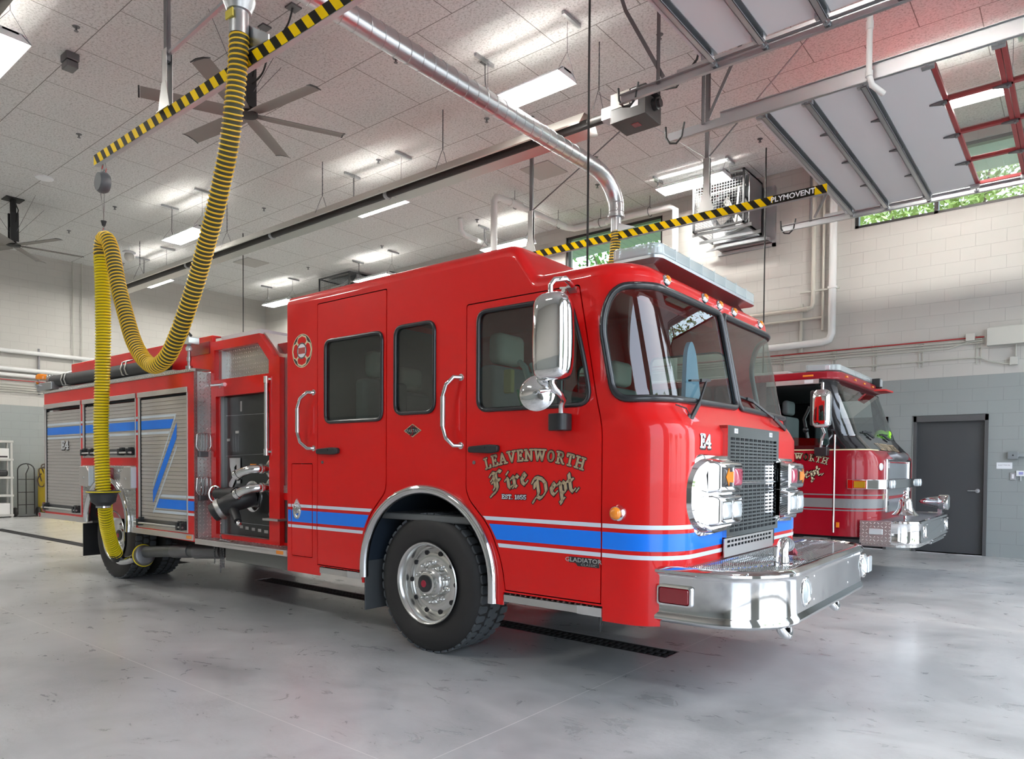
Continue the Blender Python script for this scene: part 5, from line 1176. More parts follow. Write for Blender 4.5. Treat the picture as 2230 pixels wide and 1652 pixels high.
# lettering on the door
a, b_ = MB(), MB(); pf0 = None
def arc2(sc):
    L = wlen('LEAVENWORTH', SLAB, 1.06)
    def f(pen, gx_, gy_, wd):
        s_ = (pen+wd/2-L/2)*sc; ang = s_/1.28*1.06; lx = (gx_-wd/2)*sc; r_ = 1.28+gy_*.072
        return (-2.715+r_*math.sin(ang)+lx*math.cos(ang), 1.462-1.28+r_*math.cos(ang)-lx*math.sin(ang))
    return f
pf = arc2(.0735); word(a, 'LEAVENWORTH', SLAB, nibdisc(.15,.16), pf, lambda u, z: P2(u, z, .003), 1.06); word(b_, 'LEAVENWORTH', SLAB, nibdisc(.10,.085), pf, lambda u, z: P2(u, z, .007), 1.06)
for txt, x0, z0 in (('Fire',-3.05,1.25),('Dept.',-2.70,1.215)):
    pf = lin_place(x0, z0, .128, .13, .2); word(a, txt, BLK, nibrect(.12,.065,38), pf, lambda u, z: P2(u, z, .003), 1.12); word(b_, txt, BLK, nibrect(.085,.03,38), pf, lambda u, z: P2(u, z, .007), 1.12)
a.build('lettering_outline', M['ink'], T2, smooth=0, fixn=False); b_.build('door_lettering', M['cream'], T2, smooth=0, fixn=False)
# letters across the hood
a = MB(); sc = .105; L = wlen('LEAVENWORTH', SLAB, 1.05)
word(a, 'LEAVENWORTH', SLAB, nibdisc(.10,.085), lambda pen, gx_, gy_, wd: ((pen+gx_-L/2)*sc, gy_), lambda s, g: (lambda z: (F2(z)+.006, C2+s, z+.004))(1.585+g*.075), 1.05)
a.build('hood_lettering', M['tan'], T2, smooth=0, fixn=False)
# mirror
q = MB(); cx2, cy2 = -2.34, -.23
def mir2(u, v):
    an = u*2*PI; k, z = v; return (cx2+.10*math.copysign(abs(math.cos(an))**.6, math.cos(an))*k, cy2+.075*math.copysign(abs(math.sin(an))**.6, math.sin(an))*k, z)
q.grid(mir2, [i/24 for i in range(24)], [(.02,2.25),(.6,2.245),(.9,2.22),(1,2.16),(1,1.90),(.95,1.85),(.7,1.82),(.02,1.815)], closeu=True)
mo = q.build('side_mirror', M['chrome'], T2, smooth=60)
MB().box(-2.46,-.28,1.84,-2.40,-.12,2.24).build('mirror_back', M['black'], mo, bevel=.02)
MB().tube([(cx2,cy2,2.24),(cx2-.0,cy2+.02,2.32),(cx2-.05,-.08,2.34),(cx2-.08,-.01,2.33)],.015,8).build('upper_arm', M['chrome'], mo)
MB().tube([(cx2,cy2,1.83),(cx2+.02,cy2+.04,1.76),(cx2-.02,-.13,1.70),(cx2-.04,-.10,1.60)],.017,8).build('lower_arm', M['chrome'], mo)
MB().box(-2.45,-.12,1.50,-2.31,.0,1.60).build('arm_base', M['black'], mo, bevel=.01)
# light bar and spot
MB().prism(rpoly([(-2.66,.20),(-2.36,.30),(-2.30,.36),(-2.30,2.05),(-2.36,2.12),(-2.66,2.22)],.04),'xy',2.505,2.525).build('light_bar', M['black'], T2, bevel=.004)
MB().prism(rpoly([(-2.66,.20),(-2.36,.30),(-2.30,.36),(-2.30,2.05),(-2.36,2.12),(-2.66,2.22)],.04),'xy',2.526,2.60).build('light_bar_lens', M['lens'], T2, smooth=30, bevel=.01)
q = MB()
for k in range(8): q.box(-2.39,.40+k*.205,2.533,-2.33,.40+k*.205+.165,2.588)
for x in (-2.62,-2.54,-2.46): q.box(x,.27,2.533,x+.06,.30,2.588)
q.build('led_module', mat('white_led_block',(.75,.77,.8),.35), T2, smooth=0, bevel=.005)
sp = MB().box(-2.28,1.86,2.45,-2.18,2.0,2.575).build('spot_lamp', M['black'], T2, bevel=.01); MB().box(-2.18,1.875,2.465,-2.172,1.985,2.56).build('spot_lens', M['clear'], sp, smooth=0)
for y in (.35,.75,1.21,1.67): MB().box(-2.24,y-.035,2.43,-2.215,y+.035,2.455).build('roof_marker', M['amber'], T2, bevel=.005)
MB().box(-2.62,-.022,2.43,-2.50,-.01,2.452).build('roof_marker', M['amber'], T2, bevel=.004)
MB().box(-2.225,-.014,.68,-2.19,-.004,.74).build('side_marker', M['amber'], T2, bevel=.003)
# wipers
for y in (.55,1.45): MB().bar((-2.02,y+.25,1.735),(-2.06,y,1.80),.02,.02).bar((-2.055,y-.15,1.79),(-2.055,y+.28,1.80),.014,.02).build('wiper', M['gasket'], T2)
# chrome grille, hood scoop, belt bar, lamps
gr = MB().box(-1.90,.50,.84,-1.80,.62,1.47).box(-1.90,1.80,.84,-1.80,1.92,1.47).box(-1.90,.50,1.44,-1.80,1.92,1.475).build('grille_frame', M['chrome'], T2, bevel=.02, seg=3)
q = MB()
for z0, z1 in ((1.23,1.43),(1.03,1.20),(.84,1.0)): q.box(-1.86,.62,z0,-1.815,1.80,z1)
q.build('grille_panel', mat('pale_metal_panel',(.62,.66,.70),.25,.9), gr, smooth=0, bevel=.01)
MB().tube([(-1.90,.9,1.50),(-1.82,.95,1.52),(-1.78,1.05,1.50),(-1.78,1.35,1.50),(-1.82,1.45,1.52)],.05,12).build('hood_emblem', M['galv_dark'], gr)
bb = [(-2.11,-.03),(-1.95,-.03),(-1.83,.06),(-1.74,.16),(-1.735,.55),(-1.735,1.87),(-1.74,2.26),(-1.83,2.36),(-1.95,2.45),(-2.11,2.45)]
ins = [(-2.11,.02),(-1.97,.02),(-1.88,.10),(-1.80,.2),(-1.80,2.2),(-1.88,2.3),(-1.97,2.4),(-2.11,2.4)]
bbo = MB().prism(bb+ins[::-1],'xy',1.125,1.235).build('belt_bar', M['polish'], T2, smooth=30, bevel=.006)
MB().box(-2.05,-.045,1.13,-1.90,-.025,1.228).build('lamp_bezel', M['chrome'], bbo, bevel=.006); MB().box(-2.035,-.05,1.142,-1.915,-.044,1.216).build('amber_lens', mat('gold_lens',(.45,.28,.02),.1,0,1), bbo, bevel=.004)
for y in (.30,.44,1.95,2.10): MB().lathe((-1.735,y,1.18),(1,0,0),[(0,.05),(.02,.05),(.03,.04),(.035,.0)],18,cap=False).build('headlamp', M['clear'], bbo)
MB().lathe((-1.84,.28,1.38),(1,-.3,0),[(0,.04),(.02,.045),(.03,.03),(.032,0)],10,cap=False).build('warning_lamp', M['clear'], T2)
MB().box(-1.83,.36,1.0,-1.816,.42,1.07).build('number_tile', M['tan'], T2, smooth=0)
# bumper
bpp = [(-1.97,.02),(-1.66,.02)]+[(-1.66+.26*math.sin(k*PI/16), .28-.26*math.cos(k*PI/16)) for k in range(1,9)]
bfull = bpp+[(-1.40,.8),(-1.40,1.6)]+[(x, W2_-y) for x, y in reversed(bpp)]
nr = []
for i in range(len(bfull)):
    p_, n_2 = Vector(bfull[max(0,i-1)]), Vector(bfull[min(len(bfull)-1,i+1)]); t_ = (n_2-p_).normalized(); nr.append(Vector((t_.y,-t_.x)))
pf_ = [(-.04,.765),(-.02,.775),(.0,.77),(.006,.755),(-.004,.735),(-.004,.56),(.006,.54),(0,.527),(-.03,.522)]
bm2 = MB().grid(lambda i, j: (bfull[i][0]+nr[i].x*pf_[j][0], bfull[i][1]+nr[i].y*pf_[j][0], pf_[j][1]), list(range(1,len(bfull)-1)), list(range(len(pf_)))).build('front_bumper', M['chrome'], T2, smooth=50, solid=-.006)
MB().box(-1.975,.0,.525,-1.66,.02,.775).build('bumper_side_plate', M['tplate'], bm2, smooth=0); MB().box(-1.975,W2_-.02,.525,-1.66,W2_,.775).build('bumper_side_plate', M['tplate'], bm2, smooth=0)
MB().prism([(bfull[i][0]-nr[i].x*.03, bfull[i][1]-nr[i].y*.03) for i in range(len(bfull))],'xy',.755,.768).build('bumper_deck', M['deck'], bm2, smooth=0)
MB().box(-1.88,-.014,.625,-1.74,.0,.69).build('side_lamp', M['clear'], bm2, bevel=.012, seg=3)
MB().prism([(bfull[i][0]-nr[i].x*.02, bfull[i][1]-nr[i].y*.02) for i in range(len(bfull))],'xy',.49,.52).build('bumper_under_tray', M['tplate'], bm2, smooth=0)
MB().box(-1.46,.9,.475,-1.40,1.85,.50).box(-1.46,.95,.505,-1.39,1.8,.52).build('tow_rail', M['polish'], bm2, smooth=0, bevel=.005)
for y in (.42,2.0):
    MB().lathe((-1.402,y,.65),(1,0,0),[(0,.075),(.012,.07),(.0,.06),(-.02,.0)],20,cap=False).build('fog_lamp', M['chrome'], bm2)
for y in (.30,.56,.62,1.6,1.86,2.16):
    for z in (.58,.72): MB().lathe((-1.404,y,z),(1,0,0),[(0,.012),(.008,.009),(.01,0)],8,cap=False).build('bumper_bolt', M['chrome'], bm2)
# bell
bx, by = -1.60, .44
bl = MB().lathe((bx,by,.828),(0,0,1),[(0,.135),(.008,.14),(.02,.125),(.05,.098),(.09,.078),(.15,.070),(.18,.062),(.20,.045),(.205,.0)],36,cap=False).build('bell', M['chrome'], T2, smooth=60)
MB().cyl((bx,by,.768),(bx,by,.84),.016,12).lathe((bx,by,1.03),(0,0,1),[(0,.022),(.02,.03),(.035,.018),(.05,.028),(.065,.02),(.08,.024),(.095,.0)],16,cap=False).build('bell_stand', M['chrome'], bl)
# siren
sc_ = Vector((-1.52,2.05,.93))
si = MB().lathe(sc_,(1,0,0),[(-.19,.0),(-.185,.02),(-.14,.045),(-.08,.062),(0,.072),(.03,.074)],26,cap=False).lathe(sc_,(1,0,0),[(.03,.095),(.04,.10),(.13,.10),(.14,.095),(.15,.06)],28).build('siren', M['polish'], T2, smooth=40)
MB().bar((-1.48,2.05,.77),(-1.48,2.05,.84),.05,.03).build('siren_foot', M['chrome'], si); MB().lathe(sc_+Vector((-.19,0,0)),(-1,0,0),[(0,.014),(.012,.0)],10,cap=False).build('siren_tail_lamp', M['redlens'], si)
for sd in (0,1):
    yy = .06 if not sd else W2_-.06
    wheel(T2, -3.75, yy, .505, .505, .36, -1 if not sd else 1); wheel(T2, -8.1, yy, .505, .505, .50, -1 if not sd else 1)
MB().box(-9.3,.6,.5,-2.1,.8,.9).box(-9.3,1.6,.5,-2.1,1.8,.9).box(-3.0,.3,.55,-2.2,2.1,.9).build('chassis', M['dark'], T2, smooth=0)
# ================================================================ LIGHT FIXTURES
def fixture(cx, cy, z, label, L=1.30):
    t = thing('shop_light', label, 'ceiling light', (cx, cy, z), 'hanging fluorescent shop lights'); x0, x1 = cx-L/2, cx+L/2
    MB().prism([(cy-.21,z),(cy-.20,z-.004),(cy-.105,z+.07),(cy-.10,z+.085)],'yz',x0,x1).prism([(cy+.21,z),(cy+.20,z-.004),(cy+.105,z+.07),(cy+.10,z+.085)],'yz',x0,x1).box(x0,cy-.080,z+.06,x1,cy+.080,z+.085).prism([(cy-.21,z-.005),(cy+.21,z-.005),(cy+.13,z+.085),(cy-.13,z+.085)],'yz',x0,x0+.004).prism([(cy-.21,z-.005),(cy+.21,z-.005),(cy+.13,z+.085),(cy-.13,z+.085)],'yz',x1-.004,x1).build('housing', M['housing'], t, smooth=0)  # narrow top slots added so the tubes also light the ceiling
    for dy in (-.125,-.04,.04,.125): MB().cyl((x0+.02,cy+dy,z+.018),(x1-.02,cy+dy,z+.018),.016,8).build('tube', M['lamp'], t)
    for x in (x0-.05, x1+.05):
        xx = x+.06 if x < cx else x-.06
        MB().tube([(xx,cy,ZC-.03),(xx,cy,z+.30)],.0035,5).tube([(xx,cy-.17,z+.05),(xx,cy,z+.30),(xx,cy+.17,z+.05)],.003,5).build('hanging_wire', M['galv_dark'], t)
        MB().box(x-.02,cy-.18,ZC-.045,x+.02,cy+.18,ZC-.005).build('ceiling_channel', M['galv'], t, smooth=0)
    xc = x0-.1
    MB().box(xc-.05,cy+.02,ZC-.012,xc+.05,cy+.12,ZC-.0).tube([(xc,cy+.07,ZC-.02),(xc+.01,cy+.06,ZC-.22),(xc+.04,cy+.04,z+.25),(xc+.2,cy,z+.1)],.008,6).build('power_cord', M['galv_dark'], t)
    return t
fixture(-5.65,7.22,6.10,'bright fluorescent light crossed by the silver duct')
fixture(-14.42,7.2,6.02,'small fluorescent light left of the hose, above the tube heater')
fixture(-10.07,8.53,6.03,'fluorescent light mostly hidden behind the middle of the tube heater')
fixture(-18.75,8.53,6.03,'fluorescent light just under the far end of the tube heater')
fixture(-5.68,12.22,6.52,'fluorescent light behind the wall exhaust fan by the striped boom')
fixture(-10.02,12.2,6.2,'fluorescent light hidden behind the crew cab roof by the back wall')
fixture(-14.46,12.2,6.2,'fluorescent light behind the crew cab near the mesh fan box')
fixture(-18.78,12.2,6.17,'fluorescent light touching the rear edge of the red cab roof')
fixture(-10.07,2.72,6.1,'large fluorescent light cut off by the left edge of the photo')
fixture(-1.45,10.9,6.15,'fluorescent light seen through the glass of the raised door')
fixture(-1.45,4.5,6.1,'unseen fluorescent light added above the raised door nearest the camera')  # hidden lamp added for fill and red bounce off the door top
fixture(-18.75,3.0,6.1,'fluorescent light over the rear left of the hall')
fixture(-5.7,-1.8,6.1,'unseen fluorescent light added over the empty bay beside the red engine, front')  # out-of-view row of three, added to balance the hall lighting
fixture(-12.0,-1.8,6.1,'unseen fluorescent light added over the empty bay beside the red engine, middle')
fixture(-18.0,-1.8,6.1,'unseen fluorescent light added over the empty bay beside the red engine, rear')

# ================================================================ RADIANT TUBE HEATER
def heater(x0, x1, y, z, label, chains, burner=True):
    t = thing('tube_heater', label, 'heater', ((x0+x1)/2, y, z), 'radiant tube heaters under the ceiling')
    MB().cyl((x0,y,z),(x1,y,z),.058,18).build('burner_tube', M['tube'], t)
    pr = [(-.235,-.06),(-.225,-.075),(-.20,-.04),(-.11,.10),(.11,.10),(.20,-.04),(.225,-.075),(.235,-.06)]; q = MB()
    q.grid(lambda i, x: (x, y+pr[i][0], z+pr[i][1]), list(range(8)), [x0+.1, x1-.25])
    q.build('reflector', mat('polished_reflector',(.68,.66,.62),.28,1) if 'polished_reflector' not in bpy.data.materials else bpy.data.materials['polished_reflector'], t, smooth=25, solid=.004)
    n = max(1, int((x1-x0)/3.0))
    for k in range(n+1):
        x = x0+.4+k*(x1-x0-1.2)/n
        MB().tube([(x, y+.075*math.cos(a), z+.075*math.sin(a)) for a in frange(-PI, 0, PI/8)],.006,6).bar((x,y-.2,z+.0),(x,y+.2,z+.0),.006,.006).cyl((x-.06,y,z),(x+.02,y,z),.064,14).build('tube_clamp', M['galv'], t)
    for x in chains:
        c_ = MB(); zz = ZC-.02; k = 0
        while zz > z+.36: c_.obox((x,y,zz),(.003 if k % 2 else .009,.009 if k % 2 else .003,.022)); zz -= .036; k += 1
        c_.tube([(x,y-.16,z+.02),(x,y-.02,z+.36),(x,y+.02,z+.36),(x,y+.16,z+.02)],.005,6); c_.build('hanging_chain', M['galv_dark'], t, smooth=0)
    if burner:
        MB().cyl((x1-.02,y,z),(x1+.22,y,z),.07,16).box(x1+.0,y-.09,z-.07,x1+.16,y+.09,z+.07).build('burner_throat', M['galv'], t)
        b_ = MB().box(x1+.20,y-.20,z-.22,x1+.68,y+.20,z+.14).build('burner_box', mat('burner_box_dark',(.045,.044,.043),.45), t, bevel=.008)
        MB().box(x1+.20,y-.206,z-.05,x1+.46,y-.202,z+.13).box(x1+.196,y-.2,z-.22,x1+.2,y+.2,z+.14).build('box_panel', mat('burner_box_beige',(.42,.40,.37),.5), b_, smooth=0)
        MB().box(x1+.48,y-.205,z-.1,x1+.58,y-.2,z+.12).build('box_label', M['wht'], b_, smooth=0)
        MB().box(x1+.40,y-.05,z-.224,x1+.50,y+.05,z-.22).build('warning_label', M['redlens'], b_, smooth=0)
        MB().lathe((x1+.68,y,z-.05),(1,0,0),[(0,.07),(.06,.07),(.065,.05),(.1,.05)],18).box(x1+.68,y-.08,z+.04,x1+.76,y+.02,z+.10).build('blower', M['black'], b_)
    return t
h1 = heater(-19.4,-4.85,7.85,5.80,'long radiant tube heater with shiny reflector running through the hall', (-4.95,-7.74,-10.75,-14.0,-18.04))
heater(-16,-7.2,2.10,5.80,'second tube heater just entering the top left corner of the photo', (-9,-12), False)
g_ = MB().tube([(-4.05,7.78,5.86),(-3.8,7.7,5.78),(-3.5,7.6,5.95),(-3.42,7.55,6.15),(-3.4,7.5,6.55),(-3.1,7.4,6.72)],.013,8)
tag(g_.build('gas_line', M['cord']), 'black gas hose looping up from the heater burner box', 'gas hose')
q = thing('gas_valve', 'brass gas valve with blue handle above the burner box', 'valve', (-3.42,7.75,6.2))
MB().cyl((-3.42,7.75,6.0),(-3.42,7.75,6.3),.014,10).cyl((-3.42,7.75,6.16),(-3.42,7.75,6.26),.03,10).cyl((-3.42,7.75,6.3),(-3.42,7.75,ZC),.012,8).build('valve_body', mat('brass',(.55,.38,.12),.3,1), q)
MB().bar((-3.40,7.75,6.26),(-3.33,7.75,6.28),.02,.012).bar((-3.34,7.75,6.22),(-3.34,7.75,6.34),.014,.012).build('valve_handle', mat('blue_handle',(.03,.06,.35),.4), q)

# ================================================================ EXTRACTION: duct, booms, hoses
def spiral(mb, pts, r, pitch, rr_, per=16):
    P_ = [Vector(p) for p in pts]; L = 0; prev = None; out = []
    cum = [0]
    for i in range(1, len(P_)): cum.append(cum[-1]+(P_[i]-P_[i-1]).length)
    tot = cum[-1]; n = int(tot/pitch*per); nrm = None; k = 0
    for i in range(n+1):
        s_ = tot*i/n
        while k < len(P_)-2 and cum[k+1] < s_: k += 1
        f = (s_-cum[k])/max(1e-6, cum[k+1]-cum[k]); p = P_[k].lerp(P_[k+1], f); t_ = (P_[k+1]-P_[k]).normalized()
        if k+2 < len(P_): t_ = t_.lerp((P_[k+2]-P_[k+1]).normalized(), f*.5).normalized()
        if nrm is None: nrm = t_.orthogonal().normalized()
        nrm = (nrm-t_*nrm.dot(t_)).normalized(); bn = t_.cross(nrm); a = 2*PI*i/per
        out.append(p+(nrm*math.cos(a)+bn*math.sin(a))*r)
    mb.tube(out, rr_, 5)
def smoothp(pts, sub=6):
    P_ = [Vector(p) for p in pts]; out = []
    for i in range(len(P_)-1):
        p0, p1, p2, p3 = P_[max(0,i-1)], P_[i], P_[i+1], P_[min(len(P_)-1,i+2)]
        for k in range(sub):
            t = k/sub; out.append(.5*((2*p1)+(p2-p0)*t+(2*p0-5*p1+4*p2-p3)*t*t+(3*p1-p0-3*p2+p3)*t**3))
    out.append(P_[-1]); return out
du = thing('exhaust_duct', 'silver spiral duct running across under the ceiling and elbowing down', 'duct', (-5.3,6,5.45))
BM1, BM2 = (3.10, 4.505), (8.86, 4.635)
dx = -5.33
dp_ = [(dx,2.2,5.46),(dx,8.30,5.47)]+[(dx+.05*(k/8), 8.30+.56*math.sin(k*PI/16), 5.47-.34*(1-math.cos(k*PI/16))*1.2) for k in range(1,9)]+[(dx+.05,8.86,4.93)]
MB().tube(dp_, .108, 24).build('duct_run', M['galv'] if False else wobble(mat('spiral_galvanised',(.62,.64,.66),.3,1),12,.1), du, smooth=50)
q = MB(); spiral(q, [(dx,2.2,5.46),(dx,8.30,5.47)], .108, .165, .0045, 28); q.tube([(dx+.108*math.cos(a),8.34,5.47+.108*math.sin(a)) for a in frange(0,2*PI,PI/12)[:-1]],.005,5,closed=True)
for z in (5.10,4.98): q.tube([(dx+.05+.11*math.cos(a),8.86+.11*math.sin(a),z) for a in frange(0,2*PI,PI/12)[:-1]],.005,5,closed=True)
q.build('spiral_seam', M['galv'], du)
MB().lathe((dx+.05,8.86,4.70),(0,0,1),[(0,.075),(.20,.075),(.205,.12),(.235,.12),(.24,.108)],24).build('reducer', M['galv'], du)
d1_ = MB().tube([(-5.15,2.99,5.46),(-5.15,2.99,5.02)],.105,24).lathe((-5.15,2.99,4.66),(0,0,1),[(0,.072),(.17,.072),(.175,.09),(.24,.115),(.26,.122),(.28,.122),(.285,.106),(.40,.106)],24).build('drop_collar', M['galv'], du)
MB().box(-5.20,2.905,4.76,-5.10,2.917,4.82).build('collar_label', mat('yellow_label',(.55,.45,.05),.5), d1_, smooth=0)
def boom(x0, x1, B, label, labelx=None):
    y, z = B; t = thing('exhaust_boom', label, 'exhaust boom', ((x0+x1)/2, y, z), 'hazard striped exhaust booms'); h = .052
    MB().box(x0,y-.03,z-h,x1,y-.0,z+h).box(x0,y-.036,z-h-.006,x1,y+.012,z-h).build('boom_rail', M['galv'], t, smooth=0, bevel=.004)
    w = .081; yq_ = []; x = x0; k = 0; sl = .085; xe = x1 if not labelx else labelx[0]
    def seg(q, a, b_):
        q = MB()
        pts = [(max(x0,a-sl/2 if False else a),-h),(b_,-h),(b_-sl,h),(a-sl,h)]
        pts = [(min(max(px_,x0),x1),pz) for px_, pz in pts]
        yq_.append([(px_,y-.0375,z+pz) for px_, pz in pts])
    while x < x1+w:
        seg(None, x, x+w)
        x += w; k += 1
    if labelx:
        lq = MB().box(labelx[0],y-.0385,z-h,labelx[1],y-.037,z+h).build('name_plate', M['hzk'], t, smooth=0)
        f_ = MB(); ftext(f_, 'PLYMOVENT', .098, lambda a, b_, c_: ((labelx[0]+labelx[1])/2-.008+a*.94, y-.0392, z+b_*.92), fill=.0022); f_.lathe((labelx[1]-.028,y-.0385,z+.03),(0,-1,0),[(.0,.009),(.001,.009),(.001,0)],12,cap=False); f_.build('name_lettering', M['wht'], lq, smooth=0, fixn=False)
    q = MB()
    for i, c4 in enumerate(yq_): q.slot(i % 2).add(c4, [(0,1,2,3)])
    for i, c4 in enumerate(yq_): q.slot(i % 2).add([(a,y+.0015,c_) for a, _, c_ in c4], [(3,2,1,0)])
    q.build('hazard_tape', [M['hzy'], M['hzk']], t, smooth=0, fixn=False)
    return t
def boom_pole(t, x, y, z, joint, braces):
    MB().box(x-.042,y-.03,z+.06,x-.036,y+.03,joint).box(x-.042,y-.03,z+.06,x+.042,y-.024,joint).box(x-.042,y+.024,z+.06,x+.042,y+.03,joint).build('pole_sleeve', M['alu'], t, smooth=0)
    MB().box(x-.026,y-.02,joint-.1,x+.026,y+.02,ZC).box(x-.03,y-.006,joint,x+.03,y+.006,ZC).build('pole', M['galv_dark'], t, smooth=0)
    MB().prism([(x-.11,z+.055),(x+.11,z+.055),(x+.04,z+.30),(x-.04,z+.30)],'xz',y-.036,y-.032).box(x-.11,y-.05,z+.05,x+.11,y+.05,z+.058).build('gusset_plate', M['alu'], t, smooth=0)
    for (xb, yb, zb) in braces: MB().bar((x,y,joint+.0),(xb,yb,zb),.024,.006).build('brace', M['galv_dark'], t, smooth=0)
b1 = boom(-8.09,-3.0,BM1,'black and yellow striped boom over the left side, holding the yellow hose')
boom_pole(b1,-6.55,3.10,4.505,5.10,[]); MB().bar((-6.5,3.10,5.06),(-4.3,3.10,5.22),.03,.03).build('stay_arm', M['galv'], b1, smooth=0)
MB().prism([(-5.30,4.60),(-4.86,4.56),(-4.86,4.60),(-5.22,4.82),(-5.30,4.82)],'xz',3.06,3.07).build('swivel_bracket', M['galv'], b1, smooth=0)
b2 = boom(-7.9,-2.42,BM2,'striped boom across the maroon engine bay with a lettered name plate at its end',(-3.05,-2.56))
boom_pole(b2,-3.92,8.86,4.635,5.38,[(-2.35,8.86,6.75),(-5.6,8.86,6.75)]); boom_pole(b2,-6.80,8.86,4.635,5.33,[(-5.05,8.86,6.2)])
MB().prism([(-5.22,4.69),(-4.95,4.69),(-4.95,4.70),(-5.20,4.80)],'xz',8.80,8.81).build('swivel_bracket', M['galv'], b2, smooth=0)
up = smoothp([(-5.337,3.1,4.80),(-5.358,3.1,4.563),(-5.415,3.1,4.253),(-5.501,3.1,3.946),(-5.603,3.1,3.711),(-5.737,3.1,3.438),(-5.883,3.1,3.198),(-6.034,3.1,2.949),(-6.206,3.1,2.715),(-6.393,3.1,2.493),(-6.58,3.1,2.335),(-6.824,3.1,2.275),(-7.05,3.1,2.361),(-7.26,3.1,2.546),(-7.43,3.1,2.813),(-7.59,3.1,3.107),(-7.69,3.1,3.352),(-7.765,3.1,3.53),(-7.86,3.1,3.655),(-7.955,3.1,3.675),(-8.01,3.1,3.60),(-8.01,3.1,3.50)])
kk = lambda z: 1-.035*min(1,max(0,(z-3.0)/1.2))
up = [Vector((v.x*kk(v.z), v.y*kk(v.z), 1.35+(v.z-1.35)*kk(v.z))) if v.x > -7.2 else v for v in up]
ho = thing('exhaust_hose', 'long ribbed yellow exhaust hose sagging from the boom to the tailpipe', 'hose', (-7,3.1,3))
MB().tube(up,.066,18).build('hose_wall', M['hosein'], ho, smooth=60)
q = MB(); spiral(q, up, .069, .038, .0075, 18); q.build('hose_rib', M['orange'], ho, smooth=60)
lo = smoothp([(-8.01,3.1,3.52),(-7.985,3.1,3.116),(-7.98,3.1,2.641),(-8.015,3.1,2.167),(-8.045,3.1,1.737),(-8.03,3.1,1.4),(-8.0,3.1,1.04)])
MB().tube(lo,.064,18).build('lower_hose_wall', mat('olive_groove_shade',(.10,.09,.01),.6), ho, smooth=60)  # dark olive core paints the shade in the gaps between yellow ribs
q = MB(); spiral(q, lo, .064, .030, .0118, 16); q.build('lower_hose_rib', M['yellow'], ho, smooth=60)
tl = smoothp([(-8.0,3.1,1.02),(-8.046,3.13,.965),(-8.142,3.18,.763),(-8.264,3.25,.603),(-8.37,3.33,.446),(-8.44,3.40,.345)])
MB().tube(tl,.062,18).build('end_hose_wall', bpy.data.materials['olive_groove_shade'], ho, smooth=60)
q = MB(); spiral(q, tl, .062, .030, .0112, 16); q.build('end_hose_rib', M['yellow'], ho, smooth=60)
sv = MB().lathe((-8.0,3.1,1.075),(0,0,-1),[(0,.085),(0,.150),(.012,.156),(.022,.150),(.035,.130),(.12,.115),(.13,.10),(.15,.075),(.16,.068)],28,cap=False).build('hose_saver', mat('black_rubber_cup',(.03,.033,.037),.55), ho, smooth=35)
MB().tube([(-8.0+.157*math.cos(a),3.1+.157*math.sin(a),1.062) for a in frange(0,2*PI,PI/16)[:-1]],.006,6,closed=True).build('yellow_rim', M['yellow'], sv)
MB().lathe((-8.0,3.1,.915),(0,0,-1),[(0,.07),(.02,.07)],22).build('hose_clamp', M['polish'], ho)
MB().tube([(-8.42,3.38,.37),(-8.46,3.42,.31),(-8.47,3.43,.29)],.068,18).build('hose_cuff', M['black'], ho)
MB().tube(smoothp([(-8.46,3.42,.30),(-8.44,3.45,.265),(-8.36,3.50,.275),(-8.27,3.54,.31)]),.045,16).build('nozzle_elbow', M['polish'], ho, smooth=60)
nd_ = Vector((.96,.10,.20)).normalized(); n0 = Vector((-8.29,3.535,.305))
MB().lathe(n0,nd_,[(0,.05),(.02,.06),(.15,.085),(.155,.08)],22).build('nozzle_cone', M['polish'], ho)
MB().lathe(n0,nd_,[(.14,.09),(.15,.115),(.19,.118),(.225,.11),(.235,.09)],26).build('nozzle_seal', M['galv_dark'], ho)
MB().tube([n0+nd_*.185+(nd_.orthogonal().normalized()*math.cos(a)+nd_.cross(nd_.orthogonal().normalized())*math.sin(a))*.12 for a in frange(0,2*PI,PI/14)[:-1]],.006,6,closed=True).build('nozzle_band', M['yellow'], ho)
ba = thing('hose_balancer', 'dark oval balancer reel hanging from the striped boom end', 'balancer', (-7.94,3.1,4.25), None)
MB().lathe((-7.94,3.14,4.25),(-.02,-1,0),[(0,.0),(0,.09),(.03,.108),(.07,.108),(.10,.09),(.10,0)],26,cap=False).build('reel_case', mat('charcoal_case',(.09,.10,.11),.45), ba)
MB().tube([(-7.97,3.1,4.44),(-7.99,3.1,4.40),(-7.96,3.1,4.34),(-7.93,3.1,4.38),(-7.95,3.1,4.44)],.007,6,closed=True).tube([(-7.90,3.1,4.44),(-7.88,3.1,4.38),(-7.90,3.1,4.33)],.006,6).build('carabiner', M['polish'], ba)
MB().cyl((-7.93,3.1,4.16),(-7.95,3.1,3.86),.004,6).tube([(-8.03,3.1,4.36),(-8.02,3.1,4.15),(-7.96,3.1,3.98),(-7.95,3.1,3.9)],.004,6).build('steel_wire', M['polish'], ba)
MB().lathe((-7.95,3.1,3.86),(0,0,-1),[(0,.03),(.05,.015)],12).build('wire_stop', M['black'], ba)
MB().tube([(-7.95,3.1,3.81),(-7.975,3.1,3.77),(-7.97,3.1,3.73),(-7.93,3.1,3.73),(-7.925,3.1,3.77)],.006,6,closed=True).build('shackle', M['polish'], ba)
h2 = thing('exhaust_hose', 'short upper end of a ribbed yellow hose behind the light bar of the red engine', 'hose', (-5.3,8.86,4.6))
p2 = smoothp([(-5.275,8.86,4.74),(-5.285,8.86,4.55),(-5.31,8.86,4.35),(-5.36,8.86,4.1),(-5.45,8.86,3.8),(-5.6,8.86,3.5)])
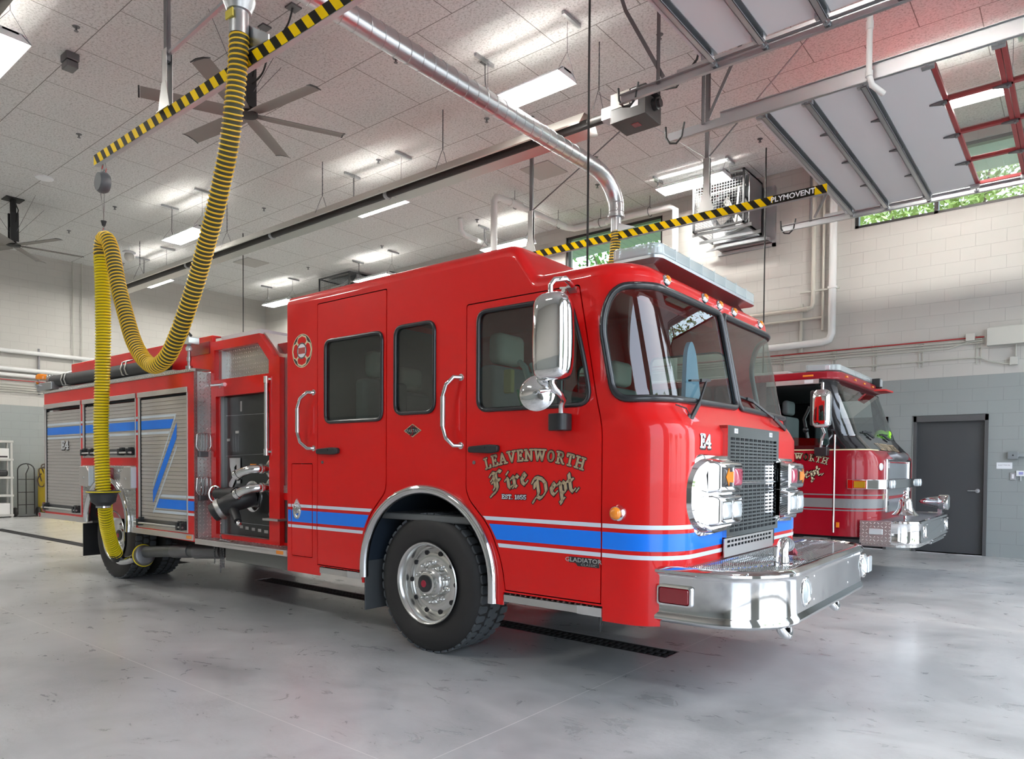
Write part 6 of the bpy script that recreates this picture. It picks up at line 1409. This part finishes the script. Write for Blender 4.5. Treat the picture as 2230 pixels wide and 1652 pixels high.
MB().tube(p2,.066,16).build('hose_wall', M['hosein'], h2, smooth=60); q = MB(); spiral(q, p2, .069, .038, .0075, 18); q.build('hose_rib', M['orange'], h2)

# ================================================================ FANS
def fan(x, y, a0, label):
    t = thing('ceiling_fan', label, 'ceiling fan', (x, y, 5.85), 'large six-bladed ceiling fans'); z = 5.85
    MB().box(x-.16,y-.16,ZC-.02,x+.16,y+.16,ZC).bar((x,y,ZC),(x,y,6.35),.09,.09,(0,1,0)).build('mount_post', M['cord'], t, smooth=0)
    MB().box(x-.10,y-.07,5.92,x-.06,y+.07,6.50).box(x+.06,y-.07,5.92,x+.10,y+.07,6.50).lathe((x,y,5.98),(0,0,1),[(0,.055),(.02,.065),(.22,.065),(.24,.04)],18).build('motor', M['black'], t)
    MB().lathe((x,y,5.86),(0,0,1),[(-.03,.10),(-.02,.13),(.02,.13),(.05,.05),(.08,.05)],24).build('hub', M['cord'], t)
    for k in range(6):
        a = math.radians(a0+60*k); d = Vector((math.cos(a),math.sin(a),0)); s_ = Vector((-math.sin(a),math.cos(a),0)); up_ = Vector((0,0,1)); q = MB()
        sec = [(-.115,-.03),(-.05,-.004),(.04,.014),(.115,.014),(.04,.024),(-.05,.010)]
        q.add([Vector((x,y,z))+d*r+s_*u*w_+up_*v for r, w_ in ((.12,.8),(.3,1.0),(1.22,.92)) for u, v in sec], [(j*6+i, j*6+(i+1) % 6, (j+1)*6+(i+1) % 6, (j+1)*6+i) for j in range(2) for i in range(6)]+[(0,1,2,3,4,5),(12,13,14,15,16,17)])
        bl_ = q.build('blade', M['fan'], t, smooth=40)
        q = MB(); c_ = Vector((x,y,z))+d*1.225; q.add([c_+s_*u*1.02+up_*v for u, v in sec]+[c_+d*.02+s_*u*1.02+up_*v for u, v in sec], [(i,(i+1)%6,(i+1)%6+6,i+6) for i in range(6)]+[(0,1,2,3,4,5),(6,7,8,9,10,11)]); q.build('blade_tip', M['black'], bl_, smooth=0)
    for dx_, dy_ in ((.9,.3),(-.9,.3),(.3,-.9),(-.3,.9)): MB().cyl((x,y,6.0),(x+dx_*.7,y+dy_*.7,ZC),.004,5).build('guy_wire', M['galv_dark'], t)
    MB().tube([(x+.05,y,ZC-.02),(x+.14,y+.05,6.55),(x+.10,y+.02,6.3)],.012,6).build('motor_cord', M['cord'], t)
    return t
fan(-8.47,5.03,66,'big six-bladed ceiling fan behind the hose, above the striped boom')
fan(-17.3,5.01,20,'big six-bladed ceiling fan at the far left near the rear wall')

# ================================================================ OVERHEAD DOORS
def overhead(y0, y1, label, tracks):
    z = 5.30; t = thing('overhead_door', label, 'overhead door', (-.5,(y0+y1)/2,z), 'raised overhead doors'); ty0, ty1 = tracks
    js = [-2.97,-2.40,-1.85,-1.27,-.70,-.13,.44,1.01,1.55,1.99]
    for i in range(len(js)-1):
        a, b_ = js[i]+.003, js[i+1]-.003
        if i in (3,4,5):
            q = MB(); f = .045
            q.box(a,y0,z,a+f,y1,z+.045).box(b_-f,y0,z,b_,y1,z+.045); n = 4; wy = (y1-y0)/n
            for k in range(n+1): c_ = y0+k*wy; q.box(a,max(y0,c_-.03),z,b_,min(y1,c_+.03),z+.045)
            s = q.build('glazed_section', M['doorred'], t, smooth=0, bevel=.004)
            for k in range(n): MB().box(a+f,y0+k*wy+.03,z+.018,b_-f,y0+(k+1)*wy-.03,z+.024).build('pane', M['pane'], s, smooth=0)
        else:
            s = MB().slot(0).box(a,y0,z,b_,y1,z+.035).slot(1).box(a,y0,z+.035,b_,y1,z+.045).build('door_section', [M['doorp'], M['doorred']], t, smooth=0)
            MB().box(a+.0,y0+.05,z-.003,b_-.0,y0+.054,z-.0005).build('edge_seam', M['galv_dark'], s, smooth=0)
    for i, x in enumerate((-2.855,-2.385,-1.835)):
        MB().box(x-.035,y0,z-.062,x-.030,y1,z).box(x-.035,y0,z-.062,x+.02,y1,z-.058).box(x+.016,y0,z-.062,x+.02,y1,z-.045).box(x-.035,y0,z-.006,x+.045,y1,z-.001).build('strut', M['galv'], t, smooth=0)
    for i, x in enumerate(js[1:7]):
        for k in range(1, 4):
            y = y0+(y1-y0)*k/4; MB().prism([(x-.13,y-.01),(x-.03,y-.04),(x+.03,y-.04),(x+.03,y+.04),(x-.03,y+.04)],'xy',z-.02,z-.002).cyl((x,y-.03,z-.022),(x,y+.03,z-.022),.014,8).build('hinge', M['galv_dark'], t, smooth=0)
    for i, x in enumerate([js[0]+.08]+js[1:7]):
        for y, s_ in ((y0,-1),(y1,1)):
            MB().box(x-.06,y-.04*s_-.03,z-.05,x+.05,y-.04*s_+.03,z-.002).cyl((x,y-.04*s_,z-.03),(x,y+.14*s_,z-.03),.008,8).cyl((x,y+.08*s_,z-.03),(x,y+.13*s_,z-.03),.032,14).build('roller_bracket', M['galv'], t, smooth=0, bevel=.004)
    for y, s_, vis in ((ty0,-1,1),(ty1,1,1)):
        q = MB().box(-3.95,y-.004,z-.075,2.15,y+.004,z+.02).box(-3.95,y-.04*(s_>0)-.0*(s_<0),z-.079,2.15,y+.04*(s_<0),z-.073).box(-3.95,y-.04*(s_>0),z+.015,2.15,y+.04*(s_<0),z+.021).box(-3.3,y-.004,z+.02,2.15,y+.004,z+.07).box(-3.3,y-.03*(s_<0)-.0,z+.066,2.15,y+.03*(s_>0),z+.072)
        q.build('track', M['galv'], t, smooth=0)
        q = MB().box(-3.52,y-.02,z,-3.515,y+.02,ZC).box(-3.52,y-.02,z,-3.48,y-.016,ZC); q.bar((-3.45,y,z+.05),(-3.0 if y > 7 else -3.9,y,z+.9),.04,.006,(0,1,0)).bar((-3.0 if y > 7 else -3.9,y,z+.9),(-2.75 if y > 7 else -4.1,y,ZC),.04,.006,(0,1,0)); q.build('track_hanger', M['galv_dark'], t, smooth=0)
        MB().tube([(-3.98,y,z+.11),(-3.97,y,z-.02),(-3.92,y,z-.10),(-3.84,y,z-.12),(-3.77,y,z-.06),(-3.74,y,z+.10)],.012,6).build('bumper_spring', M['cord'], t)
    return t
overhead(2.86,6.56,'raised white overhead door nearest the camera with galvanised struts',(2.72,6.70))
overhead(7.94,11.78,'raised white overhead door with a red glazed section, right of the photo',(7.80,11.90))

# ================================================================ SMALL CEILING THINGS
for i, (x, y) in enumerate([(-9.888,3.552),(-13.04,4.714),(-16.084,6.493),(-7.277,6.484),(-7.398,8.474),(-9.899,8.418),(-4.272,8.188),(-6.802,10.698),(-7.427,11.755),(-4.295,11.775),(-18.575,6.486),(-13.649,8.487),(-10.548,11.779),(-13.647,11.728),(-16.737,11.752),(-20.396,8.436)]):
    q = thing('sprinkler_head', 'small pendent sprinkler head under a pale ceiling board', 'sprinkler', (x,y,ZC), 'ceiling sprinkler heads')
    MB().lathe((x,y,ZC),(0,0,-1),[(0,.045),(.008,.04),(.01,.02)],16).build('escutcheon', M['galv_dark'], q)
    MB().cyl((x,y,ZC),(x,y,ZC-.05),.012,8).lathe((x,y,ZC-.055),(0,0,-1),[(0,.026),(.004,.026)],12).build('deflector', M['galv_dark'], q)
def cpanel(x0, y0, x1, y1, lab):
    o = MB().box(x0,y0,ZC-.015,x1,y1,ZC+.001).build('ceiling_vent', mat('vent_panel',(.42,.41,.39),.7) if 'vent_panel' not in bpy.data.materials else bpy.data.materials['vent_panel'], smooth=0); tag(o, lab, 'vent', 'square ceiling vents')
cpanel(-8.16,10.27,-7.53,10.90,'square ceiling vent right of the silver duct'); cpanel(-17.9,10.2,-17.2,10.85,'square ceiling vent near the far end of the tube heater')
tag(MB().lathe((-15.53,5.01,ZC),(0,0,-1),[(0,.15),(.02,.15),(.03,.12),(.03,0)],28,cap=False).build('ceiling_disc', M['housing']), 'round white disc on the ceiling left of the striped boom', 'access point')
o = MB().box(-10.74,3.66,ZC-.10,-10.52,3.82,ZC).box(-10.73,3.67,ZC-.19,-10.53,3.81,ZC-.11).build('sensor_box', M['galv_dark'], smooth=0, bevel=.01); tag(o, 'dark grey sensor box on a ceiling joint at upper left', 'sensor box')
gl_ = thing('globe_light', 'unlit white globe light hanging near the far end of the heater', 'globe light', (-18.68,7.87,6.6)); MB().lathe((-18.68,7.87,6.66),(0,0,-1),[(0,.12),(.02,.15),(.05,.15),(.06,.11)],24).tube([(-18.68,7.87,ZC),(-18.68,7.87,6.66)],.01,6).build('globe_cap', M['housing'], gl_); MB().ball((-18.68,7.87,6.53),.115,10).build('globe', mat('milky_glass',(.6,.59,.56),.25), gl_)
def cord(pts, lab, r=.008, name='hanging_cord', m_='cord'): return tag(MB().tube(pts, r, 6).build(name, M[m_]), lab, 'cord')
cord([(-3.9,6.0,ZC),(-3.9,6.0,1.6)],'thin black cord hanging straight down between the engines, in front of the duct',.011)
cord([(-4.33,12.17,ZC),(-4.33,12.17,2.2)],'thin black rod hanging beside the wall exhaust fan',.011)
cord([(-15.52,9.1,ZC),(-15.52,9.1,1.0)],'thin dark rod hanging behind the rear body of the red engine',.012)
for x, y in ((-7.43,5.01),(-8.04,5.01)): pass
o = thing('power_drop', 'junction plate on the ceiling with a black cord to the fan', 'power cord', (-7.43,5.01,ZC)); MB().box(-7.50,4.94,ZC-.02,-7.36,5.08,ZC).build('ceiling_plate', M['galv_dark'], o, smooth=0); MB().box(-8.10,4.95,ZC-.02,-7.98,5.07,ZC).build('ceiling_plate', M['galv_dark'], o, smooth=0); MB().tube(smoothp([(-7.43,5.0,ZC-.02),(-7.55,5.0,6.6),(-7.9,5.0,6.45),(-8.1,5.02,6.25),(-8.35,5.03,6.2)]),.012,6).build('cord', M['cord'], o)
# pipes
def pipe(pts, r, m_, lab, name='pipe', joints=(), rings=(), grp=None):
    t = thing(name, lab, 'pipe', pts[0], grp); MB().tube(pts, r, 16).build('pipe_run', M[m_], t, smooth=60)
    for a, b_ in joints: MB().cyl(a, b_, r*1.25, 16).build('coupling', M[m_], t)
    for p in rings: MB().tube([(p[0]+.0,p[1]+(r+.03)*math.cos(a),p[2]+(r+.03)*math.sin(a)) for a in frange(0,2*PI,PI/8)[:-1]],.008,6,closed=True).cyl((p[0],p[1],p[2]+r+.03),(p[0],p[1],ZC),.006,6).build('pipe_hanger', M['galv_dark'], t)
    return t
pipe([(-8.88,10.4,3.0),(-8.88,10.4,6.42),(-8.87,10.45,6.50),(-8.86,10.6,6.52),(-8.80,12.70,6.50),(-8.70,12.86,6.50),(-8.5,12.88,6.50),(-6.45,12.88,6.47),(-6.34,12.88,6.40),(-6.33,12.88,3.0)],.062,'pvc','thick white insulated pipe dropping behind the red cab roof, then along the window top','insulated_pipe', [((-8.86,10.85,6.52),(-8.85,11.2,6.52)),((-8.81,12.3,6.505),(-8.80,12.6,6.503)),((-8.2,12.88,6.495),(-7.9,12.88,6.49))], [(-8.86,11.0,6.52),(-8.80,12.4,6.5),(-8.05,12.88,6.495),(-6.9,12.88,6.475)])
pipe([(-10.8,11.5,ZC),(-10.82,11.55,6.56),(-10.85,11.7,6.50),(-10.95,12.85,6.50),(-11.05,13.0,6.4),(-11.05,13.0,4.5)],.058,'pvc','white insulated pipe hanging left of the thick one, near a ceiling channel','insulated_pipe')
pipe([(-1.72,7.62,ZC),(-1.72,7.62,5.19),(-1.70,7.66,5.10),(-1.62,7.78,5.04)],.028,'pvc','white plastic pipe coming down in front of the door track','plastic_pipe',[((-1.72,7.62,5.62),(-1.72,7.62,5.70)),((-1.72,7.62,5.17),(-1.72,7.62,5.22))])
pipe([(-4.95,13.22,3.56),(-3.66,13.22,3.585),(-3.55,13.22,3.62),(-3.51,13.22,3.72),(-3.51,13.22,ZC)],.062,'pvc','large white vertical pipe on the back wall turning left above the maroon engine','drain_pipe',[((-3.51,13.22,4.50),(-3.51,13.22,4.54))])
pipe([(-5.1,13.25,4.20),(-3.93,13.25,4.21),(-3.86,13.25,4.23),(-3.84,13.25,4.30),(-3.84,13.25,ZC)],.036,'pvcb','beige pipe on the back wall left of the large white pipe','wall_pipe',[((-4.0,13.25,4.21),(-3.93,13.25,4.21))])
pipe([(-5.0,13.27,4.03),(-3.70,13.27,4.035),(-3.68,13.27,4.035),(-3.68,13.27,3.8),(-3.68,13.27,ZC)],.020,'pvcb','thin beige pipe between the two larger wall pipes','wall_pipe')
q = MB().bar((-4.05,13.30,3.45),(-4.05,13.30,4.32),.045,.04).bar((-4.06,13.24,4.51),(-3.40,13.24,4.51),.03,.03); tag(q.build('wall_channel', M['cond'], smooth=0), 'vertical metal channel holding the beige pipes on the back wall', 'strut channel')
zs = [(3.435,'redpipe',.011,-1.28),(3.385,'cond',.010,-1.28),(3.345,'cond',.010,-1.28),(3.295,'cond',.010,-1.28),(3.12,'cond',.010,-1.36)]
for i, (z, m_, r, xe) in enumerate(zs):
    nm = ('red','topmost beige','second beige','third beige','lowest beige')[i]
    pts = [(-9.0,13.32,z),(xe,13.32,z)]
    if i == 4: pts = [(-9.0,13.32,z),(-1.34,13.32,z),(-1.22,13.32,3.05),(-1.0,13.32,2.99),(-.9,13.32,2.99)]
    if i == 3: pts = [(-9.0,13.32,z),(-1.75,13.32,z),(-1.5,13.32,3.37),(-1.28,13.32,3.37)]
    tag(MB().tube(pts, r, 8).build('conduit', M[m_]), nm+' conduit running along the back wall above the grey band', 'conduit', 'conduits along the back wall')
q = MB()
for x in (-4.39,-3.50,-2.84,-2.15,-1.35):
    st_ = MB().box(x-.035,13.335,3.02,x-.02,13.35,3.47).box(x+.02,13.335,3.02,x+.035,13.35,3.47).box(x-.04,13.30,3.40,x+.04,13.345,3.412).box(x-.04,13.30,3.27,x+.04,13.345,3.28).box(x-.04,13.30,3.10,x+.04,13.345,3.11).build('conduit_strut', M['cond'], smooth=0)
    tag(st_, 'short painted strut clamping the conduits to the back wall', 'strut', 'conduit struts on the back wall')
bxs = mat('painted_box',(.50,.50,.46),.5)
tag(MB().box(-1.235,13.20,3.275,-.45,13.35,3.55).build('electrical_trough', bxs, smooth=0, bevel=.004), 'wide beige electrical box at the right end of the conduits', 'electrical box')
tag(MB().box(-1.52,13.26,3.385,-1.40,13.35,3.50).build('junction_box', bxs, smooth=0, bevel=.004), 'small beige junction box on the red conduit', 'junction box')
tag(MB().box(-.945,13.27,2.965,-.84,13.35,3.085).build('junction_box', bxs, smooth=0, bevel=.004), 'small beige junction box below the wide electrical box', 'junction box')
tag(MB().tube([(-.87,13.31,3.08),(-.87,13.31,3.275)],.012,8).build('conduit', M['cond']), 'short vertical conduit under the wide electrical box', 'conduit')
o = thing('alarm_strobe_box', 'grey square box with a dark drop mark beside the door', 'alarm box', (-.875,13.33,1.58)); MB().box(-.945,13.28,1.52,-.81,13.35,1.635).build('box_body', mat('grey_box',(.22,.24,.25),.5), o, bevel=.01); MB().box(-.81,13.29,1.56,-.4,13.35,1.60).build('box_raceway', mat('grey_raceway',(.28,.31,.32),.5), o, smooth=0); MB().lathe((-.876,13.279,1.58),(0,-1,0),[(0,.012),(.002,.012),(.002,0)],12,cap=False).build('box_mark', M['gasket'], o)
o = tag(MB().box(-1.087,13.342,1.372,-.885,13.35,1.47).build('door_sign', M['wht'], smooth=0), 'small white sign reading ELECTRICAL beside the dark door', 'sign')
q = MB(); ftext(q, 'ELECTRICAL', .028, lambda x, y, z: (-.986+x, 13.3415, 1.428+y)); q.build('sign_lettering', mat('grey_print',(.25,.25,.27),.5), o, smooth=0, fixn=False)
o = thing('light_switch', 'grey light switch plate under the white sign', 'switch', (-.87,13.33,1.26)); MB().box(-.912,13.335,1.20,-.838,13.35,1.315).build('switch_plate', M['galv'], o, smooth=0, bevel=.003); MB().box(-.89,13.33,1.225,-.86,13.335,1.29).build('switch_rocker', M['wht'], o, smooth=0)
o = thing('thermostat', 'white thermostat with a blue screen at the right edge', 'thermostat', (-.77,13.33,1.3)); MB().box(-.832,13.315,1.26,-.70,13.35,1.345).build('thermostat_body', M['wht'], o, bevel=.004); MB().box(-.80,13.312,1.285,-.745,13.315,1.325).build('screen', mat('blue_screen',(.35,.35,.65),.3), o, smooth=0); MB().box(-.78,13.33,1.19,-.77,13.345,1.26).build('probe', M['wht'], o, smooth=0)

# ================================================================ WALL EXHAUST FAN
def wallfan(x0, x1, z0, z1, y0, y1, label, full=True):
    t = thing('wall_exhaust_fan', label, 'exhaust fan', ((x0+x1)/2, y1, z0), 'boxed exhaust fans on the back wall'); e = .035
    dk_ = mat('fan_housing_grey',(.16,.165,.17),.42,.8) if 'fan_housing_grey' not in bpy.data.materials else bpy.data.materials['fan_housing_grey']
    q = MB()
    for (a, b_) in ((x0,x0+e),(x1-e,x1)): q.box(a,y0,z0,b_,y0+e,z1).box(a,y1-e,z0,b_,y1,z1)
    q.box(x0,y0,z0,x1,y0+e,z0+e).box(x0,y0,z1-e,x1,y0+e,z1).box(x0,y0,z1-e,x0+e,y1,z1).box(x1-e,y0,z1-e,x1,y1,z1).box(x0,y0,z0,x0+e,y1,z0+e).box(x1-e,y0,z0,x1,y1,z0+e)
    q.build('guard_frame', dk_, t, smooth=0)
    q = MB(); st = .05
    def mesh_(ax):
        pass
    n = int((x1-x0)/st)
    for k in range(1, n): x = x0+k*st; q.box(x-.002,y0+.01,z0,x+.002,y0+.013,z1)
    for k in range(1, int((z1-z0)/st)): z = z0+k*st; q.box(x0,y0+.01,z-.002,x1,y0+.013,z+.002)
    for k in range(1, int((y1-y0)/st)):
        y = y0+k*st
        q.box(x0+.01,y-.002,z0,x0+.013,y+.002,z1)
        q.box(x0,y-.002,z0+.004,x1,y+.002,z0+.007)
    for k in range(1, int((z1-z0)/st)): z = z0+k*st; q.box(x0+.01,y0,z-.002,x0+.013,y1,z+.002)
    q.build('wire_guard', dk_, t, smooth=0)
    MB().box(x1-.012,y0+.25,z0,x1,y1,z1).box(x0+.02,y1-.03,z0,x1,y1,z1).box(x0,y0+.3,z1-.012,x1,y1,z1).build('housing_plate', M['galv'], t, smooth=0)
    c_ = ((x0+x1)/2, y1-.20, (z0+z1)/2)
    MB().lathe(c_,(0,1,0),[(-.10,.40),(-.05,.36),(.12,.35)],36,cap=False).build('venturi', M['galv'], t, smooth=60)
    MB().lathe((c_[0],c_[1]+.12,c_[2]),(0,-1,0),[(0,.35),(.002,.35),(.002,0)],30,cap=False).build('fan_opening', M['dark'], t)
    for k in range(4):
        a = k*PI/2+.5; d = Vector((math.cos(a),0,math.sin(a))); s_ = Vector((-math.sin(a),.45,math.cos(a))).normalized(); c0_ = Vector(c_)
        MB().add([c0_+d*.06-s_*.05,c0_+d*.06+s_*.05,c0_+d*.31+s_*.08,c0_+d*.31-s_*.08],[(0,1,2,3)]).build('propeller_blade', M['alu'], t, smooth=0, solid=.006)
    MB().lathe((c_[0],c_[1]-.02,c_[2]),(0,-1,0),[(0,.09),(.10,.09),(.12,.06),(.14,.03)],20).build('motor', M['alu'], t)
    MB().cyl((x0+.14,y0+.35,z1-.20),(x1-.10,y0+.35,z1-.17),.022,10).bar((c_[0]+.22,y0+.3,z0+.1),(c_[0]+.28,y0+.3,z1-.2),.03,.05,(0,1,0)).build('mount_bar', M['alu'], t)
    if full:
        q = MB()
        for k, (d, zz) in enumerate(((.0,-.04),(.30,-.10),(.62,-.17))): q.box(x0-.05+.1*k*0,y0+.10+d,z0+zz,x1+.10+.05*k,y0+.14+d,z0+zz+.05)
        q.box(x0+.12,YB-.05,z0-.24,x1+.25,YB,z0-.18).box(x1+.19,YB-.05,z0-.24,x1+.25,YB,z1-.12).build('support_channel', M['galv'], t, smooth=0)
        MB().box(x0+.18,YB-.30,z0-.17,x1+.18,YB-.02,z0-.12).box(x0+.15,YB-.02,z0-.20,x1+.22,YB-.001,z1-.08).build('shutter_frame', M['galv'], t, smooth=0)
    return t
wallfan(-5.76,-4.79,5.70,6.66,12.40,13.30,'boxed wall exhaust fan with wire guard behind the striped boom')
wallfan(-17.3,-15.9,5.85,6.72,12.5,13.30,'dark mesh fan box above the red cab roof at the far wall', False)
# rear wall pipes
for z, r, m_, lab in ((4.21,.055,'pvc','highest white pipe on the rear wall at left'),(3.755,.055,'pvc','middle white pipe on the rear wall at left'),(3.605,.05,'pvc','lower white pipe on the rear wall at left'),(3.476,.012,'redpipe','thin red conduit on the rear wall at left')):
    tag(MB().tube([(-21.3,-2,z),(-21.3,13.2,z)], r, 12).build('wall_pipe' if m_ == 'pvc' else 'conduit', M[m_]), lab, 'pipe')
for i, z in enumerate((3.368,3.30,3.245,3.19)): tag(MB().tube([(-21.33,-2,z),(-21.33,13.2,z)],.011,8).build('conduit', M['cond']), 'beige conduit, '+('topmost','second','third','lowest')[i]+' of the four on the rear wall', 'conduit', 'conduits on the rear wall')
for y, lab in ((7.53,'left of two thin vertical conduits on the rear wall'),(7.75,'right of two thin vertical conduits on the rear wall')): tag(MB().tube([(-21.33,y,4.0),(-21.33,y,ZC)],.014,8).build('conduit', M['cond']), lab, 'conduit')
tag(MB().box(-21.38,6.71,3.15,-21.34,6.75,4.35).build('wall_channel', M['galv_dark'], smooth=0), 'vertical strut channel across the white pipes on the rear wall', 'strut channel')

# ================================================================ REAR CORNER: shelf, cartons, hand truck, yellow cart
t = thing('storage_shelf', 'pale plastic storage shelf at the left edge by the rear wall', 'shelf', (-21.1,5.5,0))
for z in (.06,.55,1.0,1.45,1.90): MB().box(-21.32,4.95,z-.03,-20.92,6.02,z+.025).build('shelf_board', M['shelf'], t, smooth=0, bevel=.006)
for y in (4.98,5.98):
    for x in (-21.29,-20.95): MB().cyl((x,y,.0),(x,y,1.9),.028,12).build('post', M['shelf'], t)
c1 = tag(MB().box(-21.28,5.35,1.475,-20.95,5.93,1.73).build('cardboard_carton', M['carton'], bevel=.004), 'white carton with black print on the upper shelf', 'carton')
MB().box(-20.948,5.45,1.62,-20.946,5.62,1.65).box(-20.948,5.60,1.50,-20.946,5.90,1.54).build('carton_print', M['ink'], c1, smooth=0)
tag(MB().box(-21.25,5.3,1.03,-20.95,5.92,1.19).build('tool_bag', M['black'], bevel=.05), 'black soft bag on the middle shelf', 'bag')
tag(MB().box(-21.25,5.45,.09,-20.93,5.94,.36).build('cardboard_carton', M['carton'], bevel=.004), 'small white carton on the bottom shelf', 'carton')
t = thing('hand_truck', 'black tube hand truck with two wheels against the rear wall', 'hand truck', (-21.1,6.33,0)); X = -21.12; q = MB()
q.tube([(X,6.16,.06),(X,6.16,1.18)]+[(X,6.345+.185*math.cos(a),1.18+.17*math.sin(a)) for a in frange(PI,0,-PI/10)][1:-1]+[(X,6.53,1.18),(X,6.53,.06)],.014,8).tube([(X,6.345,.06),(X,6.345,1.1),(X+.05,6.39,1.25),(X,6.38,1.34)],.012,8)
for z in (.30,.62,.95): q.tube([(X,6.16,z),(X,6.53,z)],.010,6)
q.build('tube_frame', M['cord'], t, smooth=60); MB().box(X-.02,6.14,.0,X+.22,6.55,.012).build('toe_plate', M['cord'], t, smooth=0)
for y in (6.09,6.60): MB().lathe((X+.04,y-.035,.12),(0,1,0),[(0,.05),(.005,.11),(.02,.12),(.05,.12),(.065,.11),(.07,.05)],22).build('wheel', M['rubber'], t)
t = thing('yellow_cart', 'yellow steel cabinet with cables on top, half hidden by the engine', 'cabinet', (-21.0,7.1,0))
MB().box(-21.3,6.66,.10,-20.75,7.6,1.22).build('cabinet_body', M['cartyel'], t, bevel=.015); MB().box(-20.76,6.80,.12,-20.74,6.84,1.2).build('door_edge', M['yellow'], t, smooth=0)
MB().tube(smoothp([(-20.85,6.6,1.1),(-20.85,6.52,.95),(-20.84,6.56,.78),(-20.84,6.66,.8),(-20.85,6.68,1.05),(-20.9,6.62,1.3),(-20.9,6.8,1.36),(-20.95,7.0,1.38),(-20.9,6.7,1.27),(-20.85,6.55,1.2),(-20.83,6.6,.9)]),.016,6).box(-21.1,6.75,1.22,-20.8,7.1,1.36).build('cable_coil', mat('brown_cable',(.05,.03,.02),.6), t)
